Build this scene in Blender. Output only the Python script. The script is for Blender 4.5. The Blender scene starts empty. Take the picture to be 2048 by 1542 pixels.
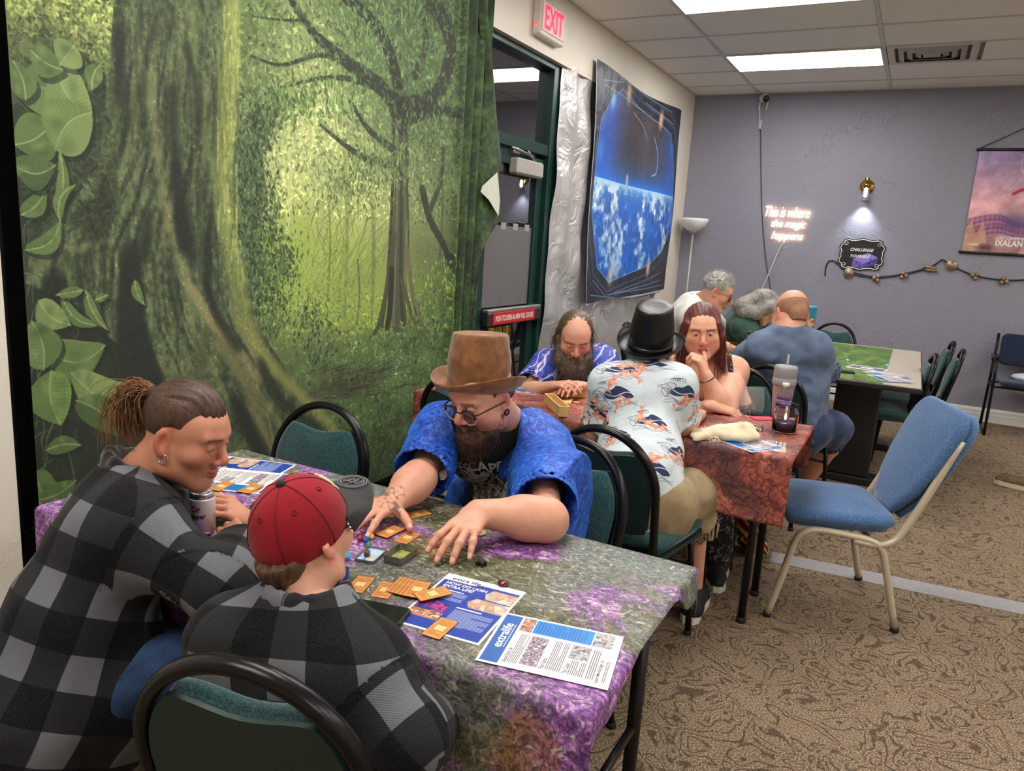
import bpy, bmesh, math, random
import numpy as np
from mathutils import Vector, Matrix
random.seed(7); rng = np.random.default_rng(7)
sc = bpy.context.scene
COL = sc.collection
PI = math.pi

# ------------------------------------------------------------------ camera
YAW, PITCH, ROLL, FPX, CAMH = -0.48349881, -0.19738030, 0.06262525, 1490.083, 1.46
def cam_axes():
    f = np.array([math.sin(YAW)*math.cos(PITCH), math.cos(YAW)*math.cos(PITCH), math.sin(PITCH)])
    r = np.array([math.cos(YAW), -math.sin(YAW), 0.0]); u = np.cross(r, f)
    c, s = math.cos(ROLL), math.sin(ROLL)
    return r*c+u*s, -r*s+u*c, f
CR, CU, CF = cam_axes()
cam_data = bpy.data.cameras.new('camera'); cam = bpy.data.objects.new('camera', cam_data); COL.objects.link(cam)
cam_data.sensor_width = 36.0; cam_data.lens = FPX/2048*36.0; cam_data.clip_start = 0.02
cam.matrix_world = Matrix(((CR[0], CU[0], -CF[0], 0), (CR[1], CU[1], -CF[1], 0), (CR[2], CU[2], -CF[2], CAMH), (0, 0, 0, 1)))
sc.camera = cam

# ------------------------------------------------------------------ world, exposure
w = bpy.data.worlds.new('world'); sc.world = w; w.use_nodes = True
w.node_tree.nodes['Background'].inputs[0].default_value = (0.02, 0.02, 0.025, 1)
w.node_tree.nodes['Background'].inputs[1].default_value = 1.0
sc.view_settings.view_transform = 'Standard'; sc.view_settings.look = 'None'
sc.view_settings.gamma = 1.0; sc.view_settings.use_curve_mapping = False
sc.view_settings.exposure = 1.03
cy = sc.cycles; cy.max_bounces = 7; cy.diffuse_bounces = 4; cy.glossy_bounces = 3; cy.transmission_bounces = 6; cy.transparent_max_bounces = 8; cy.adaptive_threshold = 0.025; cy.caustics_reflective = False; cy.caustics_refractive = False
LAMP_STRENGTH = 9.0

# ------------------------------------------------------------------ helpers
def at(px, py, x=None, y=None, z=None, d=None):
    """a point of the place: where the sight line of a photo pixel meets a plane"""
    v = CR*((px-1024)/FPX) - CU*((py-771)/FPX) + CF
    o = np.array([0, 0, CAMH])
    if x is not None: t = (x-o[0])/v[0]
    elif y is not None: t = (y-o[1])/v[1]
    elif z is not None: t = (z-o[2])/v[2]
    else: t = d
    return o+v*t
def srgb(r, g, b):
    return tuple(((c/255)/12.92 if c/255 <= 0.04045 else ((c/255+0.055)/1.055)**2.4) for c in (r, g, b))
def A(*v): return np.array(v, float)
def unit(v): v = np.asarray(v, float); return v/np.linalg.norm(v)

class NT:
    def __init__(s, name):
        s.m = bpy.data.materials.new(name); s.m.use_nodes = True; s.t = s.m.node_tree
        s.b = s.t.nodes['Principled BSDF']
    def n(s, typ, props=None, **ins):
        nd = s.t.nodes.new('ShaderNode'+typ)
        for k, v in (props or {}).items(): setattr(nd, k, v)
        for k, v in ins.items():
            key = int(k[1:]) if k[0] == 'i' and k[1:].isdigit() else k.replace('_', ' ')
            s.put(nd.inputs[key], v)
        return nd
    def put(s, sock, v):
        if hasattr(v, 'outputs'): v = v.outputs[0]
        if isinstance(v, bpy.types.NodeSocket): s.t.links.new(v, sock)
        else:
            if sock.type == 'RGBA' and len(v) == 3: v = (*v, 1)
            sock.default_value = v
    def set(s, **k):
        for a, v in k.items(): s.put(s.b.inputs[a.replace('_', ' ')], v)
        return s
    def math(s, op, a, b=None, c=None, clamp=False):
        nd = s.t.nodes.new('ShaderNodeMath'); nd.operation = op; nd.use_clamp = clamp
        s.put(nd.inputs[0], a)
        if b is not None: s.put(nd.inputs[1], b)
        if c is not None: s.put(nd.inputs[2], c)
        return nd.outputs[0]
    def mix(s, fac, a, b, blend='MIX'):
        nd = s.t.nodes.new('ShaderNodeMix'); nd.data_type = 'RGBA'; nd.blend_type = blend
        s.put(nd.inputs[0], fac); s.put(nd.inputs[6], a); s.put(nd.inputs[7], b)
        return nd.outputs[2]
    def ramp(s, fac, stops, interp='LINEAR'):
        nd = s.t.nodes.new('ShaderNodeValToRGB'); s.put(nd.inputs[0], fac); cr = nd.color_ramp; cr.interpolation = interp
        while len(cr.elements) < len(stops): cr.elements.new(0.5)
        for e, (p, c) in zip(cr.elements, stops): e.position = p; e.color = (*c, 1) if len(c) == 3 else c
        return nd.outputs[0]
    def coord(s, kind='Object', scale=None, rot=None, attr=None):
        if attr:
            a = s.t.nodes.new('ShaderNodeAttribute'); a.attribute_name = attr; o = a.outputs['Vector']
        else:
            o = s.t.nodes.new('ShaderNodeTexCoord').outputs[kind]
        if scale or rot:
            mp = s.t.nodes.new('ShaderNodeMapping'); s.t.links.new(o, mp.inputs[0])
            if scale: mp.inputs['Scale'].default_value = scale
            if rot: mp.inputs['Rotation'].default_value = rot
            o = mp.outputs[0]
        return o
    def noise(s, vec, scale, detail=3, rough=0.55, dist=0.0):
        return s.n('TexNoise', Vector=vec, Scale=scale, Detail=detail, Roughness=rough, Distortion=dist).outputs['Fac']
    def bump(s, h, strength=0.3, dist=0.01):
        b = s.n('Bump', Height=h, Strength=strength, Distance=dist); s.put(s.b.inputs['Normal'], b.outputs[0]); return s

MATS = {}
def mat(name, col, rough=0.5, metal=0.0, var=0.0, vscale=20, bump=0.0, bscale=200, spec=None, sheen=0.0, emit=0.0, alpha=None, coat=0.0, trans=0.0):
    """a plain procedural material: colour with noise variation and fine relief"""
    if name in MATS: return MATS[name]
    t = NT(name)
    c = t.coord('Object')
    if var > 0:
        nz = t.noise(c, vscale, 4)
        dark = tuple(max(0, x*(1-var)) for x in col); lite = tuple(min(1, x*(1+var)) for x in col)
        t.set(Base_Color=t.ramp(nz, [(0.3, dark), (0.7, lite)]))
    else: t.set(Base_Color=col)
    t.set(Roughness=rough, Metallic=metal)
    if bump > 0: t.bump(t.noise(c, bscale, 2), bump, 0.002)
    if spec is not None: t.set(Specular_IOR_Level=spec)
    if sheen: t.set(Sheen_Weight=sheen, Sheen_Roughness=0.4)
    if coat: t.set(Coat_Weight=coat, Coat_Roughness=0.1)
    if trans: t.set(Transmission_Weight=trans)
    if emit: t.set(Emission_Color=col, Emission_Strength=emit)
    MATS[name] = t.m; return t.m

def tag(o, label=None, cat=None, group=None, kind=None):
    if label: o['label'] = label
    if cat: o['category'] = cat
    if group: o['group'] = group
    if kind: o['kind'] = kind
    return o
def empty(name, loc=(0, 0, 0), rz=0.0, label=None, cat=None, group=None, parent=None):
    o = bpy.data.objects.new(name, None); o.empty_display_size = 0.1; COL.objects.link(o)
    o.location = loc; o.rotation_euler = (0, 0, rz)
    if parent: o.parent = parent
    return tag(o, label, cat, group)
def add(name, me, m=None, parent=None, world=False):
    o = bpy.data.objects.new(name, me); COL.objects.link(o)
    if m is not None and len(me.materials) == 0: me.materials.append(m)
    if parent is not None:
        o.parent = parent
        if world: o.location = -Vector(wloc(parent))
    return o
def wloc(o):
    v = Vector((0, 0, 0))
    while o is not None: v = v+o.location; o = o.parent
    return v
def dup(root, loc, rz, label=None, group=None, parent=None):
    r = root.copy(); COL.objects.link(r); r.location = loc; r.rotation_euler = (0, 0, rz); r.parent = parent
    if label: r['label'] = label
    if group: r['group'] = group
    for ch in list(root.children):
        c = ch.copy(); COL.objects.link(c); c.parent = r
        for g in list(ch.children):
            d = g.copy(); COL.objects.link(d); d.parent = c
    return r

class MB:
    """collects vertices and faces of one mesh"""
    def __init__(s): s.v = []; s.f = []; s.sm = []; s.mi = []; s.cur = 0
    def raw(s, vs, fs, smooth=False):
        o = len(s.v); s.v += [tuple(map(float, p)) for p in vs]
        for f in fs: s.f.append([o+i for i in f]); s.sm.append(smooth); s.mi.append(s.cur)
        return s
    def box(s, lo, hi, bev=0.0, M=None, seg=1):
        lo = np.minimum(lo, hi)*1.0; hi = np.maximum(np.array(lo), np.array(hi))*1.0
        if bev <= 0:
            vs = [(x, y, z) for x in (lo[0], hi[0]) for y in (lo[1], hi[1]) for z in (lo[2], hi[2])]
            fs = [(0, 1, 3, 2), (4, 6, 7, 5), (0, 4, 5, 1), (2, 3, 7, 6), (0, 2, 6, 4), (1, 5, 7, 3)]
        else:
            bm = bmesh.new(); bmesh.ops.create_cube(bm, size=1.0)
            for v in bm.verts: v.co = Vector([(lo[i]+hi[i])/2+v.co[i]*(hi[i]-lo[i]) for i in range(3)])
            bmesh.ops.bevel(bm, geom=list(bm.edges), offset=min(bev, 0.49*min(hi-lo)), segments=seg, affect='EDGES', profile=0.5)
            bm.verts.index_update()
            vs = [tuple(v.co) for v in bm.verts]; fs = [[v.index for v in f.verts] for f in bm.faces]; bm.free()
        if M is not None: vs = [tuple(M @ Vector(v)) for v in vs]
        return s.raw(vs, fs, seg > 1)
    def tube(s, pts, r, n=10, closed=False, flat=None, caps=True):
        """sweep a circle (or an ellipse: flat=(axis, factor)) along points; r number or list"""
        P = [np.array(p, float) for p in pts]; m = len(P)
        rs = [r]*m if np.isscalar(r) else list(r)
        T = []
        for i in range(m):
            a = P[(i-1) % m] if (closed or i > 0) else P[i]; b = P[(i+1) % m] if (closed or i < m-1) else P[i]
            T.append(unit(b-a))
        ref = A(0, 0, 1) if abs(T[0][2]) < 0.9 else A(1, 0, 0)
        N = unit(ref-T[0]*(ref@T[0])); vs = []
        for i in range(m):
            N = unit(N-T[i]*(N@T[i])); B = np.cross(T[i], N)
            for k in range(n):
                a = 2*PI*k/n; o = (N*math.cos(a)+B*math.sin(a))*rs[i]
                if flat is not None: ax = unit(flat[0]); o = o+ax*(o@ax)*(flat[1]-1)
                vs.append(P[i]+o)
        fs = []
        for i in range(m if closed else m-1):
            j = (i+1) % m
            for k in range(n): fs.append((i*n+k, i*n+(k+1) % n, j*n+(k+1) % n, j*n+k))
        if caps and not closed: fs.append(tuple(range(n-1, -1, -1))); fs.append(tuple((m-1)*n+k for k in range(n)))
        return s.raw(vs, fs, True)
    def lathe(s, prof, n=32, c=(0, 0, 0), M=None, sx=1.0, sy=1.0):
        vs = []; fs = []; m = len(prof)
        for (r, z) in prof:
            for k in range(n):
                a = 2*PI*k/n; p = Vector((c[0]+sx*r*math.cos(a), c[1]+sy*r*math.sin(a), c[2]+z)); vs.append(tuple(M @ p) if M else tuple(p))
        for i in range(m-1):
            for k in range(n): fs.append((i*n+k, i*n+(k+1) % n, (i+1)*n+(k+1) % n, (i+1)*n+k))
        if prof[0][0] > 1e-5: fs.append(tuple(range(n-1, -1, -1)))
        if prof[-1][0] > 1e-5: fs.append(tuple((m-1)*n+k for k in range(n)))
        return s.raw(vs, fs, True)
    def prism(s, outline, t0, t1, M=None, bev=0.0):
        """extrude a 2D outline (x, y) from z=t0 to z=t1, optional chamfer on the top rim"""
        n = len(outline); O = np.array(outline, float); c = O.mean(0); vs = []
        lay = [(O, t0)]
        if bev > 0:
            d = O-c; L = np.linalg.norm(d, axis=1, keepdims=True); lay += [(O, t1-bev), (O-d/L*bev, t1)]
        else: lay += [(O, t1)]
        for (o, z) in lay: vs += [(p[0], p[1], z) for p in o]
        if M is not None: vs = [tuple(M @ Vector(v)) for v in vs]
        fs = [tuple(range(n-1, -1, -1)), tuple((len(lay)-1)*n+k for k in range(n))]
        for i in range(len(lay)-1):
            for k in range(n): fs.append((i*n+k, i*n+(k+1) % n, (i+1)*n+(k+1) % n, (i+1)*n+k))
        return s.raw(vs, fs)
    def cushion(s, outline, t, M=None, bulge=0.3, base=0.0, rings=5):
        """upholstered pad: outline (x, y), rounded rim and domed top"""
        O = np.array(outline, float); n = len(O); c = O.mean(0); vs = []; lay = []
        size = np.linalg.norm(O-c, axis=1).mean(); e = min(t*0.6, size*0.2)
        lay.append((1-e/size*0.5, base))
        for k in range(4): a = PI/2*k/3; lay.append((1-e/size*(1-math.sin(a/1.0+0.0))*0.5 if k < 3 else 1, base+0.15*t+0.3*t*k/3))
        for k in range(1, 5): a = PI/2*k/4; lay.append((1-e/size*(1-math.cos(a)), base+0.45*t+0.4*t*math.sin(a)))
        for k in range(1, rings+1): q = k/rings; lay.append(((1-e/size)*(1-q)+0.02*q, base+0.85*t+t*bulge*(1-(1-q)**2)))
        for (q, z) in lay: vs += [(c[0]+(p[0]-c[0])*q, c[1]+(p[1]-c[1])*q, z) for p in O]
        if M is not None: vs = [tuple(M @ Vector(v)) for v in vs]
        fs = [tuple(range(n-1, -1, -1)), tuple((len(lay)-1)*n+k for k in range(n))]
        for i in range(len(lay)-1):
            for k in range(n): fs.append((i*n+k, i*n+(k+1) % n, (i+1)*n+(k+1) % n, (i+1)*n+k))
        return s.raw(vs, fs, True)
    def grid(s, P, smooth=True):
        """P[i][j] points"""
        P = np.asarray(P); a, b = P.shape[:2]
        return s.raw(P.reshape(-1, 3), [(i*b+j, (i+1)*b+j, (i+1)*b+j+1, i*b+j+1) for i in range(a-1) for j in range(b-1)], smooth)
    def mesh(s, name):
        me = bpy.data.meshes.new(name); me.from_pydata(s.v, [], s.f)
        me.polygons.foreach_set('use_smooth', s.sm); me.polygons.foreach_set('material_index', s.mi)
        me.update(); return me
    def build(s, name, m, parent=None, world=False):
        return add(name, s.mesh(name), m, parent, world)

def setuv(me, uv):
    """per-vertex uv array -> uv layer"""
    l = me.uv_layers.new(name='UVMap'); idx = np.empty(len(me.loops), np.int32); me.loops.foreach_get('vertex_index', idx)
    l.data.foreach_set('uv', np.ascontiguousarray(np.asarray(uv, np.float32)[idx]).ravel())
def setcol(me, c, name='Col'):
    c = np.asarray(c, np.float32)
    if c.shape[1] == 3: c = np.concatenate([c, np.ones((len(c), 1), np.float32)], 1)
    a = me.color_attributes.new(name, 'FLOAT_COLOR', 'POINT'); a.data.foreach_set('color', np.ascontiguousarray(c).ravel())
def setvec(me, v, name='guv'):
    a = me.attributes.new(name, 'FLOAT_VECTOR', 'POINT'); a.data.foreach_set('vector', np.ascontiguousarray(np.asarray(v, np.float32)).ravel())
def rotz(a): return Matrix.Rotation(a, 4, 'Z')
def frame(o, x, y, z):
    """matrix with origin o and the axes x, y, z as columns"""
    return Matrix(((x[0], y[0], z[0], o[0]), (x[1], y[1], z[1], o[1]), (x[2], y[2], z[2], o[2]), (0, 0, 0, 1)))
def arc(cx, cy, rx, ry, a0, a1, n):
    return [(cx+rx*math.cos(a0+(a1-a0)*i/(n-1)), cy+ry*math.sin(a0+(a1-a0)*i/(n-1))) for i in range(n)]
def rrect(x0, y0, x1, y1, r, n=5):
    return arc(x1-r, y1-r, r, r, 0, PI/2, n)+arc(x0+r, y1-r, r, r, PI/2, PI, n)+arc(x0+r, y0+r, r, r, PI, 1.5*PI, n)+arc(x1-r, y0+r, r, r, 1.5*PI, 2*PI, n)
def spline(pts, n):
    """Catmull-Rom through points"""
    P = [np.array(p, float) for p in pts]; P = [2*P[0]-P[1]]+P+[2*P[-1]-P[-2]]; out = []
    m = len(P)-3
    for k in range(n):
        t = k/(n-1)*m; i = min(int(t), m-1); t -= i; a, b, c, d = P[i:i+4]
        out.append(0.5*((2*b)+(c-a)*t+(2*a-5*b+4*c-d)*t*t+(3*b-a-3*c+d)*t**3))
    return out

# lettering: all text meshes are made up front, while the scene is empty
TEXT = {}
def make_texts(items):
    objs = []
    for key, body, kw in items:
        cu = bpy.data.curves.new('lettering', 'FONT'); cu.body = body; cu.size = 1.0; cu.align_x = kw.get('ax', 'CENTER'); cu.align_y = 'CENTER'
        cu.offset = kw.get('bold', 0.0); cu.shear = kw.get('shear', 0.0); cu.space_character = kw.get('sp', 1.0); cu.resolution_u = 3
        cu.space_line = kw.get('line', 1.0)
        o = bpy.data.objects.new('lettering', cu); COL.objects.link(o); objs.append((key, o, cu))
    dg = bpy.context.evaluated_depsgraph_get()
    for key, o, cu in objs:
        me = o.evaluated_get(dg).to_mesh()
        V = np.array([v.co[:] for v in me.vertices]).reshape(-1, 3); TEXT[key] = (V, [list(p.vertices) for p in me.polygons])
    for key, o, cu in objs: bpy.data.objects.remove(o); bpy.data.curves.remove(cu)
def text_mesh(key, M, w=None, h=None, name='lettering', mb=None, warp=None):
    """text scaled to width w (and height h) centred at the origin of frame M (x right, y up)"""
    V, F = TEXT[key]; V = V.copy(); lo, hi = V.min(0), V.max(0)
    V -= (lo+hi)/2; sx = w/(hi[0]-lo[0]) if w else h/(hi[1]-lo[1]); sy = h/(hi[1]-lo[1]) if h else sx
    V[:, 0] *= sx; V[:, 1] *= sy
    if warp: V = warp(V)
    if M is not None: V = [tuple(M @ Vector(p)) for p in V]
    mb = mb or MB(); return mb.raw(V, F)
make_texts([('exit', 'EXIT', dict(bold=.02)), ('push', 'PUSH TO OPEN-ALARM WILL SOUND', dict(bold=.015)), ('neon1', 'This is where', dict(shear=.3, sp=.92, bold=-.02)), ('neon2', 'the magic', dict(shear=.3, sp=.92, bold=-.02)),
    ('neon3', 'happens', dict(shear=.3, sp=.92, bold=-.02)), ('chal', 'CHALLENGE', dict(bold=.02, shear=.25)), ('your', 'YOURSELF', dict(bold=.02, shear=.25)), ('magic', 'MAGIC', dict(bold=.03)),
    ('lost', 'LOST CAVERNS', dict(bold=.02)), ('ixalan', 'IXALAN', dict(bold=.03)), ('extra', 'extra life', dict(bold=.02)), ('extralife', 'extralife', dict(bold=.02)),
    ('how', 'HOW DO I JOIN\nEXTRA LIFE?', dict(bold=.025, ax='LEFT')), ('about', 'About Extra Life', dict(bold=.01)), ('fast', 'Fast Facts', dict(bold=.01)), ('cause', 'The Cause', dict(bold=.01)),
    ('learn', 'Learn More & Sign Up', dict(bold=.01)), ('escape', 'ESCAPE ZO', dict(bold=.025)), ('dr', 'Dr', dict(bold=.03)), ('pepper', 'Pepper', dict(bold=.03)), ('what', 'EXTRA LIFE', dict(bold=.02))])
# ------------------------------------------------------------------ prints drawn with numpy
def resize(a, h, w):
    H, W = a.shape[:2]; y = np.linspace(0, H-1, h); x = np.linspace(0, W-1, w)
    y0 = np.clip(y.astype(int), 0, H-2); x0 = np.clip(x.astype(int), 0, W-2); fy = (y-y0)[:, None]; fx = (x-x0)[None]
    fy = fy*fy*(3-2*fy); fx = fx*fx*(3-2*fx)
    if a.ndim == 3: fy = fy[..., None]; fx = fx[..., None]
    return (a[y0][:, x0]*(1-fy)*(1-fx)+a[y0+1][:, x0]*fy*(1-fx)+a[y0][:, x0+1]*(1-fy)*fx+a[y0+1][:, x0+1]*fy*fx)
def fbm(h, w, cell, octv=4, gain=0.55, sx=1.0, sy=1.0, seed=0):
    g = np.random.default_rng(seed); out = np.zeros((h, w), np.float32); a = 1.0; tot = 0
    for o in range(octv):
        c = max(cell/2**o, 1.5); out += a*resize(g.random((max(2, int(h/(c*sy))+2), max(2, int(w/(c*sx))+2))).astype(np.float32), h, w); tot += a; a *= gain
    return out/tot
class Canvas:
    def __init__(s, w, h, col=(0, 0, 0)): s.w, s.h = w, h; s.a = np.empty((h, w, 3), np.float32); s.a[:] = np.array(col)/255
    def _box(s, x0, y0, x1, y1):
        x0 = max(0, int(x0)); y0 = max(0, int(y0)); x1 = min(s.w, int(x1)+2); y1 = min(s.h, int(y1)+2)
        if x1 <= x0 or y1 <= y0: return None
        Y, X = np.mgrid[y0:y1, x0:x1]; return slice(y0, y1), slice(x0, x1), X+0.5, Y+0.5
    def blend(s, sl, al, col):
        al = al[..., None]; col = np.asarray(col, np.float32)
        s.a[sl[0], sl[1]] = s.a[sl[0], sl[1]]*(1-al)+(col/255)*al
    def mask(s, pts):
        P = np.asarray(pts, float); b = s._box(P[:, 0].min(), P[:, 1].min(), P[:, 0].max(), P[:, 1].max())
        if b is None: return None
        ins = np.zeros(b[2].shape, bool); n = len(P)
        for i in range(n):
            x1, y1 = P[i]; x2, y2 = P[(i+1) % n]
            if y1 == y2: continue
            ins ^= ((y1 > b[3]) != (y2 > b[3])) & (b[2] < (x2-x1)*(b[3]-y1)/(y2-y1)+x1)
        return b[0], b[1], b[2], b[3], ins
    def poly(s, pts, col, alpha=1.0):
        m = s.mask(pts)
        if m is not None: s.blend(m, m[4]*np.float32(alpha), col)
    def stroke(s, pts, wd, col, alpha=1.0, soft=1.2):
        P = np.asarray(pts, float); wd = [wd]*len(P) if np.isscalar(wd) else wd
        for i in range(len(P)-1):
            a, b = P[i], P[i+1]; m = max(wd[i], wd[i+1])/2+soft+1
            bx = s._box(min(a[0], b[0])-m, min(a[1], b[1])-m, max(a[0], b[0])+m, max(a[1], b[1])+m)
            if bx is None: continue
            d = b-a; L = d@d+1e-9; t = np.clip(((bx[2]-a[0])*d[0]+(bx[3]-a[1])*d[1])/L, 0, 1)
            r = np.hypot(bx[2]-a[0]-t*d[0], bx[3]-a[1]-t*d[1]); wl = (wd[i]+(wd[i+1]-wd[i])*t)/2
            s.blend(bx, (np.clip((wl-r)/soft+0.5, 0, 1)*alpha).astype(np.float32), col)
    def glow(s, x, y, rx, ry, col, alpha=1.0, p=1.0):
        b = s._box(x-rx, y-ry, x+rx, y+ry)
        if b is None: return
        q = np.clip(1-np.hypot((b[2]-x)/rx, (b[3]-y)/ry), 0, 1); s.blend(b, (alpha*(q*q*(3-2*q))**p).astype(np.float32), col)
    def ellipse(s, x, y, rx, ry, col, alpha=1.0, rot=0.0):
        m = max(rx, ry)+1; b = s._box(x-m, y-m, x+m, y+m)
        if b is None: return
        c, n = math.cos(rot), math.sin(rot); X = (b[2]-x)*c+(b[3]-y)*n; Y = -(b[2]-x)*n+(b[3]-y)*c
        q = np.hypot(X/rx, Y/ry); s.blend(b, (np.clip((1-q)*min(rx, ry)+0.5, 0, 1)*alpha).astype(np.float32), col)
    def image(s, name):
        im = bpy.data.images.new(name, s.w, s.h); px = np.ones((s.h, s.w, 4), np.float32); px[..., :3] = np.clip(s.a, 0, 1)[::-1]
        im.pixels.foreach_set(px.ravel()); im.update(); return im
LEAF = {}
def leafmask(n, k):
    """small leaf stamp: n pixels, orientation k of 16"""
    if (n, k) not in LEAF:
        Y, X = np.mgrid[0:n, 0:n]-(n-1)/2.0; a = PI*k/16; u = X*math.cos(a)+Y*math.sin(a); v = -X*math.sin(a)+Y*math.cos(a)
        t = u/(n/2); wd = np.clip(1-t*t, 0, 1)*n*0.17; LEAF[(n, k)] = np.clip(wd-np.abs(v)+0.5, 0, 1).astype(np.float32)*(np.abs(t) < 1)
    return LEAF[(n, k)]
def leaves(cv, xs, ys, ns, ks, cols, al=0.9):
    for x, y, n, k, c in zip(xs, ys, ns, ks, cols):
        x0 = int(x)-n//2; y0 = int(y)-n//2
        if x0 < 0 or y0 < 0 or x0+n > cv.w or y0+n > cv.h: continue
        m = leafmask(int(n), int(k) % 16)[..., None]*al; v = cv.a[y0:y0+n, x0:x0+n]; v += (c-v)*m
def print_mat(name, im, rough=0.7, uv=True, bump=0.0, attr=None, sheen=0.0, coat=0.0, var=0.0, ext='EXTEND'):
    t = NT(name); tx = t.n('TexImage', dict(image=im, extension=ext)); 
    t.put(tx.inputs[0], t.coord('UV') if not attr else t.coord(attr=attr))
    t.set(Base_Color=tx.outputs[0], Roughness=rough)
    if bump: t.bump(t.noise(t.coord('Object'), 7, 3, 0.5, 0.6), bump, 0.05)
    if sheen: t.set(Sheen_Weight=sheen)
    if coat: t.set(Coat_Weight=coat, Coat_Roughness=0.2)
    return t.m

# ------------------------------------------------------------------ smooth solids (bodies, clothes, hair) from distance fields
def smin(a, b, k):
    if k <= 0: return np.minimum(a, b)
    h = np.maximum(k-np.abs(a-b), 0)/k; return np.minimum(a, b)-h*h*k*0.25
class Vol:
    def __init__(s, lo, hi, h):
        s.lo = np.array(lo, float); s.h = h; s.n = np.ceil((np.array(hi)-s.lo)/h).astype(int)+1; s.D = np.full(s.n, 0.08, np.float32)
    def sub(s, lo, hi):
        i0 = np.clip(np.floor((lo-s.lo)/s.h).astype(int), 0, s.n); i1 = np.clip(np.ceil((hi-s.lo)/s.h).astype(int)+1, 0, s.n)
        if np.any(i1 <= i0): return None
        g = [(s.lo[k]+s.h*np.arange(i0[k], i1[k])).astype(np.float32) for k in range(3)]
        return (slice(i0[0], i1[0]), slice(i0[1], i1[1]), slice(i0[2], i1[2])), g[0][:, None, None], g[1][None, :, None], g[2][None, None, :]
    def op(s, lo, hi, fn, k, mode='add'):
        q = s.sub(np.asarray(lo), np.asarray(hi))
        if q is None: return s
        d = fn(q[1], q[2], q[3]); v = s.D[q[0]]
        if mode == 'add': s.D[q[0]] = smin(v, d, k)
        elif mode == 'sub': s.D[q[0]] = -smin(-v, d, k)
        else: s.D[q[0]] = -smin(-v, -d, k)
        return s
    def cone(s, a, b, ra, rb, k=0.02, flat=None, mode='add'):
        """tapered capsule from a to b; flat=(axis, f): cross-section scaled by f along axis"""
        a = np.asarray(a, float); b = np.asarray(b, float); m = max(ra, rb)+k+2*s.h+0.012
        ax = unit(flat[0]) if flat else None; f = flat[1] if flat else 1.0
        if f > 1: m *= f
        def fn(X, Y, Z):
            X = X-a[0]; Y = Y-a[1]; Z = Z-a[2]; d = b-a
            t = np.clip((X*d[0]+Y*d[1]+Z*d[2])/max(d@d, 1e-9), 0, 1)
            X = X-t*d[0]; Y = Y-t*d[1]; Z = Z-t*d[2]; r2 = X*X+Y*Y+Z*Z
            if ax is not None:
                q = X*ax[0]+Y*ax[1]+Z*ax[2]; r2 = r2+q*q*(1/(f*f)-1)
            return (np.sqrt(np.maximum(r2, 0))-(ra+(rb-ra)*t))*min(1, (f+1)/2)
        return s.op(np.minimum(a, b)-m, np.maximum(a, b)+m, fn, k, mode)
    def chain(s, pts, rs, k=0.015, flat=None):
        for i in range(len(pts)-1): s.cone(pts[i], pts[i+1], rs[i], rs[i+1], k, flat)
        return s
    def ell(s, c, r, ax=None, k=0.02, mode='add'):
        c = np.asarray(c, float); ax = np.eye(3) if ax is None else np.array(ax); m = max(r)+k+2*s.h+0.012
        def fn(X, Y, Z):
            X = X-c[0]; Y = Y-c[1]; Z = Z-c[2]; a = 0; b = 0
            for i in range(3):
                q = X*ax[i][0]+Y*ax[i][1]+Z*ax[i][2]; a = a+(q/r[i])**2; b = b+(q/(r[i]*r[i]))**2
            a = np.sqrt(a); b = np.sqrt(b)+1e-9; return a*(a-1)/b
        return s.op(c-m, c+m, fn, k, mode)
    def plane(s, p, n, k=0.0, lo=None, hi=None):
        """keep the side the normal n points away from (cut what lies along n)"""
        n = unit(n); p = np.asarray(p, float)
        lo = s.lo if lo is None else np.asarray(lo); hi = s.lo+s.h*s.n if hi is None else np.asarray(hi)
        return s.op(lo, hi, lambda X, Y, Z: (X-p[0])*n[0]+(Y-p[1])*n[1]+(Z-p[2])*n[2], k, 'and')
    def verts(s):
        D = s.D; S = D < 0; c = np.zeros(tuple(x-1 for x in D.shape), np.int8)
        for i in (0, 1):
            for j in (0, 1):
                for k in (0, 1): c += S[i:S.shape[0]-1+i, j:S.shape[1]-1+j, k:S.shape[2]-1+k]
        act = (c > 0) & (c < 8); I = np.argwhere(act); idx = np.full(act.shape, -1, np.int32); idx[act] = np.arange(len(I))
        cor = [(i, j, k) for i in (0, 1) for j in (0, 1) for k in (0, 1)]; V = [D[I[:, 0]+o[0], I[:, 1]+o[1], I[:, 2]+o[2]] for o in cor]
        pos = np.zeros((len(I), 3)); cnt = np.zeros(len(I))
        for a in range(8):
            for b in range(a+1, 8):
                df = np.abs(np.array(cor[a])-np.array(cor[b]))
                if df.sum() != 1: continue
                m = (V[a] < 0) != (V[b] < 0); t = V[a][m]/(V[a][m]-V[b][m])
                pos[m] += np.array(cor[a])+t[:, None]*(np.array(cor[b])-np.array(cor[a])); cnt[m] += 1
        P = s.lo+s.h*(I+pos/cnt[:, None]); F = []
        for ax in range(3):
            s0 = [slice(1, -1)]*3; s0[ax] = slice(0, -1); s1 = [slice(1, -1)]*3; s1[ax] = slice(1, None)
            a = S[tuple(s0)]; b = S[tuple(s1)]; o = np.array([1, 1, 1]); o[ax] = 0
            for flip in (0, 1):
                E = np.argwhere((a & ~b) if flip == 0 else (b & ~a))+o
                if len(E) == 0: continue
                u, w = [(1, 2), (2, 0), (0, 1)][ax]; q = []
                for du, dw in ((-1, -1), (0, -1), (0, 0), (-1, 0)):
                    e = E.copy(); e[:, u] += du; e[:, w] += dw; q.append(idx[e[:, 0], e[:, 1], e[:, 2]])
                q = np.stack(q if flip == 0 else q[::-1], 1); F.append(q)
        F = np.concatenate(F) if F else np.zeros((0, 4), int); return P, F[(F >= 0).all(1)]
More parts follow.
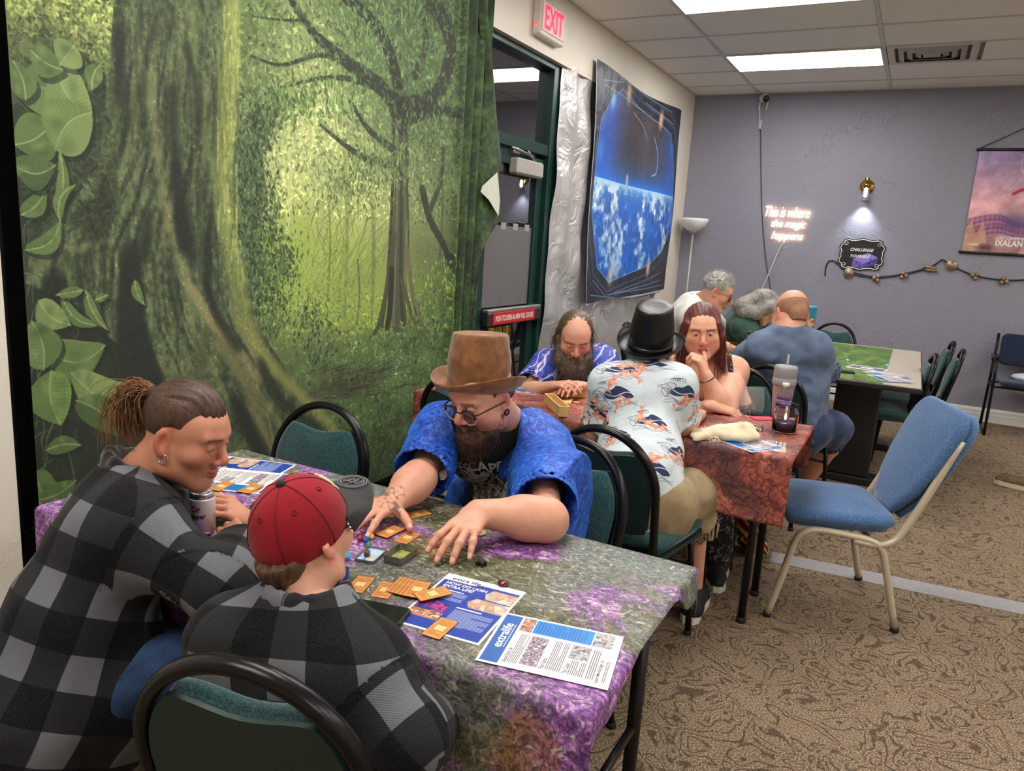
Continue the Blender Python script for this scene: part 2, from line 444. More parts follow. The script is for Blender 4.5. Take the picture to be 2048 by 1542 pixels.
def relax(P, F, it=1, lam=0.5):
    """light Laplacian smoothing"""
    E = np.concatenate([F[:, [0, 1]], F[:, [1, 2]], F[:, [2, 3]], F[:, [3, 0]]]); n = len(P)
    for _ in range(it):
        S = np.zeros_like(P); C = np.zeros(n)
        for k in range(3): S[:, k] = np.bincount(E[:, 0], P[E[:, 1], k], n)+np.bincount(E[:, 1], P[E[:, 0], k], n)
        C = np.bincount(E[:, 0], minlength=n)+np.bincount(E[:, 1], minlength=n); P = P*(1-lam)+lam*S/np.maximum(C, 1)[:, None]
    return P
def normals(P, F):
    n = np.cross(P[F[:, 2]]-P[F[:, 0]], P[F[:, 3]]-P[F[:, 1]]); N = np.zeros_like(P)
    for j in range(4):
        for k in range(3): N[:, k] += np.bincount(F[:, j], n[:, k], len(P))
    return N/np.maximum(np.linalg.norm(N, axis=1, keepdims=True), 1e-12)
def wav(P, f, seed, n=7):
    """smooth pseudo-random field on points, about -1..1"""
    g = np.random.default_rng(seed); o = np.zeros(len(P))
    for i in range(n):
        d = g.normal(size=3); d *= f*(0.6+0.9*g.random())/np.linalg.norm(d); o += np.sin(P@d*2*PI+g.random()*6.28+1.5*np.sin(P@d[[1, 2, 0]]*2.2+g.random()*6))
    return o/n*1.6
def solid(name, parts, m, parent=None, world=True):
    """one mesh from one or several (P, F) pairs"""
    Ps = []; Fs = []; o = 0
    for P, F in parts: Ps.append(P); Fs.append(F+o); o += len(P)
    P = np.concatenate(Ps); F = np.concatenate(Fs); me = bpy.data.meshes.new(name)
    me.vertices.add(len(P)); me.vertices.foreach_set('co', P.astype(np.float32).ravel())
    me.loops.add(F.size); me.loops.foreach_set('vertex_index', F.astype(np.int32).ravel())
    me.polygons.add(len(F)); me.polygons.foreach_set('loop_start', np.arange(0, F.size, 4, dtype=np.int32)); me.polygons.foreach_set('use_smooth', np.ones(len(F), bool))
    me.update(calc_edges=True); me.validate(); return add(name, me, m, parent, world), P
# ================================================================== THE SETTING
XW, YB, ZC, XE, YF = -2.36, 8.29, 3.05, 4.6, -2.6
def m_plaster(name, col, strength, var=0.04):
    t = NT(name); c = t.coord('Object')
    v = t.n('TexVoronoi', dict(feature='SMOOTH_F1'), Vector=t.n('Mapping', Vector=c).outputs[0], Scale=9.0, Smoothness=0.6)
    nz = t.noise(c, 13, 5, 0.6, 1.2); n2 = t.noise(c, 3.5, 3)
    k = t.ramp(nz, [(0.50, (0, 0, 0)), (0.58, (1, 1, 1))]); patch = t.ramp(n2, [(0.45, (0, 0, 0)), (0.6, (1, 1, 1))])
    h = t.math('MULTIPLY_ADD', t.math('MULTIPLY', k, patch), 0.7, t.math('MULTIPLY', t.noise(c, 60, 2), 0.25))
    t.set(Base_Color=t.ramp(n2, [(0.2, tuple(x*(1-var) for x in col)), (0.8, tuple(min(1, x*(1+var)) for x in col))]), Roughness=0.55)
    return t.bump(h, strength, 0.004).m
M_cream = m_plaster('cream_plaster', srgb(226, 219, 206), 0.35)
M_grey = m_plaster('grey_plaster', srgb(140, 138, 151), 0.9, 0.03)
M_white = mat('white_trim', srgb(222, 218, 212), 0.45, var=0.03, bump=0.05)
M_tile = mat('ceiling_tile', srgb(236, 231, 224), 0.9, var=0.02, vscale=30, bump=0.25, bscale=260)
M_tbar = mat('ceiling_grid', srgb(205, 198, 188), 0.5, var=0.02)
M_black = mat('black_paint', srgb(18, 18, 20), 0.4, var=0.1)
M_green_al = mat('green_aluminium', srgb(26, 58, 52), 0.35, 0.2, var=0.1)

def m_carpet():
    t = NT('patterned_carpet'); c = t.coord('Object')
    wob = t.noise(c, 6.0, 1.6, 0.5, 1.1)
    fr = t.math('FRACT', t.math('MULTIPLY', wob, 10.0)); ln = t.math('ABSOLUTE', t.math('SUBTRACT', fr, 0.5))
    line = t.ramp(ln, [(0.07, (1, 1, 1)), (0.17, (0, 0, 0))])
    brk = t.ramp(t.noise(c, 16, 2), [(0.34, (0, 0, 0)), (0.44, (1, 1, 1))])
    line = t.math('MULTIPLY', line, brk)
    sp = t.noise(c, 190, 2, 0.8); sp2 = t.noise(c, 90, 2, 0.7)
    base = t.ramp(sp, [(0.36, srgb(58, 47, 38)), (0.5, srgb(130, 110, 90)), (0.64, srgb(192, 174, 148))])
    base = t.mix(t.math('MULTIPLY', sp2, 0.2), base, srgb(112, 95, 77))
    colr = t.mix(t.math('MULTIPLY', line, 0.72), base, srgb(62, 49, 39))
    t.set(Base_Color=colr, Roughness=0.95, Specular_IOR_Level=0.1)
    return t.bump(t.math('ADD', t.math('MULTIPLY', sp, 1.0), t.math('MULTIPLY', line, -0.8)), 0.6, 0.004).m
M_carpet = m_carpet()

tag(MB().box((-3.2, YF-.1, -0.06), (XE+.1, YB+.2, 0)).build('floor', M_carpet), kind='structure')
tag(MB().box((-3.2, YF-.2, ZC+0.02), (XE+.2, YB+.2, ZC+0.10)).build('ceiling', mat('plenum', srgb(150, 146, 140), 0.9, var=.02)), kind='structure')
ceiling = bpy.data.objects['ceiling']
XL = [XW, -1.70, -0.48, 0.74, 1.96, 3.18, 4.40, XE]
YL = [7.26+0.6*k for k in range(-17, 2)]; YL = [YF]+[y for y in YL if y > YF+0.05]+[YB]
LIGHTS = [(1, 7.26-0.6), (1, 7.26-0.6*4), (1, 7.26-0.6*7), (1, 7.26-.6*10), (1, 7.26-0.6*13), (4, 7.26-0.6), (4, 7.26-.6*4), (4, 7.26-.6*7), (4, 7.26-.6*10), (4, 7.26-.6*13)]
VENT = (2, 7.26-0.6)
tile_cache = {}
for i in range(len(XL)-1):
    for j in range(len(YL)-1):
        x0, x1, y0, y1 = XL[i], XL[i+1], YL[j], YL[j+1]
        if any(i == a and abs(y0-b) < 0.02 for a, b in LIGHTS): continue
        if i == VENT[0] and abs(y0-VENT[1]) < 0.02: x0 = x0+0.66
        key = (round(x1-x0, 3), round(y1-y0, 3))
        if key not in tile_cache: tile_cache[key] = MB().box((0.012, 0.012, 0), (key[0]-0.012, key[1]-0.012, 0.014), bev=0.004).mesh('ceiling_tile')
        o = add('ceiling_tile', tile_cache[key], M_tile, ceiling); o.location = (x0, y0, ZC+0.004)
for x in XL[:-1]: MB().box((x-0.012, YF, ZC-0.002), (x+0.012, YB, ZC+0.012)).build('grid_bar', M_tbar, ceiling)
for y in YL: MB().box((XW, y-0.012, ZC-0.001), (XE, y+0.012, ZC+0.012)).build('grid_bar', M_tbar, ceiling)

# ceiling light panels (the lamps of the room)
def m_lamp():
    t = NT('light_diffuser'); t.set(Base_Color=(0.9, 0.9, 0.9), Emission_Color=(1.0, 0.965, 0.92), Emission_Strength=LAMP_STRENGTH); return t.m
M_lamp = m_lamp()
root = None
def light_panel(i, y0, label):
    global root
    if root is None:
        root = empty('ceiling_light', (XL[i]+.61, y0+.3, ZC), 0, label, 'ceiling light', 'fluorescent ceiling panels')
        MB().box((-.585, -.275, -0.004), (.585, .275, 0.0), bev=.002).build('diffuser', M_lamp, root)
        f = MB()
        f.box((-.608, -.298, -.008), (.608, -.275, .016)); f.box((-.608, .275, -.008), (.608, .298, .016)); f.box((-.608, -.275, -.008), (-.585, .275, .016)); f.box((.585, -.275, -.008), (.608, .275, .016))
        f.build('frame', M_tbar, root); return root
    return dup(root, (XL[i]+.61, y0+.3, ZC), 0, label)
names = ['glowing white ceiling light panel beside the square air vent', 'large glowing ceiling light panel cut by the top edge of the photo']
for k, (i, y0) in enumerate(LIGHTS): light_panel(i, y0, names[k] if k < 2 else 'glowing ceiling light panel further back in the room, outside the photo')

# air vent: concentric square louvres
vx, vy = XL[2]+0.33, VENT[1]+0.3
v = empty('air_vent', (vx, vy, ZC), 0, 'square white air vent with stepped louvres next to the light panel', 'air vent')
f = MB()
f.box((-.31, -.29, -.004), (.31, -.24, .006)); f.box((-.31, .24, -.004), (.31, .29, .006)); f.box((-.31, -.24, -.004), (-.26, .24, .006)); f.box((.26, -.24, -.004), (.31, .24, .006))
f.build('frame', M_tbar, v)
MB().box((-.30, -.28, .008), (.30, .28, .014)).build('backing', mat('vent_dark', srgb(70, 66, 62), .8, var=.1), v)
for k in range(3):
    a, b = .235-.06*k, .215-.06*k; q = MB(); r = a-.04; s_ = b-.04
    P = lambda a, b, z: [(-a, -b, z), (a, -b, z), (a, b, z), (-a, b, z)]
    q.raw(P(a, b, .004)+P(r, s_, -.016)+P(r, s_, -.012)+P(a, b, .008), [(k2+4*l, (k2+1) % 4+4*l, (k2+1) % 4+4*((l+1) % 4), k2+4*((l+1) % 4)) for l in range(4) for k2 in range(4)])
    q.build('louvre', mat('vent_metal', srgb(176, 170, 162), .4, .3, var=.05), v)
MB().box((-.06, -.045, -.014), (.06, .045, -.008), bev=.002).build('centre_plate', MATS['vent_metal'], v)

# walls
wl = MB()
wl.box((XW-.16, YF, 0), (XW, 1.235, ZC)); wl.box((XW-.16, 1.235, 2.64), (XW, 7.55, ZC)); wl.box((XW-.16, 7.55, 0), (XW, YB, ZC))
tag(wl.build('wall_left', M_cream), kind='structure')
tag(MB().box((-3.2, YB, 0), (XE, YB+.15, ZC)).build('wall_back', M_grey), kind='structure')
tag(MB().box((XE, YF, 0), (XE+.15, YB, ZC)).build('wall_right', M_cream), kind='structure')
tag(MB().box((XW-.16, YF-.15, 0), (XE, YF, ZC)).build('wall_front', M_cream), kind='structure')
def base(x0, y0, x1, y1, name):
    m = MB(); d = unit(A(x1-x0, y1-y0, 0)); n = A(-d[1], d[0], 0); L = np.hypot(x1-x0, y1-y0)
    prof = [(0, 0), (.016, 0), (.016, .07), (.012, .085), (.012, .105), (.006, .125), (0, .13)]
    vs = [A(x0, y0, 0)+d*s_*L+n*p[0]+A(0, 0, p[1]) for s_ in (0, 1) for p in prof]; k = len(prof)
    m.raw(vs, [(i, (i+1) % k, k+(i+1) % k, k+i) for i in range(k)]+[tuple(range(k)), tuple(range(2*k-1, k-1, -1))])
    tag(m.build(name, M_white), kind='structure')
base(XE, YB, XW, YB, 'baseboard_back'); base(XW, 1.235, XW, YF, 'baseboard_left')

# storefront in the left wall: dark window behind the hanging cloths, green door frame with transom
XG = -2.45
def m_glass():
    t = NT('night_glass'); t.set(Base_Color=(.012, .012, .016), Roughness=0.015, Specular_IOR_Level=1.0, IOR=2.1); return t.m
M_glass = m_glass()
win = tag(MB().box((XG-.05, 1.24, 0), (XG-.03, 3.98, 2.64)).build('window_1', M_glass), kind='structure')
for y in (1.235, 2.6, 3.95): MB().box((XG-.06, y, 0), (XG+.03, y+.045, 2.64), bev=.004).build('window_frame', M_black, win)
for z in (0, .38, 2.59): MB().box((XG-.06, 1.24, z), (XG+.03, 3.98, z+.05), bev=.004).build('window_frame', M_black, win)
tag(MB().box((XG-.05, 5.02, 0), (XG-.03, 7.55, 2.64)).build('window_2', M_glass), kind='structure')
for y in (6.2, 7.5): MB().box((XG-.06, y, 0), (XG+.0, y+.045, 2.64), bev=.004).build('window_frame', M_black, bpy.data.objects['window_2'])
door = tag(empty('door_1', (XG, 4.4, 0)), kind='structure')
def dpart(name, lo, hi, m, bev=.004, par=None): return MB().box(A(*lo)-A(XG, 4.4, 0), A(*hi)-A(XG, 4.4, 0), bev=bev).build(name, m, par or door)
dpart('frame_post', (XG-.06, 4.915, 0), (XG+.05, 5.05, 2.64), M_green_al)
dpart('frame_post', (XG-.06, 3.98, 0), (XG+.03, 4.05, 2.64), M_green_al)
dpart('head_bar', (XG-.06, 4.05, 2.60), (XG+.05, 4.915, 2.64), M_green_al)
dpart('transom_bar', (XG-.06, 4.05, 2.025), (XG+.04, 4.915, 2.10), M_green_al)
dpart('transom_pane', (XG-.02, 4.05, 2.10), (XG-.012, 4.915, 2.60), M_glass, 0)
dpart('stile', (XG-.04, 4.82, .02), (XG+.015, 4.905, 2.0), M_green_al)
dpart('stile', (XG-.04, 4.06, .02), (XG+.015, 4.15, 2.0), M_green_al)
dpart('rail', (XG-.04, 4.15, 1.92), (XG+.015, 4.82, 2.0), M_green_al)
dpart('rail', (XG-.04, 4.15, .02), (XG+.015, 4.82, .27), M_green_al)
dpart('pane', (XG-.02, 4.15, .27), (XG-.012, 4.82, 1.92), M_glass, 0)
dpart('window_film', (XG-.010, 4.16, .99), (XG-.004, 4.82, 1.525), mat('grey_film', srgb(104, 101, 103), .6, var=.06, vscale=6), 0)
for k in range(4): dpart('tape_tab', (XG-.004, 4.2+.17*k, 1.50), (XG-.001, 4.27+.17*k, 1.545), mat('clear_tape', srgb(150, 150, 155), .3), 0)
M_alu = mat('brushed_aluminium', srgb(178, 176, 172), .35, .8, var=.06)
cl = dpart('door_closer', (XG+.0, 4.42, 1.86), (XG+.075, 4.80, 1.965), mat('closer_grey', srgb(176, 172, 166), .45, .3, var=.04), .012)
a = MB(); a.tube([A(.03, .30, 2.0), A(.06, .02, 2.015), A(.04, -.02, 2.02)], .009, 8); a.box((.0, .0, 1.99), (.05, .09, 2.02), bev=.004); a.tube([A(.02, .35, 1.98), A(.09, .12, 2.01)], .007, 8)
a.build('closer_arm', M_alu, door)
pb = dpart('push_bar', (XG+.015, 4.15, .875), (XG+.07, 4.92, .965), mat('push_bar_dark', srgb(66, 64, 64), .35, .5, var=.05), .008)
dpart('bar_cap', (XG+.02, 4.15, .965), (XG+.065, 4.92, .985), M_alu, .004)
dpart('alarm_plate', (XG+.07, 4.20, .885), (XG+.078, 4.80, .965), mat('red_plate', srgb(196, 32, 40), .35, var=.04), .002)
M_white_ink = mat('white_ink', srgb(238, 236, 232), .6)
text_mesh('push', frame(A(.0795, .10, .925), A(0, 1, 0), A(0, 0, 1), A(1, 0, 0)), w=.54, h=.038).build('lettering', M_white_ink, door)
t = NT('golden_poster'); c = t.coord('Object', (1, 6, 1)); t.set(Base_Color=t.ramp(t.noise(c, 5, 3), [(.35, srgb(40, 42, 14)), (.5, srgb(150, 128, 28)), (.65, srgb(214, 190, 70))]), Roughness=.25)
dpart('window_poster', (XG-.010, 4.28, .32), (XG-.004, 4.60, .85), t.m, 0)

# exit sign above the door
e = empty('exit_sign', (XW, 4.62, 2.80), 0, 'white box exit sign with glowing red letters above the door', 'exit sign')
MB().box((0, -.16, -.085), (.06, .20, .13), bev=.008).build('housing', mat('exit_housing', srgb(222, 214, 208), .4, var=.03), e)
MB().box((.06, -.145, -.055), (.066, .185, .115), bev=.002).build('face_plate', mat('exit_face', srgb(236, 214, 208), .5), e)
text_mesh('exit', frame(A(.0675, .02, .03), A(0, 1, 0), A(0, 0, 1), A(1, 0, 0)), w=.27, h=.14).build('lettering', mat('exit_red', srgb(235, 20, 60), .5, emit=1.6), e)
MB().lathe([(0, -.002), (.006, -.002), (.006, .004), (0, .005)], 10, M=frame(A(.03, -.165, -.02), A(1, 0, 0), A(0, 0, 1), A(0, -1, 0))).build('indicator_light', mat('indicator_red', srgb(255, 30, 20), .4, emit=3.0), e)

# ------------------------------------------------------------------ forest tapestry
def paint_forest():
    Y0, Y1, Z0, Z1 = 1.285, 4.55, 0.10, 2.90; S = 470; W = int((Y1-Y0)*S); H = int((Z1-Z0)*S); cv = Canvas(W, H)
    def q(px, py): p = at(px, py, x=XW+.012); return ((p[1]-Y0)*S, (Z1-p[2])*S)
    def Q(l): return [q(*p) for p in l]
    yy, xx = np.mgrid[0:H, 0:W].astype(np.float32); n1 = fbm(H, W, 160, 5, seed=1); n2 = fbm(H, W, 26, 4, seed=2)
    def G(px, py, rx, ry):
        c = q(px, py); return np.exp(-(((xx-c[0])/(rx*S))**2+((yy-c[1])/(ry*S))**2))
    dark = np.array([46, 62, 42.]); mid = np.array([96, 126, 66.]); lite = np.array([200, 213, 128.]); lime = np.array([168, 200, 72.])
    a = np.zeros((H, W, 3), np.float32)+dark
    canopy = np.clip(G(640, 60, 1.0, .55)*1.1+.25*G(860, 200, .8, .9), 0, 1)*(0.35+0.9*n1)
    a += (mid-dark)*np.clip(canopy, 0, 1)[..., None]
    tl = np.clip(G(90, 40, .5, .3), 0, 1)*(0.3+1.0*n2); a += (np.array([150, 165, 80])-a)*np.clip(tl, 0, 1)[..., None]
    gl = np.clip(G(615, 350, .28, .62)*1.15+.8*G(740, 430, .42, .42)+.5*G(890, 420, .3, .5), 0, 1); a += (lite-a)*(np.clip(gl*(.75+.5*n1), 0, 1))[..., None]
    lo = np.clip(G(650, 540, .55, .28)*1.1+G(760, 600, .5, .2), 0, 1); a += (lime*0.92-a)*np.clip(lo*(.45+.75*n1), 0, 1)[..., None]
    gr = np.clip((yy-q(700, 640)[1])/(.25*S), 0, 1)*np.clip((xx-q(480, 700)[0])/(.3*S), 0, 1); a += (np.array([98, 130, 68])*(.65+.6*n2[..., None])-a)*(gr*.9)[..., None]
    bt = np.clip((yy-q(700, 800)[1])/(.5*S), 0, 1); a *= (1-.42*bt)[..., None]
    br = np.clip(G(960, 250, .5, 1.5), 0, 1); a += (np.array([58, 80, 46])*(.7+.6*n2[..., None])-a)*(br*.85)[..., None]
    cv.a = (a/255).astype(np.float32)
    g = np.random.default_rng(3)
    def scatter(n, pts, sz, jit, dens=None, al=.85, tint=None, gain=(.55, 1.55)):
        P = np.array(Q(pts)); lo, hi = P.min(0), P.max(0); xs = g.uniform(lo[0], hi[0], n); ys = g.uniform(lo[1], hi[1], n)
        xs = np.clip(xs, 1, W-2); ys = np.clip(ys, 1, H-2); c = cv.a[ys.astype(int), xs.astype(int)]*g.uniform(gain[0], gain[1], (n, 1))
        if tint is not None: c = c*.5+np.array(tint)/255*.5*g.uniform(.6, 1.3, (n, 1))
        leaves(cv, xs, ys, g.integers(sz[0], sz[1], n), g.integers(0, 16, n), c.astype(np.float32), al)
    scatter(9000, [(470, 0), (1010, 0), (1010, 420), (470, 420)], (7, 17), 1)
    scatter(5000, [(480, 300), (950, 300), (950, 660), (480, 660)], (4, 11), 1, gain=(.72, 1.25))
    scatter(9000, [(480, 600), (1000, 600), (1000, 960), (480, 960)], (5, 13), 1)
    scatter(3500, [(10, 0), (240, 0), (240, 160), (10, 160)], (6, 14), 1, gain=(.5, 1.7))
    # pale stems in the light
    for (x, y0, y1, w_, c, al) in [(535, 260, 440, 16, (196, 206, 132), .6), (575, 240, 470, 12, (214, 222, 150), .5), (640, 250, 520, 14, (176, 190, 110), .5), (690, 300, 640, 16, (120, 140, 66), .55), (745, 380, 640, 18, (112, 122, 70), .5),
                                   (655, 380, 600, 6, (88, 108, 52), .7), (715, 520, 650, 8, (84, 100, 50), .7), (770, 330, 600, 10, (150, 160, 90), .5), (880, 300, 520, 9, (70, 84, 48), .8), (905, 330, 560, 11, (120, 134, 76), .6), (930, 300, 540, 10, (92, 106, 60), .7)]:
        pts = Q(spline([(x, y0), (x+4, (y0+y1)/2), (x-2, y1)], 8)); cv.stroke(pts, w_*.72, c, al, 4)
    for k in range(60):   # hanging thin twigs
        x = g.uniform(500, 960); y = g.uniform(20, 420); l = g.uniform(40, 120); cv.stroke(Q(spline([(x, y), (x+g.uniform(-12, 12), y+l/2), (x+g.uniform(-18, 18), y+l)], 6)), 1.4, (60, 78, 42), .6)
    for k in range(46):
        x = g.uniform(650, 790); y = g.uniform(380, 520); cv.stroke(Q(spline([(x, y), (x-g.uniform(5, 40), y+40), (x-g.uniform(10, 50), y+90)], 6)), 1.6, (96, 98, 56), .55)
    # right tree: trunk, roots, branches
    def branch(pts, w0, w1, c=(50, 58, 42), al=.92, n=14):
        P = Q(spline(pts, n)); kx = [1.0+max(0, p[0]-520)*.0024 for p in spline(pts, n)]; cv.stroke(P, [(w0+(w1-w0)*i/(n-1))*kx[i] for i in range(n)], c, al, 3)
    branch([(806, 200), (806, 330), (800, 470), (795, 560), (800, 640)], 27, 38, (80, 86, 60), 1)
    for (dx, w_, c) in [(-20, 10, (46, 52, 38)), (-6, 6, (112, 116, 78)), (6, 8, (56, 62, 44)), (16, 6, (104, 106, 70)), (24, 5, (60, 66, 46))]:
        branch([(800+dx*.5, 220), (800+dx*.7, 400), (797+dx, 560), (798+dx*1.7, 650)], w_*.6, w_, c, .8)
    branch([(790, 470), (775, 580), (758, 650), (748, 668)], 13, 8, (74, 82, 54)); branch([(815, 500), (828, 590), (850, 640), (866, 662)], 11, 7, (110, 108, 74)); branch([(805, 560), (822, 620), (835, 656)], 9, 6, (84, 84, 58)); branch([(785, 540), (782, 610), (776, 655)], 13, 12, (44, 50, 38))
    branch([(806, 250), (770, 180), (700, 128), (640, 80), (600, 30), (575, -10)], 27, 12, (48, 56, 40)); branch([(806, 230), (790, 140), (760, 60), (700, 0), (680, -20)], 24, 18, (46, 54, 40))
    branch([(700, 128), (640, 110), (560, 130), (500, 112)], 9, 4); branch([(780, 195), (730, 165), (650, 155), (560, 175)], 12, 4); branch([(800, 330), (740, 320), (690, 290), (640, 250)], 14, 5)
    branch([(790, 300), (740, 260), (700, 200)], 12, 6); branch([(810, 210), (870, 190), (900, 100), (880, 30), (850, -10)], 20, 30, (44, 52, 38)); branch([(815, 240), (870, 222), (925, 235), (990, 300)], 18, 8, (46, 54, 40))
    branch([(845, 380), (860, 440), (890, 500), (920, 600), (935, 640)], 14, 10, (52, 58, 42)); branch([(830, 150), (850, 90), (845, 30)], 14, 8); branch([(600, 40), (560, 40), (480, 30)], 5, 2); branch([(860, 420), (880, 360), (885, 300)], 10, 8, (62, 70, 48)); branch([(905, 470), (925, 420), (930, 340)], 9, 7, (58, 66, 46))
    scatter(3500, [(480, 0), (1000, 0), (1000, 330), (480, 330)], (9, 24), 1, tint=(108, 142, 78), gain=(.7, 1.5), al=.8)
    for cxp, cyp, rx, n, tn in [(640, 190, 90, 260, (112, 150, 74)), (560, 210, 60, 160, (104, 140, 72)), (760, 330, 70, 420, (112, 140, 78)), (700, 380, 60, 300, (128, 152, 84)), (850, 250, 50, 150, (92, 120, 66)), (730, 60, 120, 350, (104, 138, 78)), (900, 560, 60, 300, (126, 160, 66)), (880, 640, 70, 300, (116, 150, 62))]:
        xs = g.normal(cxp, rx*.5, n); ys = g.normal(cyp, rx*.33, n); P = np.array(Q(list(zip(xs, ys)))); leaves(cv, P[:, 0], P[:, 1], g.integers(8, 20, n), g.integers(3, 13, n), (np.array(tn)/255*g.uniform(.6, 1.35, (n, 1))).astype(np.float32), .85)
    # dark willow bush beside the big trunk
    for cxp, cyp, rx, n in [(500, 330, 38, 500), (510, 420, 46, 600), (500, 530, 50, 700), (530, 600, 50, 600), (520, 250, 30, 250), (620, 640, 30, 150), (560, 520, 40, 300), (640, 690, 50, 200)]:
        xs = g.normal(cxp, rx*.5, n); ys = g.normal(cyp, rx*.85, n); P = np.array(Q(list(zip(xs, ys)))); leaves(cv, P[:, 0], P[:, 1], g.integers(7, 16, n), g.integers(4, 13, n), (np.array([72, 96, 58])/255*g.uniform(.5, 1.5, (n, 1))).astype(np.float32), .85)
    xs = g.uniform(520, 700, 1200); ys = 640-np.abs(g.normal(0, 90, 1200)); P = np.array(Q(list(zip(xs, ys)))); leaves(cv, P[:, 0], P[:, 1], g.integers(4, 10, 1200), g.integers(0, 16, 1200), (np.array([150, 186, 70])/255*g.uniform(.55, 1.25, (1200, 1))).astype(np.float32), .7)
    # earth path and twigs
    P = q(690, 770); cv.glow(P[0], P[1], .42*S, .12*S, (62, 62, 46), .8)
    for k in range(70):
        x = g.uniform(590, 800); y = g.uniform(735, 800); cv.stroke(Q(spline([(x, y), (x+15, y-g.uniform(0, 6)), (x+g.uniform(20, 60), y-g.uniform(4, 20))], 5)), g.uniform(1, 2.6), [(92, 92, 66), (40, 42, 32), (70, 70, 50)][k % 3], .7)
    scatter(5000, [(660, 660), (1000, 660), (1000, 960), (660, 960)], (7, 15), 1, gain=(.6, 1.55))
    # the big mossy trunk with roots
    tr = [(232, -30), (226, 60), (222, 150), (212, 250), (190, 330), (150, 400), (96, 450), (58, 490), (44, 620), (60, 700), (120, 800), (66, 1060), (600, 1060), (680, 960), (664, 890), (640, 832), (600, 800), (560, 720), (520, 660), (492, 560), (474, 470), (464, 380), (468, 250), (474, 100), (478, -30)]
    m = cv.mask(Q(tr)); sl = (m[0], m[1]); hh, ww = m[4].shape
    t1 = fbm(H, W, 60, 5, .6, sx=.35, sy=1.6, seed=5)[sl]; t2 = fbm(H, W, 12, 3, .6, sx=.6, sy=.9, seed=6)[sl]; t3 = fbm(H, W, 200, 3, seed=8)[sl]
    base_c = np.array([60, 76, 50.])+(np.array([104, 122, 74.])-np.array([60, 76, 50.]))*np.clip(t1*1.6-.3, 0, 1)[..., None]
    base_c = base_c*(.55+.85*t2[..., None]); base_c = base_c*(.72+.5*t3[..., None]); cv.blend(sl, m[4].astype(np.float32), base_c)
    def ridge(pts, w0, w1, c, al, soft=8, n=22): P = Q(spline(pts, n)); cv.stroke(P, [w0+(w1-w0)*i/(n-1) for i in range(n)], c, al, soft)
    LB = np.array([(-30, 232), (150, 222), (250, 212), (330, 190), (400, 150), (450, 100), (490, 66), (620, 56), (1060, 60)]); RB = np.array([(-30, 478), (250, 468), (380, 464), (470, 474), (560, 492), (660, 520), (720, 560), (800, 600), (832, 640), (960, 690), (1060, 760)])
    for k in range(170):
        u_ = g.uniform(.02, .98); ya = g.uniform(-30, 800); yb = ya+g.uniform(120, 420); ys_ = np.linspace(ya, min(yb, 1040), 12); ph = g.uniform(0, 6)
        pts = [(np.interp(y, LB[:, 0], LB[:, 1])*(1-u_)+np.interp(y, RB[:, 0], RB[:, 1])*u_+5*math.sin(y*.03+ph), y) for y in ys_]; w_ = g.uniform(3, 13); dk = g.random() < .55
        cv.stroke(Q(pts), [w_*math.sin(PI*(i+.5)/12)**.5 for i in range(12)], (30, 38, 29) if dk else [(126, 140, 86), (104, 118, 70), (140, 132, 88)][k % 3], g.uniform(.16, .40)*(1 if dk else .8*(.5+u_)), 4)
    ridge([(462, -20), (458, 120), (452, 250), (446, 370), (458, 480), (480, 570), (510, 680), (545, 740)], 34, 16, (170, 184, 84), .5, 26); ridge([(472, -20), (468, 120), (464, 260), (458, 390), (470, 480), (488, 560)], 10, 7, (196, 208, 104), .5, 10)
    ridge([(384, 0), (390, 120), (402, 220), (424, 330), (440, 430), (470, 560), (500, 660)], 12, 14, (122, 142, 72), .5, 16); ridge([(300, 150), (315, 290), (330, 390), (350, 480), (372, 560), (400, 610), (440, 690), (500, 760), (560, 850)], 12, 20, (132, 138, 84), .55, 14)
    ridge([(228, 100), (226, 250), (214, 320), (180, 400), (110, 470), (70, 560)], 8, 16, (104, 122, 74), .55, 10); ridge([(260, 290), (240, 350), (226, 420), (190, 470), (160, 500)], 8, 10, (120, 130, 82), .55, 8)
    ridge([(420, 620), (460, 700), (500, 780), (530, 870), (560, 960)], 26, 30, (112, 112, 66), .5, 18); ridge([(480, 640), (520, 700), (560, 750), (600, 790), (650, 840), (700, 900)], 26, 18, (142, 146, 74), .55, 14); ridge([(430, 650), (400, 720), (420, 820), (470, 920)], 20, 26, (84, 96, 58), .5, 18); ridge([(380, 570), (400, 600), (430, 650), (470, 690), (520, 760)], 14, 18, (150, 142, 92), .5, 10)
    for pts, w0, w1, al in [([(345, 170), (352, 300), (372, 430), (385, 520)], 16, 22, .55), ([(372, 90), (396, 180), (400, 260)], 8, 8, .5), ([(215, 360), (212, 420), (180, 470)], 26, 22, .6), ([(262, 500), (262, 600), (270, 700), (300, 800)], 26, 70, .9), ([(150, 440), (185, 420), (210, 400)], 14, 22, .8), ([(350, 330), (362, 430), (372, 500)], 14, 20, .6), ([(410, 560), (440, 640), (480, 700)], 10, 16, .5), ([(520, 720), (560, 800), (640, 860)], 14, 18, .55),
                            ([(240, 60), (238, 200)], 14, 10, .5), ([(110, 560), (100, 640)], 30, 30, .5), ([(470, 800), (520, 900), (560, 980)], 24, 40, .55), ([(300, 420), (290, 520)], 10, 16, .4)]:
        ridge(pts, w0, w1, (34, 42, 32), al, 16)
    for k in range(90):
        x = g.uniform(436, 476); y = g.uniform(-20, 560); o_ = 30*max(0, (y-400)/160)**1.5; cv.stroke(Q([(x+o_, y), (x+o_+g.uniform(-3, 3), y+g.uniform(15, 60))]), g.uniform(2, 6), [(212, 220, 120), (120, 136, 60), (84, 98, 50)][k % 3], .45, 3)
    scatter(7500, [(60, 0), (478, 0), (560, 960), (60, 960)], (4, 9), 1, gain=(.6, 1.5), al=.7)
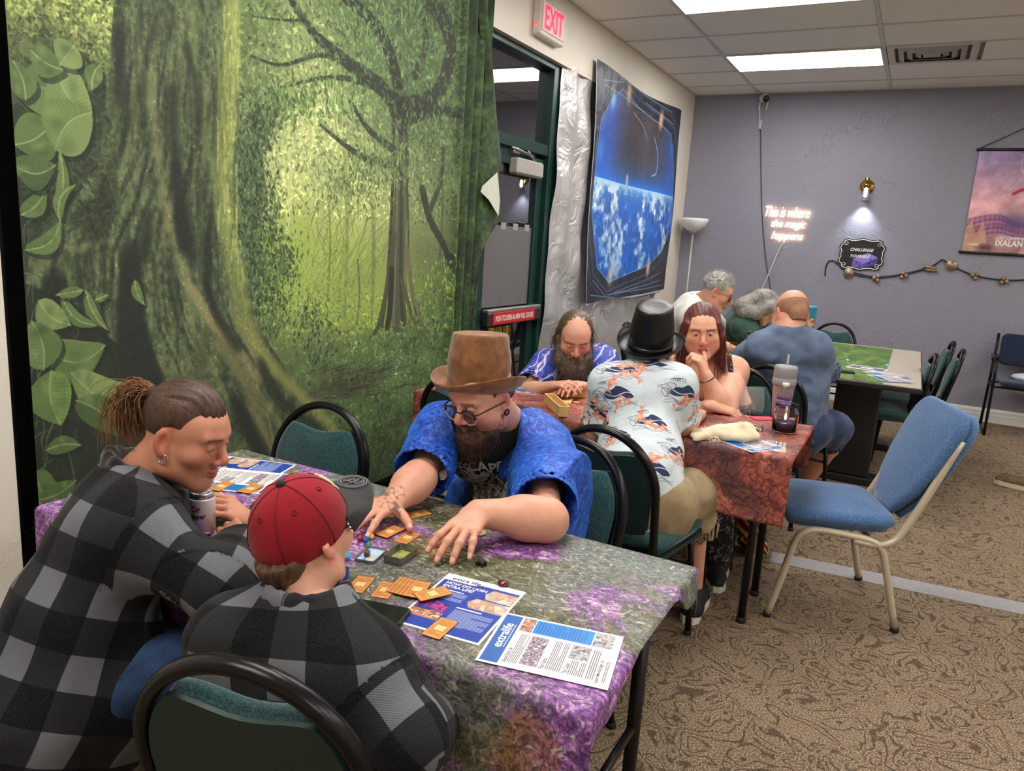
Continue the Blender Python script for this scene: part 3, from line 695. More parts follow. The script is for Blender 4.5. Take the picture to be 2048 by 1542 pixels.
    # undergrowth left of the trunk, big leaves
    P = Q([(-10, 230), (60, 190), (120, 230), (215, 170), (200, 330), (130, 420), (60, 480), (30, 560), (30, 300)]); cv.poly(P, (36, 46, 34), .7)
    p_ = q(120, 180); cv.glow(p_[0], p_[1], .35*S, .3*S, (40, 52, 36), .8)
    scatter(1500, [(10, 120), (225, 120), (180, 470), (30, 470)], (8, 20), 1, tint=(70, 92, 50), gain=(.5, 1.4))
    P = Q([(30, 560), (140, 600), (330, 780), (330, 1040), (50, 1060)]); cv.poly(P, (34, 42, 32), .85)
    def leaf(p0, p1, wd, c, c2, bend=0.0, n=14):
        a0, a1 = np.array(q(*p0)), np.array(q(*p1)); d = a1-a0; L = np.linalg.norm(d); t_ = d/L; nn = A(-t_[1], t_[0]); wpx = wd*S
        mid_ = [a0+d*i/n+nn*bend*L*math.sin(PI*i/n) for i in range(n+1)]; w_ = [wpx*(math.sin(PI*(i/n)**.8))**.8 for i in range(n+1)]
        cv.poly([m_+nn*x+A(5, 7) for m_, x in zip(mid_, w_)]+[m_-nn*x+A(5, 7) for m_, x in zip(mid_[::-1], w_[::-1])], (26, 34, 26), .6)
        cv.poly([m_+nn*x for m_, x in zip(mid_, w_)]+[m_-nn*x for m_, x in zip(mid_[::-1], w_[::-1])], c)
        cv.poly([m_+nn*x for m_, x in zip(mid_, w_)]+mid_[::-1], c2, .7)
        for i in range(2, n-1):
            for sg in (-1, 1): cv.stroke([mid_[i], mid_[min(i+1, n)]+nn*sg*w_[min(i+1, n)]*.9], 1.2, c2 if sg < 0 else c, .6)
        cv.stroke(mid_, 2.0, (168, 186, 116), .6)
        for i in range(5): j = g.integers(1, n-1); cv.glow(*(mid_[j]+nn*g.uniform(-.6, .6)*w_[j]), wpx*g.uniform(.3, .7), wpx*g.uniform(.3, .7), [(60, 84, 42), (150, 172, 98)][i % 2], .35)
    G1, G2, G3 = (104, 132, 68), (82, 110, 54), (130, 156, 84)
    for a0, a1, wd, c, c2, b in [((150, 215), (20, 175), .085, G1, G2, .15), ((100, 250), (25, 290), .07, G2, G1, -.1), ((115, 130), (185, 230), .075, G3, G1, .2), ((110, 300), (185, 225), .085, G1, G3, -.15), ((60, 100), (130, 140), .045, G2, G1, .1), ((150, 90), (120, 130), .05, G3, G1, 0), ((200, 130), (185, 180), .03, G1, G2, .1), ((110, 420), (118, 300), .02, G1, G2, .1), ((118, 440), (150, 370), .02, G1, G2, -.2), ((40, 430), (90, 380), .03, G2, G1, .1), ((48, 500), (120, 440), .03, G2, G1, .2), ((50, 200), (24, 120), .04, G2, G1, .1), ((24, 330), (110, 330), .05, G2, (60, 84, 48), .2),
                                 ((120, 590), (205, 650), .022, G1, G2, .2), ((170, 580), (215, 660), .02, G1, G2, .1), ((165, 580), (110, 590), .018, G1, G2, 0), ((190, 600), (215, 590), .014, G1, G2, 0), ((75, 600), (140, 650), .045, G3, G1, .15), ((90, 700), (210, 690), .075, G1, G2, .25), ((85, 740), (60, 640), .06, G1, G2, .1), ((140, 745), (300, 775), .07, G3, G1, .22), ((100, 740), (120, 850), .07, (112, 150, 66), G2, .1), ((150, 800), (235, 870), .055, (86, 116, 56), (66, 92, 46), -.1), ((70, 940), (130, 1000), .05, G2, G1, .2), ((75, 1000), (150, 960), .04, G2, (70, 96, 50), .1), ((90, 900), (160, 890), .03, (80, 106, 54), G2, -.1), ((270, 560), (290, 610), .02, G1, G2, .1)]:
        leaf(a0, a1, wd, c, c2, b)
    for k in range(40): x = g.uniform(35, 150); y = g.uniform(430, 1000); cv.stroke(Q(spline([(x, y), (x+g.uniform(-6, 14), y-30), (x+g.uniform(-10, 40), y-g.uniform(40, 80))], 6)), g.uniform(1, 2.4), (92, 118, 60), .6)
    # the part gathered in folds on the right: foliage with a bright fern patch
    x0 = int((3.72-Y0)*S); f1 = fbm(H, W, 40, 4, seed=11); f2 = fbm(H, W, 9, 2, seed=12)
    al = np.clip((xx-x0+60)/120, 0, 1)*.85; fc = (np.array([40, 58, 36.])+(np.array([72, 106, 46.])-np.array([40, 58, 36.]))*np.clip(f1*2.2-.7, 0, 1)[..., None])*(.6+.8*f2[..., None])
    cv.a = cv.a*(1-al[..., None])+fc/255*al[..., None]
    lum = cv.a@np.array([.3, .59, .11]); cv.a = np.clip(lum[..., None]+(cv.a-lum[..., None])*.84, 0, 1)*.97; cv.a = cv.a.astype(np.float32)
    return cv.image('forest_print'), (Y0, Y1, Z0, Z1)
FIMG, FB = paint_forest()
def m_cloth_print(name, im, bumpk):
    t = NT(name); tx = t.n('TexImage', dict(image=im, extension='EXTEND'), Vector=t.coord('UV'))
    geo = t.n('NewGeometry'); c = t.coord('Object')
    t.set(Base_Color=t.mix(geo.outputs['Backfacing'], tx.outputs[0], srgb(206, 204, 196)), Roughness=.75)
    cr = t.noise(c, 3.0, 4, .55, .5); t.bump(cr, bumpk, .05); return t.m
M_forest = m_cloth_print('forest_cloth', FIMG, .35)
def forest_tapestry():
    Y0, Y1, Z0, Z1 = FB; top, bot = 2.86, .15; nz = 66; P = []; UV = []
    ys = np.concatenate([np.linspace(1.287, 3.60, 70), 3.60+np.linspace(0, 1, 60)[1:]*.62]); g = []
    for j in range(nz+1):
        z = top+(bot-top)*j/nz; row = []; ur = []
        for s_ in ys:
            if s_ <= 3.60: y = s_; x = XW+.012+.006*math.sin(s_*5+z*1.3)*min(1, (top-z)*2+.2)
            else:
                q = (s_-3.60)/.62; y = 3.60+.27*q-.05*q*(top-z)/2.4; x = XW+.028+.028*math.sin(q*2*PI*3.2+.35*math.sin(z*2))+.02*q
            zz = z-.018*abs(math.sin((s_-1.28)*2.2))*(1 if j == 0 else .0)
            row.append((x, y, zz)); ur.append(((s_-Y0)/(Y1-Y0), (z-Z0)/(Z1-Z0)))
        P.append(row); UV += ur
    m = MB(); m.grid(P)
    # flap hanging free at the right: outer edge from the photo
    edge = [(964, -30), (972, 60), (981, 150), (992, 250), (1000, 322), (994, 350)]
    E1 = [at(px, py, x=XW+.06) for px, py in edge]; E1 = spline(E1, 24); n0 = len(m.v); rows = []
    for k, e_ in enumerate(E1):
        yi = min(3.845, e_[1]-.05); r_ = []
        for i in range(9):
            q = i/8; r_.append((XW+.05+.03*math.sin(q*PI)+.02*q, yi+(e_[1]-yi)*q, e_[2]))
            UV.append((min(.999, (4.22+(e_[1]-yi)*q-Y0)/(Y1-Y0)), (e_[2]-Z0)/(Z1-Z0)))
        rows.append(r_)
    m.grid(rows)
    edge2 = [(994, 350), (998, 420), (992, 446), (965, 490), (948, 540), (938, 620), (930, 690)]
    E2 = spline([at(px, py, x=XW+.06) for px, py in edge2], 24); rows = []
    for k, e_ in enumerate(E2):
        r_ = []; yi = min(3.845-.0*(k), e_[1]-.01); back = max(0, 1-k/8)
        for i in range(9):
            q = i/8; r_.append((XW+.05+.02*math.sin(q*PI)+.02*q+.012*back*math.sin(q*PI), yi+(e_[1]-yi)*q, e_[2]))
            UV.append((min(.999, (4.22+(e_[1]-yi)*q-Y0)/(Y1-Y0)), (e_[2]-Z0)/(Z1-Z0)))
        rows.append(r_)
    m.grid(rows)
    me = m.mesh('forest_tapestry'); setuv(me, UV)
    o = add('forest_tapestry', me, M_forest)
    tag(o, 'large tapestry printed with a mossy green forest and a giant tree trunk', 'tapestry')
    # turned-over corner showing the pale back of the cloth
    c3 = [at(px, py, x=XW+.105) for px, py in [(995, 345), (966, 372), (962, 384), (978, 400), (997, 432), (1000, 400)]]
    q = MB(); q.raw(c3+[p-A(.004, 0, 0) for p in c3], [(0, 1, 2, 3, 4, 5), (11, 10, 9, 8, 7, 6)]+[(i, (i+1) % 6, 6+(i+1) % 6, 6+i) for i in range(6)])
    cc = q.build('turned_corner', mat('cloth_back', srgb(196, 200, 184), .8, var=.05), o); tag(cc, 'pale cloth back of the turned-over edge')
forest_tapestry()

# silver curtain behind the space tapestry
def silver():
    P = []; y0, y1 = 5.0, 7.45
    for j in range(49):
        z = 2.66-2.5*j/48; r_ = []
        for i in range(101):
            y = y0+(y1-y0)*i/100-.06*(j/48)*(1-i/100); x = XG+.078+.016*math.sin(y*21+.8*math.sin(z*2.3))+.008*math.sin(y*9+z*7)+.006*math.sin(z*13+y*3)
            r_.append((x, y, z))
        P.append(r_)
    t = NT('silver_foil'); c = t.coord('Object'); vo = t.n('TexVoronoi', dict(feature='F1'), Vector=c, Scale=5.0)
    t.set(Base_Color=srgb(214, 212, 212), Metallic=.7, Roughness=.38); t.bump(t.math('ADD', t.noise(c, 6, 4, .6, 1.5), t.math('MULTIPLY', vo.outputs[0], .3)), .45, .05)
    tag(MB().grid(P).build('silver_curtain', t.m), 'crumpled silver foil curtain hanging beside the green door frame', 'curtain')
silver()

# space tapestry
def paint_space():
    W, H = 900, 740; cv = Canvas(W, H, (46, 50, 62)); K = [(1190, 115), (1362, 220), (1330, 580), (1165, 610)]
    Yc0, Yc1, Zc0, Zc1 = 5.45, 7.92, .93, 2.84
    def q(px, py): p = at(px, py, x=XW+.02); return ((p[1]-Yc0)/(Yc1-Yc0)*W, (Zc1-p[2])/(Zc1-Zc0)*H)
    def Q(l): return [q(*p) for p in l]
    n = fbm(H, W, 90, 5, seed=21); n2 = fbm(H, W, 22, 4, seed=22); cv.a *= (.6+.8*n)[..., None]
    octo = [(1215, 200), (1240, 178), (1275, 215), (1320, 250), (1340, 270), (1345, 330), (1340, 460), (1318, 505), (1290, 530), (1215, 565), (1190, 535), (1180, 420), (1188, 300), (1195, 240)]
    m = cv.mask(Q(octo)); yy = m[3]; xx = m[2]
    hz = q(1260, 372)[1]; t_ = (yy-hz)/H; tt = t_-.05*((xx/W-.5)**2)*0
    sky = np.array([70, 64, 68.]); col = np.empty(yy.shape+(3,)); col[:] = sky
    col *= (.75+.5*n[m[0], m[1]])[..., None]
    edge = np.exp(-((xx/W-.5)/.33)**4); col += (np.array([50, 90, 190])-col)*np.clip((1-edge)*1.2, 0, .85)[..., None]
    up = np.exp(-np.maximum(-tt, 0)/.05)*(tt < 0); col += (np.array([30, 120, 240])-col)*up[..., None]
    e = tt >= 0; cl = np.clip((n2[m[0], m[1]]*.8+n[m[0], m[1]]*1.2-1.02)*3.4+np.exp(-np.maximum(tt, 0)/.06)*.7, 0, 1); bl = np.array([30, 104, 206.])+(np.array([222, 236, 248.])-np.array([30, 104, 206.]))*(cl*np.clip(1.25-tt*1.7, .3, 1))[..., None]
    bl *= (.75+.4*n2[m[0], m[1]])[..., None]; top = np.exp(-np.maximum(tt, 0)/.03); bl += (np.array([170, 215, 255])-bl)*top[..., None]
    col[e] = bl[e]; cv.blend(m, m[4].astype(np.float32), col)
    g = np.random.default_rng(5)
    for k in range(160): x, y = g.uniform(1200, 1335), g.uniform(220, 360); p = q(x, y); cv.ellipse(p[0], p[1], 1.2, 1.2, (220, 225, 240), g.uniform(.3, .9))
    for k in range(5):
        pts = [(px+(1265-px)*-.05*k, py+(380-py)*-.05*k) for px, py in octo]; P = Q(pts+pts[:1]); cv.stroke(P, 2.2+.6*(k % 2), [(150, 196, 240), (30, 34, 46), (96, 130, 176), (24, 26, 34), (70, 96, 140)][k], .85)
    for (a, b) in [((1205, 170), (1290, 225)), ((1200, 160), (1240, 165)), ((1290, 205), (1345, 250)), ((1180, 560), (1210, 595)), ((1215, 590), (1320, 560)), ((1190, 250), (1184, 320)), ((1225, 585), (1320, 545)), ((1175, 590), (1250, 598)), ((1345, 240), (1355, 300)), ((1348, 450), (1335, 520)), ((1230, 150), (1340, 225)), ((1210, 590), (1325, 570))]: cv.stroke(Q([a, b]), 3, (150, 180, 215), .7)
    for px, py, r_, c in [(1253, 185, 26, (255, 200, 150)), (1320, 240, 24, (250, 190, 140)), (1218, 550, 26, (235, 200, 170)), (1290, 535, 24, (255, 205, 160)), (1220, 200, 22, (120, 190, 255)), (1195, 300, 26, (60, 130, 230)), (1336, 430, 22, (60, 130, 230)), (1342, 300, 22, (60, 120, 220))]:
        p = q(px, py); cv.glow(p[0], p[1], r_*1.5, r_*2.2, c, .85)
    P = Q(spline([(1308, 275), (1314, 310), (1310, 345), (1302, 352)], 10)); cv.stroke(P, 5, (120, 190, 255), .8, 4); P = Q(spline([(1265, 225), (1285, 250), (1295, 280)], 8)); cv.stroke(P, 2.5, (190, 200, 220), .8)
    q0 = Q(K)
    for k in range(4): cv.stroke([q0[k], q0[(k+1) % 4]], 7, (205, 212, 222), .9)
    cv.a = np.clip(cv.a, 0, 1); return cv.image('space_print'), (Yc0, Yc1, Zc0, Zc1)
SIMG, SB = paint_space()
t = NT('space_cloth'); tx = t.n('TexImage', dict(image=SIMG, extension='EXTEND'), Vector=t.coord('UV')); t.set(Base_Color=tx.outputs[0], Roughness=.42); t.bump(t.noise(t.coord('Object'), 2.6, 4, .55, .8), .5, .06)
def space_tapestry():
    c = [at(1190, 115, x=XW+.02), at(1362, 220, x=XW+.02), at(1330, 580, x=XW+.02), at(1165, 610, x=XW+.02)]; P = []; UV = []
    for j in range(31):
        r_ = []
        for i in range(41):
            u, v_ = i/40, j/30; p = (c[0]*(1-u)+c[1]*u)*(1-v_)+(c[3]*(1-u)+c[2]*u)*v_
            p = p+A(.012+.012*math.sin(u*9+v_*2)+.01*math.sin(v_*7+u*4), 0, -.05*math.sin(u*PI)*(1-v_)**2+.02*math.sin(u*7)*v_)
            r_.append(p); UV.append(((p[1]-SB[0])/(SB[1]-SB[0]), (p[2]-SB[2])/(SB[3]-SB[2])))
        P.append(r_)
    me = MB().grid(P).mesh('space_tapestry'); setuv(me, UV)
    tag(add('space_tapestry', me, t.m), 'tapestry printed with blue Earth seen through a spaceship window', 'tapestry')
space_tapestry()
# ================================================================== FURNITURE
def m_fabric(name, c0, c1, scale=260, rough=.9, bump=.4, sheen=.3):
    t = NT(name); c = t.coord('Object'); wv = t.n('TexVoronoi', dict(feature='F1'), Vector=c, Scale=scale)
    n = t.noise(c, scale*.6, 3, .7); f = t.math('ADD', t.math('MULTIPLY', wv.outputs[0], .5), t.math('MULTIPLY', n, .6))
    t.set(Base_Color=t.ramp(f, [(.35, c0), (.75, c1)]), Roughness=rough, Sheen_Weight=sheen, Specular_IOR_Level=.2)
    return t.bump(f, bump, .002).m
M_teal = m_fabric('teal_upholstery', srgb(20, 48, 52), srgb(52, 92, 92))
M_navy = m_fabric('navy_upholstery', srgb(16, 22, 38), srgb(38, 50, 78))
M_blue_f = m_fabric('blue_upholstery', srgb(40, 72, 116), srgb(92, 128, 172), 300)
M_frame = mat('black_frame', srgb(26, 25, 26), .28, .55, var=.1)
M_shell = mat('dark_green_shell', srgb(22, 46, 42), .55, var=.08, bump=.15, bscale=300)
M_beige = mat('beige_metal', srgb(196, 184, 160), .4, .2, var=.04)
M_foot = mat('rubber_foot', srgb(30, 28, 27), .8)

def back_frame():
    y = unit(A(0, -.10, .46)); x = A(-1, 0, 0); return frame(A(0, -.175, .44), x, y, np.cross(x, y))
def loop_pts(inset=0.0):
    r = [(-.176+inset, -.02), (-.182+inset, .10), (-.186+inset, .22)]
    r += [(-(.186-inset)*math.cos(a), .235+(.20-inset)*math.sin(a)) for a in np.linspace(.0, PI, 23)]
    r += [(.186-inset, .22), (.182-inset, .10), (.176-inset, -.02)]
    return r
def make_chair(label, shell=M_shell, frm=M_frame):
    t = empty('banquet_chair', (0, 0, 0), 0, label, 'chair', 'green banquet chairs')
    B = back_frame(); W = lambda p, z=0: np.array(B @ Vector((p[0], p[1], z)))
    MB().tube([W(p) for p in loop_pts()], .0135, 10, flat=(np.array(B.col[2][:3]), 1.25)).build('back_frame', frm, t)
    i = .02; pad = [(-.152, .085), (-.164, .18), (-.167, .235)]+[(-.167*math.cos(a), .235+.181*math.sin(a)) for a in np.linspace(.12, .80, 8)]
    tp = pad[-1]; pad += [(tp[0]*(1-q)-tp[0]*q, tp[1]+.004*math.sin(PI*q)-.020*math.sin(PI*q)**2) for q in np.linspace(0, 1, 11)[1:-1]]
    pad += [(-p[0], p[1]) for p in pad[:11][::-1]]; pad += [(.10, .07), (-.10, .07)]
    MB().cushion(pad[::-1], .045, M=B @ Matrix.Translation((0, 0, -.004)), bulge=.35).build('backrest', M_teal, t)
    MB().prism(pad, .0, .008, M=B @ Matrix.Translation((0, 0, -.013))).build('back_shell', shell, t)
    seat = [(-.20, -.16), (.20, -.16), (.215, .0), (.225, .14)]+arc(.185, .17, .04, .05, 0, PI/2, 5)+arc(-.185, .17, .04, .05, PI/2, PI, 5)+[(-.225, .14), (-.215, 0)]
    MB().cushion(seat, .062, M=Matrix.Translation((0, 0, .435)), bulge=.3).build('seat', M_teal, t)
    MB().prism(seat, .422, .436).build('seat_shell', shell, t)
    for s_ in (-1, 1):
        MB().tube([A(.176*s_, -.165, .46), A(.190*s_, -.20, .25), A(.205*s_, -.245, .012)], .0125, 8).build('leg', frm, t)
        MB().tube([A(.19*s_, .16, .425), A(.20*s_, .185, .25), A(.207*s_, .205, .012)], .0125, 8).build('leg', frm, t)
        MB().tube([A(.176*s_, -.165, .425), A(.19*s_, .16, .425)], .011, 8).build('seat_rail', frm, t)
        for y in (-.245, .205): MB().lathe([(0, 0), (.015, 0), (.015, .016), (.012, .02)], 10, c=(.2065*s_, y, 0)).build('foot', M_foot, t)
    MB().tube([A(-.197, .178, .30), A(.197, .178, .30)], .008, 8).build('stretcher', frm, t)
    MB().tube([A(-.195, -.195, .30), A(.195, -.195, .30)], .008, 8).build('stretcher', frm, t)
    return t
CH0 = make_chair('teal chair')
chair_used = [0]
def chair(x, y, rz, label):
    if not chair_used[0]:
        chair_used[0] = 1; CH0.location = (x, y, 0); CH0.rotation_euler = (0, 0, rz); CH0['label'] = label; return CH0
    return dup(CH0, (x, y, 0), rz, label)
R_ = math.radians
chair(-1.66, 1.605, R_(184), 'empty teal padded banquet chair pushed in against the forest tapestry')
chair(-0.87, 1.78, R_(170), 'teal banquet chair under the man in the brown top hat')
chair(-0.80, 2.49, R_(-5), 'black backed banquet chair under the person in the koi print shirt')
chair(-0.80, 0.905, R_(14), 'dark banquet chair in front, under the child in the red cap')
chair(-1.50, 0.78, R_(-12), 'banquet chair under the ponytailed man in the plaid jacket')
chair(-0.54, 4.37, R_(-14), 'green banquet chair under the bald man in the blue shirt')
chair(-0.59, 7.08, R_(178), 'green banquet chair at the far side of the grey table, before the wall')
chair(0.10, 6.14, R_(90), 'nearer of the two tall green banquet chairs seen edge on by the grey table')
chair(0.06, 6.70, R_(92), 'further of the two tall green banquet chairs seen edge on by the grey table')
chair(-0.08, 5.62, R_(94), 'green banquet chair tucked lowest under the corner of the grey table')
chair(-1.50, 3.58, R_(184), 'banquet chair under the long bearded man in the galaxy shirt')
chair(-0.74, 3.62, R_(170), 'banquet chair under the red haired woman')
chair(-1.62, 5.42, R_(-86), 'banquet chair under the grey haired man in the white shirt')
chair(-1.50, 6.25, R_(-100), 'banquet chair under the woman leaning over the far table')
chair(-1.62, 2.86, R_(-4), 'banquet chair mostly hidden behind the man in the brown top hat')

# blue stacking chair on the right
def blue_chair():
    t = empty('stacking_chair', (-.165, 3.33, 0), R_(110), 'blue upholstered stacking chair with beige metal frame, empty, on the right', 'chair')
    seat = arc(.20, .20, .03, .05, 0, PI/2, 4)+arc(-.20, .20, .03, .05, PI/2, PI, 4)+[(-.235, .05), (-.225, -.08)]+arc(-.15, -.12, .07, .07, PI, 1.5*PI, 5)+arc(.15, -.12, .07, .07, 1.5*PI, 2*PI, 5)+[(.225, -.08), (.235, .05)]
    MB().cushion(seat, .085, M=Matrix.Translation((0, 0, .395)), bulge=.25, rings=7).build('seat', M_blue_f, t)
    y = unit(A(0, -.20, .48)); x = A(-1, 0, 0); B = frame(A(0, -.205, .44), x, y, np.cross(x, y))
    bo = [(-.10, .0), (-.19, .12), (-.225, .24), (-.235, .36)]+arc(-.14, .40, .095, .095, PI, PI/2, 6)[1:]+arc(.14, .40, .095, .095, PI/2, 0, 6)+[(.235, .36), (.225, .24), (.19, .12), (.10, .0)]
    MB().cushion(bo[::-1], .06, M=B @ Matrix.Translation((0, 0, -.01)), bulge=.3, rings=7).build('backrest', M_blue_f, t)
    MB().cushion(bo, .025, M=B @ Matrix.Translation((0, 0, -.012)) @ Matrix.Diagonal((1, 1, -1, 1)), bulge=.2).build('back_cover', M_blue_f, t)
    for s_ in (-1, 1):
        X = .225*s_
        p = spline([A(X*1.06, .27, .012), A(X*1.03, .235, .16), A(X, .20, .33), A(X, .165, .375), A(X, .11, .388), A(X, -.02, .378), A(X, -.09, .365), A(X, -.13, .335), A(X*1.0, -.155, .27), A(X*1.05, -.225, .012)], 34)
        MB().tube(p, .0145, 8, flat=(A(1, 0, 0), 1.1)).build('leg_frame', M_beige, t)
        q = spline([A(X, -.02, .360), A(X, -.11, .352), A(X, -.17, .375), A(X*.99, -.215, .45), A(X*.98, -.285, .62), A(X*.97, -.355, .80)], 20)
        MB().tube(q, .0145, 8, flat=(A(1, 0, 0), 1.1)).build('back_post', M_beige, t)
        for yy in (.27, -.225): MB().lathe([(0, 0), (.017, 0), (.017, .018), (.012, .022)], 10, c=(X*1.055, yy, 0)).build('foot', M_foot, t)
        MB().lathe([(0, 0), (.008, 0), (.008, .02), (0, .022)], 10, M=frame(A(X*1.03, -.19, .13), A(0, 1, 0), A(0, 0, 1), A(1, 0, 0))).build('stacking_bumper', M_foot, t)
    MB().tube([A(-.225, .10, .375), A(.225, .10, .375)], .011, 8).build('cross_rail', M_beige, t)
    MB().tube([A(-.225, -.10, .355), A(.225, -.10, .355)], .011, 8).build('cross_rail', M_beige, t)
blue_chair()

# waiting-room armchair by the back wall
def armchair():
    t = empty('waiting_armchair', (1.02, 7.86, 0), R_(180), 'navy waiting room armchair with black tube arms against the grey wall', 'chair')
    MB().cushion(rrect(-.25, -.24, .25, .25, .05), .06, M=Matrix.Translation((0, 0, .44)), bulge=.3).build('seat', M_navy, t)
    y = unit(A(0, -.08, .40)); x = A(-1, 0, 0); B = frame(A(0, -.25, .60), x, y, np.cross(x, y))
    MB().cushion(rrect(-.255, -.02, .255, .27, .05)[::-1], .05, M=B, bulge=.3).build('backrest', M_navy, t)
    MB().prism(rrect(-.25, -.015, .25, .265, .05), 0, .012, M=B @ Matrix.Translation((0, 0, -.012))).build('back_shell', M_frame, t)
    for s_ in (-1, 1):
        X = .30*s_
        MB().tube(spline([A(X, .26, .012), A(X, .235, .3), A(X, .225, .48), A(X, .20, .60), A(X, .14, .655), A(X, -.02, .66), A(X, -.16, .655), A(X*.99, -.22, .62)], 26), .0125, 8).build('arm_frame', M_frame, t)
        MB().tube([A(X, .26, .012), A(X, -.22, .012)], .0125, 8).build('floor_runner', M_frame, t)
        MB().tube([A(X, -.22, .012), A(X*.98, -.20, .42), A(X*.94, -.27, .70), A(X*.93, -.31, .86)], .0125, 8).build('rear_leg', M_frame, t)
        MB().cushion(rrect(-.025, -.15, .025, .16, .02), .02, M=Matrix.Translation((X, 0, .668)), bulge=.2).build('arm_pad', M_frame, t)
        MB().tube([A(X, .23, .42), A(X*.98, -.20, .42)], .010, 8).build('seat_rail', M_frame, t)
    MB().tube([A(-.30, .16, .425), A(.30, .16, .425)], .010, 8).build('cross_rail', M_frame, t)
    MB().tube([A(-.30, -.18, .425), A(.30, -.18, .425)], .010, 8).build('cross_rail', M_frame, t)
armchair()

# ------------------------------------------------------------------ tables
def m_cloth_purple():
    t = NT('mossy_purple_print'); c = t.coord('Object'); cs = t.coord('Object', (1, 1.5, 1), (0, 0, .5))
    w1 = t.noise(cs, 3.2, 6, .62, .8); w2 = t.noise(c, 2.3, 3, .5, .4); fine = t.noise(cs, 55, 6, .78, 1.6); fil = t.noise(cs, 24, 5, .7, 2.2)
    pur = t.noise(t.n('Mapping', Vector=c, Location=(3.3, 1.7, 0)).outputs[0], 3.6, 4, .55, .6)
    base = t.ramp(w1, [(.32, srgb(52, 56, 46)), (.44, srgb(112, 112, 76)), (.53, srgb(140, 138, 128)), (.62, srgb(96, 98, 92)), (.72, srgb(176, 172, 140))])
    base = t.mix(t.ramp(w2, [(.48, (0, 0, 0)), (.66, (.7, .7, .7))]), base, srgb(126, 140, 134))
    pc = t.ramp(fil, [(.36, srgb(104, 58, 130)), (.5, srgb(176, 106, 196)), (.64, srgb(230, 170, 240))])
    base = t.mix(t.ramp(pur, [(.49, (0, 0, 0)), (.57, (.9, .9, .9))]), base, pc)
    orr = t.ramp(t.noise(t.n('Mapping', Vector=c, Location=(8, 2, 1)).outputs[0], 5.5, 3, .5), [(.62, (0, 0, 0)), (.70, (.6, .6, .6))])
    base = t.mix(orr, base, srgb(184, 126, 66))
    base = t.mix(t.ramp(fine, [(.44, (1, 1, 1)), (.56, (0, 0, 0))]), base, t.mix(.75, base, (.012, .012, .012)))
    base = t.mix(t.ramp(fil, [(.56, (0, 0, 0)), (.68, (.7, .7, .7))]), base, srgb(228, 222, 206))
    t.set(Base_Color=base, Roughness=.5, Specular_IOR_Level=.35); return t.bump(t.noise(c, 7, 3), .12, .02).m
def m_cloth_lava():
    t = NT('red_rock_print'); c = t.coord('Object'); w1 = t.noise(c, 5, 6, .66, 1.1)
    vo = t.n('TexVoronoi', dict(feature='DISTANCE_TO_EDGE'), Vector=t.n('VectorMath', dict(operation='ADD'), i0=c, i1=t.n('VectorMath', dict(operation='SCALE'), i0=t.n('TexNoise', Vector=c, Scale=7.0, Detail=4.0).outputs['Color'], Scale=.34).outputs[0]).outputs[0], Scale=16.0)
    base = t.ramp(w1, [(.32, srgb(84, 56, 58)), (.44, srgb(156, 82, 72)), (.55, srgb(190, 106, 88)), (.66, srgb(220, 148, 124))])
    big = t.noise(t.n('Mapping', Vector=c, Location=(5, 1, 2)).outputs[0], 3.0, 3); base = t.mix(t.ramp(big, [(.52, (0, 0, 0)), (.64, (.8, .8, .8))]), base, srgb(74, 58, 62))
    crack = t.ramp(vo.outputs[0], [(.0, (1, 1, 1)), (.10, (0, 0, 0))]); fine = t.ramp(t.noise(c, 34, 6, .75, 1.5), [(.40, (1, 1, 1)), (.50, (0, 0, 0))])
    base = t.mix(t.math('MULTIPLY', crack, .75), base, srgb(46, 28, 30)); base = t.mix(t.math('MULTIPLY', fine, .55), base, srgb(60, 34, 34))
    t.set(Base_Color=base, Roughness=.55, Specular_IOR_Level=.3); return t.bump(t.noise(c, 7, 3), .12, .02).m
M_cl1 = m_cloth_purple(); M_cl2 = m_cloth_lava()
M_lam = mat('pale_laminate', srgb(206, 198, 186), .4, var=.02)
M_leg = mat('dark_leg', srgb(34, 31, 30), .35, .5, var=.08)
def folding_table(x0, x1, y0, y1, z, legs, label):
    t = empty('folding_table', ((x0+x1)/2, (y0+y1)/2, 0), 0, label, 'table'); o = A((x0+x1)/2, (y0+y1)/2, 0)
    MB().box(A(x0, y0, z-.028)-o, A(x1, y1, z)-o, bev=.005).build('tabletop', M_lam, t)
    MB().box(A(x0+.06, y0+.04, z-.07)-o, A(x1-.06, y0+.06, z-.03)-o).build('apron', M_leg, t); MB().box(A(x0+.06, y1-.06, z-.07)-o, A(x1-.06, y1-.04, z-.03)-o).build('apron', M_leg, t)
    for (lx, ly) in legs:
        MB().tube([A(lx, ly, z-.03)-o, A(lx, ly, .015)-o], .016, 12).build('leg', M_leg, t)
        MB().lathe([(0, 0), (.02, 0), (.02, .02), (.015, .024)], 12, c=tuple(A(lx, ly, 0)-o)).build('foot', M_foot, t)
    for lx in sorted({l[0] for l in legs}):
        yy = [l[1] for l in legs if l[0] == lx]; MB().tube([A(lx, min(yy), .42)-o, A(lx, max(yy), .42)-o], .010, 8).build('cross_bar', M_leg, t)
    return t
T1 = (-1.795, -.352, .990, 1.615, .742); T2 = (-1.93, -.302, 2.752, 3.345, .742); ZT = .7455
folding_table(*T1, [(-.405, 1.45), (-.405, 1.12), (-1.70, 1.45), (-1.70, 1.12)], 'folding table under the purple mossy cloth in front')
folding_table(*T2, [(-.42, 3.18), (-.42, 2.90), (-1.80, 3.18), (-1.80, 2.90)], 'folding table under the red rock print cloth')
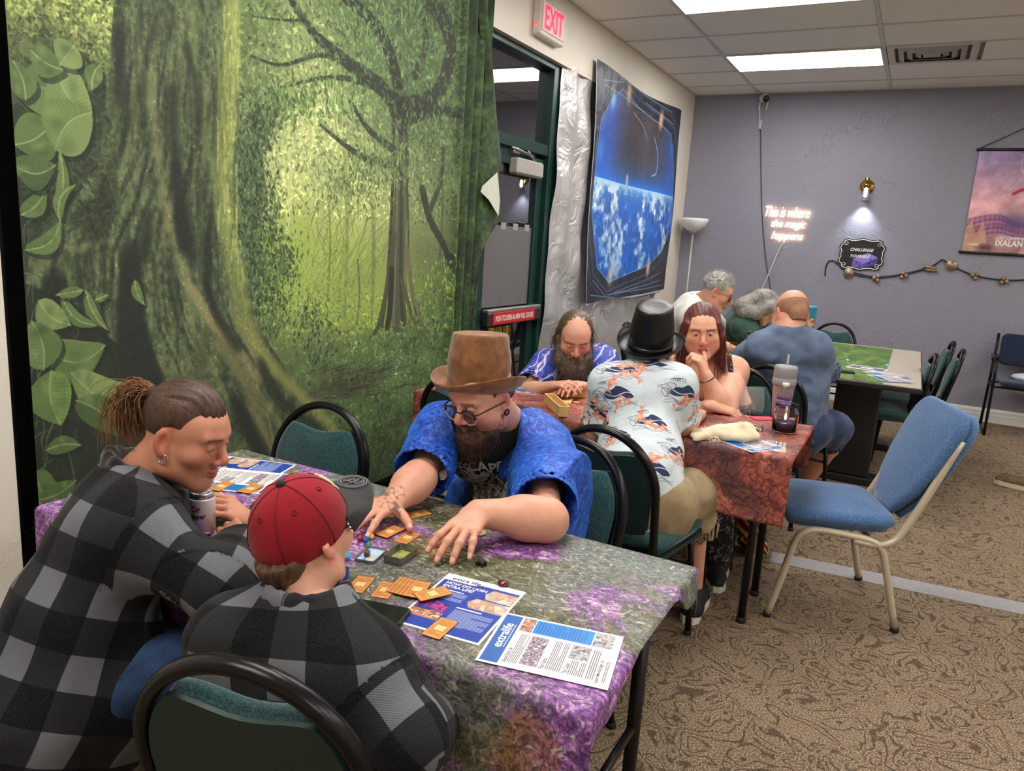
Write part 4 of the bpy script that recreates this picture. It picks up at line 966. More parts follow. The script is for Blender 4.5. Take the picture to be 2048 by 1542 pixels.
def drape(T, front, back, right, left, seed, name, m, label, res=.014, th=.0025):
    """cloth on a table: front(x), back(x): hanging lengths past the edges; right(y), left(y) likewise"""
    x0, x1, y0, y1, z = T; R = .012
    def fold(d, L):   # distance past the edge -> (out, down)
        if d <= 0: return d, 0.0
        a = min(d/R, PI/2); out = R*math.sin(a); dn = R*(1-math.cos(a))
        if d > R*PI/2: dn += d-R*PI/2
        return out, dn
    nx = int((x1-x0)/.03); ny = int((y1-y0)/.03); P = []
    us = list(np.linspace(0, 1, 22)-1)[:-1]+list(np.linspace(0, 1, ny+1))+list(1+np.linspace(0, 1, 12)[1:])
    ws = list(np.linspace(0, 1, 10)-1)[:-1]+list(np.linspace(0, 1, nx+1))+list(1+np.linspace(0, 1, 14)[1:])
    for u in us:
        r_ = []
        for w_ in ws:
            xc = min(max(w_, 0), 1)*(x1-x0)+x0; yc = min(max(u, 0), 1)*(y1-y0)+y0
            dx = (w_-1)*right(yc, u) if w_ > 1 else (w_*left(yc) if w_ < 0 else 0)
            dy = (u-1)*back(xc) if u > 1 else (u*front(xc) if u < 0 else 0)
            ox, zx = fold(abs(dx), 0); oy, zy = fold(abs(dy), 0)
            wv = .014*math.sin(xc*19+seed)+.008*math.sin(xc*41+1.3*seed); hang = max(0, zy-.03)
            X = xc+(ox if dx > 0 else -ox); Y = yc+(oy+hang*.05*(1+2.0*wv/.02) if dy > 0 else -(oy+hang*(.03+1.6*max(wv, -.01))))
            X += (.25*wv)*hang/.3+.002*math.sin(Y*60)*(zx > .02)
            r_.append((X, Y, z+th-max(zx, zy)-.25*min(zx, zy)))
        P.append(r_)
    o = MB().grid(P).build(name, m); md = o.modifiers.new('thickness', 'SOLIDIFY'); md.thickness = th*.8; md.offset = -1
    return tag(o, label, 'tablecloth')
def sst(a, b, x): q = min(1, max(0, (x-a)/(b-a))); return q*q*(3-2*q)
drape(T1, lambda x: .15+.30*sst(-.70, -.50, x), lambda x: .12, lambda y, u: (.012+.07*sst(1.44, 1.56, y)+.05*sst(1.22, 1.02, y)) if u >= 0 else .06, lambda y: .004, 1.0, 'tablecloth', M_cl1, 'purple and mossy green printed cloth on the front table')
drape(T2, lambda x: .235+.03*sst(-1.2, -.3, x), lambda x: .2, lambda y, u: .014 if u >= 0 else .014, lambda y: .08, 4.0, 'tablecloth', M_cl2, 'red rock printed cloth on the middle table')

def table3():
    x0, x1, y0, y1, z = -1.25, .125, 4.83, 6.88, .745
    t = empty('conference_table', ((x0+x1)/2, (y0+y1)/2, 0), 0, 'grey topped conference table with black panel legs by the back wall', 'table'); o = A((x0+x1)/2, (y0+y1)/2, 0)
    Mb = mat('black_laminate', srgb(26, 26, 28), .45, var=.08)
    MB().box(A(x0, y0, z-.035)-o, A(x1, y1, z-.004)-o, bev=.006).build('edge_band', Mb, t)
    MB().box(A(x0+.008, y0+.008, z-.006)-o, A(x1-.008, y1-.008, z)-o, bev=.002).build('tabletop', mat('grey_laminate', srgb(176, 166, 154), .45, var=.03, vscale=80), t)
    for yc in (5.32, 6.42):
        MB().box(A(-.36, yc-.07, .05)-o, A(-.09, yc+.07, z-.04)-o, bev=.008).build('panel_leg', Mb, t)
        MB().box(A(-.95, yc-.09, .0)-o, A(.0, yc+.09, .05)-o, bev=.01).build('foot_bar', Mb, t)
    MB().box(A(-.55, 5.36, .3)-o, A(-.50, 6.38, z-.04)-o, bev=.004).build('modesty_panel', Mb, t)
    tg = NT('grass_mat'); c = tg.coord('Object', (1, .35, 1)); tg.set(Base_Color=tg.ramp(tg.noise(c, 9, 5, .65, .8), [(.3, srgb(48, 74, 34)), (.5, srgb(84, 116, 52)), (.66, srgb(118, 140, 70)), (.8, srgb(150, 150, 90))]), Roughness=.8)
    pm = MB().box((-1.24, 4.838, z), (-.085, 6.80, z+.003), bev=.001).build('playmat', tg.m); tag(pm, 'green grass print game mat on the grey table', 'game mat')
table3()
# ================================================================== PEOPLE
def m_skin(name):
    t = NT(name); at_ = t.n('Attribute', dict(attribute_name='Col')); c = t.coord('Object')
    n = t.noise(c, 45, 4, .6); col = t.mix(t.ramp(n, [(.35, (0, 0, 0)), (.7, (.22, .22, .22))]), at_.outputs['Color'], srgb(190, 110, 92))
    t.set(Base_Color=col, Roughness=.48, Specular_IOR_Level=.4)
    return t.bump(t.noise(c, 240, 3, .6), .12, .002).m
M_skin = m_skin('skin')
def m_hair(name, c0, c1, rough=.45):
    t = NT(name); c = t.coord('Object'); n = t.noise(t.coord('Object', (1, 1, .35)), 130, 3, .7, .3); n2 = t.noise(c, 14, 3)
    f = t.math('ADD', t.math('MULTIPLY', n, .65), t.math('MULTIPLY', n2, .4)); t.set(Base_Color=t.ramp(f, [(.38, c0), (.68, c1)]), Roughness=rough, Specular_IOR_Level=.45)
    return t.bump(n, .5, .004).m
def m_garment(name, c0, c1, scale=14, fine=320, rough=.85, sheen=.15, bump=.25, dist=0.4):
    t = NT(name); c = t.coord('Object'); n = t.noise(c, scale, 4, .6, dist); f = t.noise(c, fine, 2, .7)
    t.set(Base_Color=t.ramp(t.math('ADD', t.math('MULTIPLY', n, .8), t.math('MULTIPLY', f, .2)), [(.35, c0), (.65, c1)]), Roughness=rough, Sheen_Weight=sheen, Specular_IOR_Level=.25)
    return t.bump(f, bump, .002).m
def m_plaid():
    t = NT('buffalo_plaid'); g = t.coord(attr='guv'); s_ = t.n('SeparateXYZ', Vector=g); c = t.coord('Object')
    w1 = t.noise(c, 9, 2); P = .132
    def band(o, ph):
        q = t.math('FRACT', t.math('ADD', t.math('DIVIDE', o, P), ph)); return t.ramp(q, [(0, (0, 0, 0)), (.495, (0, 0, 0)), (.515, (1, 1, 1)), (.985, (1, 1, 1)), (1, (0, 0, 0))])
    u = band(s_.outputs[0], 100.0); v = band(s_.outputs[1], 100.0)
    s2 = t.math('ADD', u, v); tw = t.n('TexWave', dict(wave_type='BANDS', bands_direction='DIAGONAL'), Vector=g, Scale=130.0)
    fz = t.noise(c, 420, 2, .8); col = t.ramp(t.math('MULTIPLY', s2, .5), [(.2, srgb(12, 12, 13)), (.3, srgb(38, 39, 40)), (.7, srgb(40, 41, 42)), (.8, srgb(116, 119, 124))])
    col = t.mix(t.math('MULTIPLY', t.ramp(fz, [(.35, (0, 0, 0)), (.75, (1, 1, 1))]), .20), col, srgb(96, 98, 100)); col = t.mix(t.math('MULTIPLY', tw.outputs[1], .22), col, (.004, .004, .004))
    t.set(Base_Color=col, Roughness=1.0, Sheen_Weight=.06, Sheen_Roughness=.5, Specular_IOR_Level=.05); return t.bump(t.math('ADD', fz, t.math('MULTIPLY', tw.outputs[1], .6)), .3, .002).m
M_plaid = m_plaid()
M_denim = m_garment('blue_denim', srgb(26, 40, 70), srgb(62, 86, 126), 9, 300, .95, .05, .5)
M_khaki = m_garment('khaki_cotton', srgb(132, 112, 82), srgb(176, 156, 122), 8, 400)
M_darkcl = m_garment('dark_trousers', srgb(20, 21, 25), srgb(38, 40, 46), 8, 400)
M_blacktee = m_garment('black_tee', srgb(12, 12, 13), srgb(26, 26, 27), 9, 380)
M_shoe_w = mat('shoe_sole_white', srgb(226, 222, 214), .6, var=.04)
M_shoe_n = mat('shoe_navy', srgb(28, 44, 64), .8, var=.15, bump=.3)
M_shoe_b = mat('shoe_black', srgb(20, 20, 22), .7, var=.15, bump=.3)
M_sock = mat('white_sock', srgb(220, 216, 210), .95, var=.05, bump=.3, bscale=400)

def rodr(v, ax, a): ax = unit(ax); return v*math.cos(a)+np.cross(ax, v)*math.sin(a)+ax*(ax@v)*(1-math.cos(a))
class Head:
    def __init__(s, c, f, u, sc_=1.0):
        s.c = np.asarray(c, float); s.f = unit(f); s.u = unit(np.asarray(u)-s.f*(np.asarray(u)@s.f)); s.r = np.cross(s.f, s.u); s.s = sc_
    def p(s, x, y, z): return s.c+s.s*(x*s.r+y*s.f+z*s.u)
    def v(s, x, y, z): return x*s.r+y*s.f+z*s.u
    def loc(s, P): d = (P-s.c)/s.s; return np.stack([d@s.r, d@s.f, d@s.u], 1)
    def M(s): return frame(s.c, s.r, s.f, s.u)
    def ax(s): return np.array([s.r, s.f, s.u])
def head_sdf(v, H, nose=1.0, jaw=1.0, lips=True, fat=0.0, brow=1.0, ears=True, eyes=True):
    s = H.s; p = H.p; X = H.ax(); E = lambda c, r, k=.02, m='add': v.ell(p(*c), tuple(q*s for q in r), X, k*s, m); C = lambda a, b, ra, rb, k=.012, fl=None: v.cone(p(*a), p(*b), ra*s, rb*s, k*s, fl)
    E((0, -.014, .038), (.076, .097, .084), .01); E((0, .028, -.02), (.063+fat, .064, .088), .03); E((0, .045, .035), (.058, .045, .045), .03)
    C((0, .035, -.078), (0, .062, -.102), .044+fat, .022*jaw, .03)
    for q in (-1, 1):
        C((.058*q, -.008, -.035), (.052*q, .008, -.072), .016+fat, .018+fat, .03); C((.052*q, .008, -.072), (.015*q, .064, -.104), .018+fat, .018*jaw, .025)
        E((.043*q, .058, -.024), (.026+fat*.6, .026, .022), .025); C((.012*q, .089, .026), (.045*q, .076, .028), .0095*brow, .009*brow, .016)
        if fat: E((.045*q, .035, -.055), (.028+fat, .035, .032), .02)
    for q in (-1, 1): E((.032*q, .101, .004), (.019, .016, .0125), .012, 'sub')
    C((0, .088, .012), (0, .108*(.6+.4*nose)+.004, -.026), .0085, .0115*nose, .012); E((0, .108, -.034), (.0125*nose, .012*nose, .0105*nose), .008)
    for q in (-1, 1): E((.0125*q*nose, .099, -.037), (.0085*nose, .011, .008), .006)
    if eyes:
        for q in (-1, 1): E((.031*q, .0775, .003), (.0138, .0138, .0128), .002)
    if lips:
        C((-.021, .080, -.066), (-.006, .094, -.0625), .004, .0062, .006); C((.021, .080, -.066), (.006, .094, -.0625), .004, .0062, .006); C((-.006, .094, -.0625), (.006, .094, -.0625), .0062, .0062, .004)
        C((-.018, .081, -.0715), (0, .0925, -.0745), .004, .0076, .006); C((.018, .081, -.0715), (0, .0925, -.0745), .004, .0076, .006)
        v.cone(p(-.022, .089, -.0685), p(.022, .089, -.0685), .0022*s, .0022*s, .003*s, None, 'sub')
    if ears:
        for q in (-1, 1):
            a = unit(H.r*q*.35+H.f*-.9); n = unit(H.r*q*.9+H.f*.35); ax = np.array([n, np.cross(H.u, n), H.u])
            v.ell(p(.078*q, -.014, -.004), (.0085*s, .019*s, .032*s), ax, .006*s); v.ell(p(.084*q, -.006, -.002), (.0075*s, .0105*s, .020*s), ax, .004*s, 'sub'); v.ell(p(.077*q, -.004, -.030), (.006*s, .009*s, .011*s), ax, .006*s)
def neck_sdf(v, H, base, r=.056, e=0.0):
    v.cone(H.p(0, -.028, -.045), base, r*H.s+e, (r+.006)*H.s+e, .03)
def head_color(P, H, skin, lip=(186, 112, 100), brow=None, stub=None, eye=None, blush=.35, browh=.033, browlift=0.0):
    L = H.loc(P); sk = np.array(srgb(*skin)); C = np.tile(sk, (len(P), 1)); front = (L[:, 1] > .03)
    def blend(m, c): m = np.clip(m, 0, 1)[:, None]; C[:] = C*(1-m)+np.array(srgb(*c))*m
    red = (min(255, skin[0]+4), int(skin[1]*.74), int(skin[2]*.74))
    for q in (-1, 1): blend(blush*np.exp(-(((L[:, 0]-.042*q)/.022)**2+((L[:, 2]+.028)/.02)**2))*front, red)
    blend(blush*1.1*np.exp(-((L[:, 0]/.017)**2+((L[:, 2]+.03)/.02)**2))*(L[:, 1] > .09), red); blend(.5*(np.abs(L[:, 0]) > .072)*(L[:, 1] < .01)*(L[:, 2] < .04)*(L[:, 2] > -.05), red)
    if stub: blend(stub[1]*(L[:, 2] < -.035)*np.clip((L[:, 1]+.02)/.03, 0, 1)*np.clip((-.035-L[:, 2])/.02, 0, 1)*(L[:, 2] > -.13), stub[0])
    zl = L[:, 2]+.0685; blend(1.0*(np.abs(L[:, 0]) < .023-np.abs(zl)*.8)*(np.abs(zl) < .0115)*(L[:, 1] > .078), lip)
    if brow is not None:
        bz = .026+browlift-.10*(np.abs(L[:, 0])-.028)**2*30; blend(.85*np.clip(1-np.abs((L[:, 2]-bz)/.0058)**2, 0, 1)*(np.abs(L[:, 0]) > .011)*(np.abs(L[:, 0]) < .052)*front, brow)
    return C, blend, L
def eyeballs(parent, H, iris=(86, 70, 54), open_=.5, look=(0, 0)):
    """white, iris, pupil, and upper/lower lids"""
    s = H.s
    for q in (-1, 1):
        c = A(.031*q, .0775, .003); g = unit(A(look[0], 1, look[1])); P = []; w_ = MB(); Mx = H.M() @ Matrix.Diagonal((s, s, s, 1))
        Rm = Vector((0, 0, 1)).rotation_difference(Vector(g)).to_matrix().to_4x4(); T = Mx @ Matrix.Translation(c) @ Rm
        w_.lathe([(0, -.0146)]+[(.0146*math.sin(a), -.0146*math.cos(a)) for a in np.linspace(.3, PI-.42, 10)]+[(.0058, .0133)], 16, M=T)
        e = w_.build('eyeball', mat('eye_white', srgb(196, 184, 176), .35), parent, True)
        MB().lathe([(.0062, .0132), (.0058, .0137), (.0030, .0142)], 16, M=T).build('iris', mat('iris_%d' % iris[0], srgb(*iris), .2), e, False)
        bpy.data.objects  # iris is a child of the eyeball
        MB().lathe([(.0031, .0141), (.0015, .0146), (0, .0147)], 12, M=T).build('pupil', mat('pupil', (.004, .004, .004), .1), e, False)
        for up in (1, -1):
            l = MB(); rows = []; lim = (PI/2-.12-open_*.75) if up > 0 else (PI/2-.12-open_*.45)
            for i in range(7):
                a = i/6*max(.05, (PI/2-(.02+open_*(.55 if up > 0 else .38)))); th = PI/2-a
                row = []
                for k in range(13):
                    b = PI*k/12; x = math.cos(b); y = math.sin(b); R = .0157
                    zz = up*math.sin(th); rr = math.cos(th); row.append(np.array(Mx @ Vector((c[0]+R*rr*x, c[1]+R*rr*y*1.0, c[2]+R*zz))))
                rows.append(row)
            l.grid(rows[::-1] if up > 0 else rows)
            yield l
def finger_pts(base, d, n, lens, curls):
    pts = [base]; ax = np.cross(d, n); dd = d.copy(); a = 0
    for L, c in zip(lens, curls):
        a += c; dd = d*math.cos(a)-n*math.sin(a); pts.append(pts[-1]+dd*L)
    return pts
def hand_sdf(v, w, d, n, right, s=1.0, curls=None, spread=(.16, .04, -.06, -.18), thumb=None, tcurl=(.2, .3), fat=1.0):
    """w wrist, d direction wrist->knuckles, n normal out of the back of the hand; returns fingertips"""
    d = unit(d); n = unit(n-d*(n@d)); t = np.cross(d, n)*(-1 if right else 1); tips = []
    curls = curls or [(.25, .35, .25)]*4
    kn = [(.088, .031), (.093, .010), (.088, -.011), (.078, -.030)]; ln = [(.043, .026, .019), (.048, .030, .020), (.044, .028, .020), (.034, .021, .018)]
    for (a, b) in kn: v.cone(w+t*b*.45*s+d*.012*s, w+d*a*s*.97+t*b*s, .0185*s*fat, .0122*s*fat, .012*s, (n, .85))
    v.cone(w-d*.02*s, w+d*.04*s, .0265*s*fat, .029*s*fat, .012*s, (n, .68))
    for i in range(4):
        dd = rodr(d, n, spread[i]*(1 if right else -1)); dd = unit(dd)
        pts = finger_pts(w+d*kn[i][0]*s+t*kn[i][1]*s, dd, n, [l*s for l in ln[i]], curls[i]); r = [.0102, .0092, .0083, .0070]
        if i == 3: r = [q*.88 for q in r]
        for j in range(3): v.cone(pts[j], pts[j+1], r[j]*s*fat, r[j+1]*s*fat, .003*s)
        v.ell(pts[1], (.0103*s*fat,)*3, None, .004*s); tips.append((pts[3], pts[3]-pts[2]))
    td = unit(d*.55+t*.8-n*.25) if thumb is None else unit(d*thumb[0]+t*thumb[1]+n*thumb[2]); b = w+d*.022*s+t*.026*s-n*.006*s
    tn = unit(np.cross(np.cross(td, d), td)*-1+n*.3); p1 = b+td*.042*s; td2 = unit(td*math.cos(tcurl[0])+d*math.sin(tcurl[0])); p2 = p1+td2*.033*s; td3 = unit(td2*math.cos(tcurl[1])+d*math.sin(tcurl[1])); p3 = p2+td3*.024*s
    v.cone(b, p1, .0165*s*fat, .0125*s*fat, .012*s); v.cone(p1, p2, .0118*s*fat, .0108*s*fat, .003*s); v.cone(p2, p3, .0108*s*fat, .0085*s*fat, .003*s); tips.append((p3, p3-p2))
    return tips, n, t
def hb(H, pts, m):
    L = H.loc(np.array(pts)); lo, hi = L.min(0), L.max(0); return bbox([H.p(x, y, z) for x in (lo[0], hi[0]) for y in (lo[1], hi[1]) for z in (lo[2], hi[2])], m)
def bbox(pts, m): P = np.array(pts); return P.min(0)-m, P.max(0)+m
def torso_sdf(v, J, e=0.0, g=1.0, k=.05):
    hip, neck, sL, sR, f = J['hip'], J['neck'], J['shL'], J['shR'], J['fwd']; up = unit(neck-hip); sd = unit(sL-sR); f = unit(f-up*(f@up)); w_ = np.linalg.norm(sL-sR)/.36
    mid = hip+(neck-hip)*.40+f*J.get('belly', 0)*.5; ch = hip+(neck-hip)*.78-f*.005
    wl = J.get('waist', 1.0)
    v.cone(hip+sd*.065*w_, hip-sd*.065*w_, .108*g+e, .108*g+e, k, (f, .92)); v.cone(hip+up*.02, mid, .142*g*wl+e, .140*g*wl+e, k, (f, .74)); v.cone(mid, ch, .142*g*wl+e, .150*g*w_+e, k, (f, .70))
    c2 = hip+(neck-hip)*.84; v.cone(c2+(sL-c2)*.55-up*.03, c2+(sR-c2)*.55-up*.03, .085*g+e, .085*g+e, k)
    v.cone(sL, sR, .052*g+e, .052*g+e, k); v.cone(neck, sL+up*.005, .045+e, .047*g+e, k); v.cone(neck, sR+up*.005, .045+e, .047*g+e, k)
    if J.get('belly', 0) > 0: v.ell(mid+f*.05, (.15*g+e, .10*g+J['belly']+e, .15*g+e), np.array([sd, f, up]), k)
def arm_pts(J, S): return J['sh'+S], J['el'+S], J['wr'+S]
def strands(name, roots, paths, r0, r1, m, parent):
    """many thin hairs: paths (n, m, 3)"""
    Pt = np.asarray(paths); n, q, _ = Pt.shape; T = np.gradient(Pt, axis=1); T /= np.maximum(np.linalg.norm(T, axis=2, keepdims=True), 1e-9)
    ref = np.array([.31, .52, .79]); N = np.cross(T, ref); N /= np.maximum(np.linalg.norm(N, axis=2, keepdims=True), 1e-9); B = np.cross(T, N); rr = (r0+(r1-r0)*np.linspace(0, 1, q))[None, :, None]
    V = np.stack([Pt+(N*math.cos(a)+B*math.sin(a))*rr for a in (0, 2.094, 4.189)], 2).reshape(-1, 3)
    i = np.arange(n)[:, None, None]; j = np.arange(q-1)[None, :, None]; k = np.arange(3)[None, None, :]; b = (i*q+j)*3; F = np.stack([b+k, b+(k+1) % 3, b+3+(k+1) % 3, b+3+k], -1).reshape(-1, 4)
    return solid(name, [(V, F)], m, parent)[0]
def fuzz_paths(P, N, n, ln, bias, seed=1, curl=.3, q=6, keep=None):
    g = np.random.default_rng(seed); idx = np.arange(len(P)) if keep is None else np.nonzero(keep)[0]; idx = g.choice(idx, n); p = P[idx]; d = N[idx]*.6+np.asarray(bias)+g.normal(size=(n, 3))*.25; d /= np.linalg.norm(d, axis=1, keepdims=True)
    L = ln*g.uniform(.5, 1.2, n)[:, None]; out = []; w1 = g.normal(size=(n, 3))*curl; b = np.asarray(bias); b = b/np.linalg.norm(b)
    for i in range(q): t = i/(q-1); out.append(p-N[idx]*.002+d*L*t+w1*L*t*t*.5+b*L*t*t*.35)
    return np.stack(out, 1)
def lids(parent, H, skin, gen, Mname):
    for l in gen:
        me = l.mesh('eyelid'); setcol(me, np.tile(np.array(srgb(*skin)), (len(me.vertices), 1))); add('eyelid', me, M_skin, parent, True)
def glasses(parent, H, m, lensm, w=.052, h=.038, r=.0019, tilt=0.0, dy=.104, top_only=None, dz=-.002):
    mb = MB(); s = H.s; t = empty_child('eyeglasses', parent)
    for q in (-1, 1):
        pts = [H.p((.034*q)+w/2*math.cos(a)*(1-.06*math.sin(a)), dy-.004*abs(math.cos(a))-.010*(1 if math.cos(a)*q > .5 else 0)*0, dz+h/2*math.sin(a)) for a in np.linspace(0, 2*PI, 25)[:-1]]
        if top_only is not None:
            up = [p for p, a in zip(pts, np.linspace(0, 2*PI, 25)[:-1]) if math.sin(a) > -.25]; i0 = [i for i, a in enumerate(np.linspace(0, 2*PI, 25)[:-1]) if math.sin(a) <= -.25]
            order = pts[i0[-1]+1:]+pts[:i0[0]]; low = pts[i0[0]-1:i0[-1]+2]
            mb.tube(order, r*1.7*s, 6); MB().tube(low, r*.9*s, 6).build('lens_rim', top_only, t, True)
        else: mb.tube(pts, r*s, 6, closed=True)
        mb.tube([H.p((.034+w/2)*q, dy-.004, dz+h*.3), H.p(.070*q, dy-.018, dz+h*.3), H.p(.079*q, .02, dz+h*.2), H.p(.080*q, -.012, dz+h*.1), H.p(.078*q, -.028, -.02)], r*1.2*s, 6)
        MB().raw(pts, [tuple(range(len(pts)))]).build('lens', lensm, t, True)
    mb.tube([H.p(-.010, dy+.002, dz+h*.22), H.p(0, dy+.006, dz+h*.32), H.p(.010, dy+.002, dz+h*.22)], r*1.2*s, 6); mb.build('spectacle_frame', m, t, True)
    return t
def empty_child(name, parent):
    o = bpy.data.objects.new(name, None); o.empty_display_size = .05; COL.objects.link(o); o.parent = parent; return o
def m_lens():
    t = NT('spectacle_lens'); t.set(Base_Color=(1, 1, 1), Roughness=.02, IOR=1.05, Transmission_Weight=1.0, Specular_IOR_Level=.6); return t.m
M_lens = m_lens(); M_spec = mat('spectacle_black', srgb(22, 20, 20), .3); M_specclear = mat('spectacle_rim', srgb(190, 176, 168), .25)
def shoe(parent, ankle, d, m_up, s=1.0, sole=M_shoe_w):
    d = unit(A(d[0], d[1], 0)); up = A(0, 0, 1); sd = np.cross(d, up); o = A(ankle[0], ankle[1], 0); v = Vol(*bbox([o-d*.1, o+d*.24, o+up*.12+sd*.06, o-sd*.06], .03), .006)
    v.cone(o-d*.045*s+up*.045, o+d*.13*s+up*.038, .040*s, .038*s, .02); v.cone(o+d*.13*s+up*.036, o+d*.185*s+up*.030, .040*s, .030*s, .02); v.cone(o-d*.03*s+up*.05, o-d*.01*s+up*.10, .042*s, .040*s, .03); v.plane(o+up*.018, -up)
    solid('shoe', [v.verts()], m_up, parent)
    ol = [o+d*x*s+sd*y*s for x, y in [(-.09, -.02), (-.06, -.038), (.02, -.036), (.12, -.045), (.18, -.038), (.215, -.015), (.215, .015), (.18, .038), (.12, .045), (.02, .036), (-.06, .038), (-.09, .02)]]
    MB().raw([(*p[:2], .001) for p in ol]+[(*p[:2], .030) for p in ol], [tuple(range(11, -1, -1)), tuple(range(12, 24))]+[(i, (i+1) % 12, 12+(i+1) % 12, 12+i) for i in range(12)]).build('shoe_sole', sole, parent, True)
class Person:
    def __init__(s, label, base, J, skin, H=None):
        s.root = empty('person', (base[0], base[1], 0), 0, label, 'person'); s.J = J; s.skin = skin; s.H = H; s.parts = []; s.cols = []
    def addpart(s, P, F, C=None): s.parts.append((P, F)); s.cols.append(C if C is not None else np.tile(np.array(srgb(*s.skin)), (len(P), 1)))
    def body(s, h=.009, g=1.0, legs=True, shrink=-.012, bare=False, lg=1.0):
        J = s.J; pts = [J[k] for k in J if k in ('hip', 'neck', 'shL', 'shR', 'elL', 'elR', 'wrL', 'wrR', 'knL', 'knR', 'anL', 'anR')]; v = Vol(*bbox(pts, .26), h); e = 0 if bare else shrink
        torso_sdf(v, J, e, g)
        for S in 'LR':
            if 'el'+S in J: v.cone(J['sh'+S], J['el'+S], .050*g+e*.3, .040*g+e*.3, .02); v.cone(J['el'+S], J['el'+S]+(J['wr'+S]-J['el'+S])*.5, .040*g+e*.3, .035*g+e*.3, .02)
            if legs and 'kn'+S in J:
                sd = unit(J['shL']-J['shR'])*(1 if S == 'L' else -1); hp = J['hip']+sd*.085; kn, an = J['kn'+S], J['an'+S]; cm = kn+(an-kn)*.3-unit(J['fwd'])*.012; v.cone(hp, kn, .078*g+e*.5, .052*g*lg+e*.5, .03); v.cone(kn, cm, .050*g*lg+e*.5, .053*g*lg+e*.5, .02); v.cone(cm, an, .053*g*lg+e*.5, .034*g*lg+e*.4, .02)
                ft = J.get('ft'+S, J['fwd']); ft = unit(A(ft[0], ft[1], 0)); a = J['an'+S]; v.cone(A(a[0], a[1], .05), A(a[0], a[1], .035)+ft*.13, .034, .026, .02)
        P, F = v.verts(); s.addpart(P, F)
    def head(s, neckr=.056, h=.003, cut=True, color=None, **kw):
        H = s.H; nb = s.J['neck']; v = Vol(*hb(H, [H.p(0, 0, .13), H.p(.1, .13, -.13), H.p(-.1, -.12, -.1), H.p(-.1, .13, .1), H.p(.1, -.12, 0), nb], .05), h)
        head_sdf(v, H, **kw); neck_sdf(v, H, nb, neckr); P, F = v.verts(); C, blend, L = head_color(P, H, s.skin, **(color or {})); s.addpart(P, F, C)
    def arm(s, S, d, n, hs=1.0, fat=1.0, h=.003, fore=(.041, .034, .0265), marks=None, start=.0, **kw):
        J = s.J; el, wr = J['el'+S], J['wr'+S]; d = unit(d); n = unit(n-d*(n@d)); st = el+(J['sh'+S]-el)*start
        v = Vol(*bbox([st, el, wr, wr+d*.2*hs, wr+np.cross(d, n)*.1, wr-np.cross(d, n)*.1, wr+n*.05, wr-n*.08], .08), h)
        v.cone(st, el, (fore[0]+.006)*fat, fore[0]*fat, .02) if start > 0 else None
        v.cone(el, el+(wr-el)*.35, fore[0]*fat, (fore[0]+fore[1])*.5*fat, .02); v.cone(el+(wr-el)*.3, wr, (fore[0]+fore[1])*.5*fat, fore[2]*fat, .02, (n, .9))
        tips, n2, t = hand_sdf(v, wr, d, n, S == 'R', hs, fat=fat**.5, **kw); P, F = v.verts(); C = np.tile(np.array(srgb(*s.skin)), (len(P), 1)); red = np.array(srgb(min(255, s.skin[0]+2), int(s.skin[1]*.78), int(s.skin[2]*.78)))
        Nn = normals(P, F)
        for i, (tp, td) in enumerate(tips):
            r = np.linalg.norm(P-tp, axis=1); m = np.exp(-(r/.018)**2)[:, None]*.5; C = C*(1-m)+red*m
            td = unit(td); ax = n2 if i < 4 else unit(n2*.7+t*.7); q = P-tp; al = q@td; m = ((al > -.010*hs) & (al < .005*hs) & (r < .013*hs) & (Nn@unit(ax-td*(ax@td)) > .62))[:, None]*.85; C = C*(1-m)+np.array(srgb(238, 196, 178))*m
        if marks is not None: C = marks(P, Nn, C)
        s.addpart(P, F, C); return tips
    def finish(s):
        o, P = solid('body', s.parts, M_skin, s.root); setcol(o.data, np.concatenate(s.cols)); return o
    def eyes(s, **kw): lids(s.root, s.H, s.skin, eyeballs(s.root, s.H, **kw), None)
def sleeve(v, a, b, ra, rb, k=.03, hem=True, wall=.006, flare=0.0):
    """sleeve from a to its hem at b, open at the hem"""
    a = np.asarray(a, float); b = np.asarray(b, float); n = unit(b-a); m = max(ra, rb)+.05
    def fn(X, Y, Z):
        x = X-a[0]; y = Y-a[1]; z = Z-a[2]; L = np.linalg.norm(b-a); t = x*n[0]+y*n[1]+z*n[2]; tc = np.clip(t, 0, L+.05); rr = np.sqrt(np.maximum((x-tc*n[0])**2+(y-tc*n[1])**2+(z-tc*n[2])**2, 0)); rad = ra+(rb-ra)*np.clip(tc/L, 0, 1)
        d = rr-rad; return np.maximum(d, t-L)
    v.op(np.minimum(a, b)-m, np.maximum(a, b)+m, fn, k)
    if hem: v.cone(b-n*.035, b+n*.03, rb-wall, rb-wall, 0, None, 'sub')
def folds(P, F, amp, f, seed, sharp=True, J=None, mask=None):
    N = normals(P, F); w1 = wav(P, f, seed); w2 = wav(P, f*2.1, seed+3); q = (1-np.abs(w1)*1.5)*.7+w2*.3 if sharp else w1*.7+w2*.3
    a = amp if mask is None else amp*mask; return P+N*(np.asarray(a)*q)[:, None] if np.ndim(a) else P+N*(a*q)[:, None]
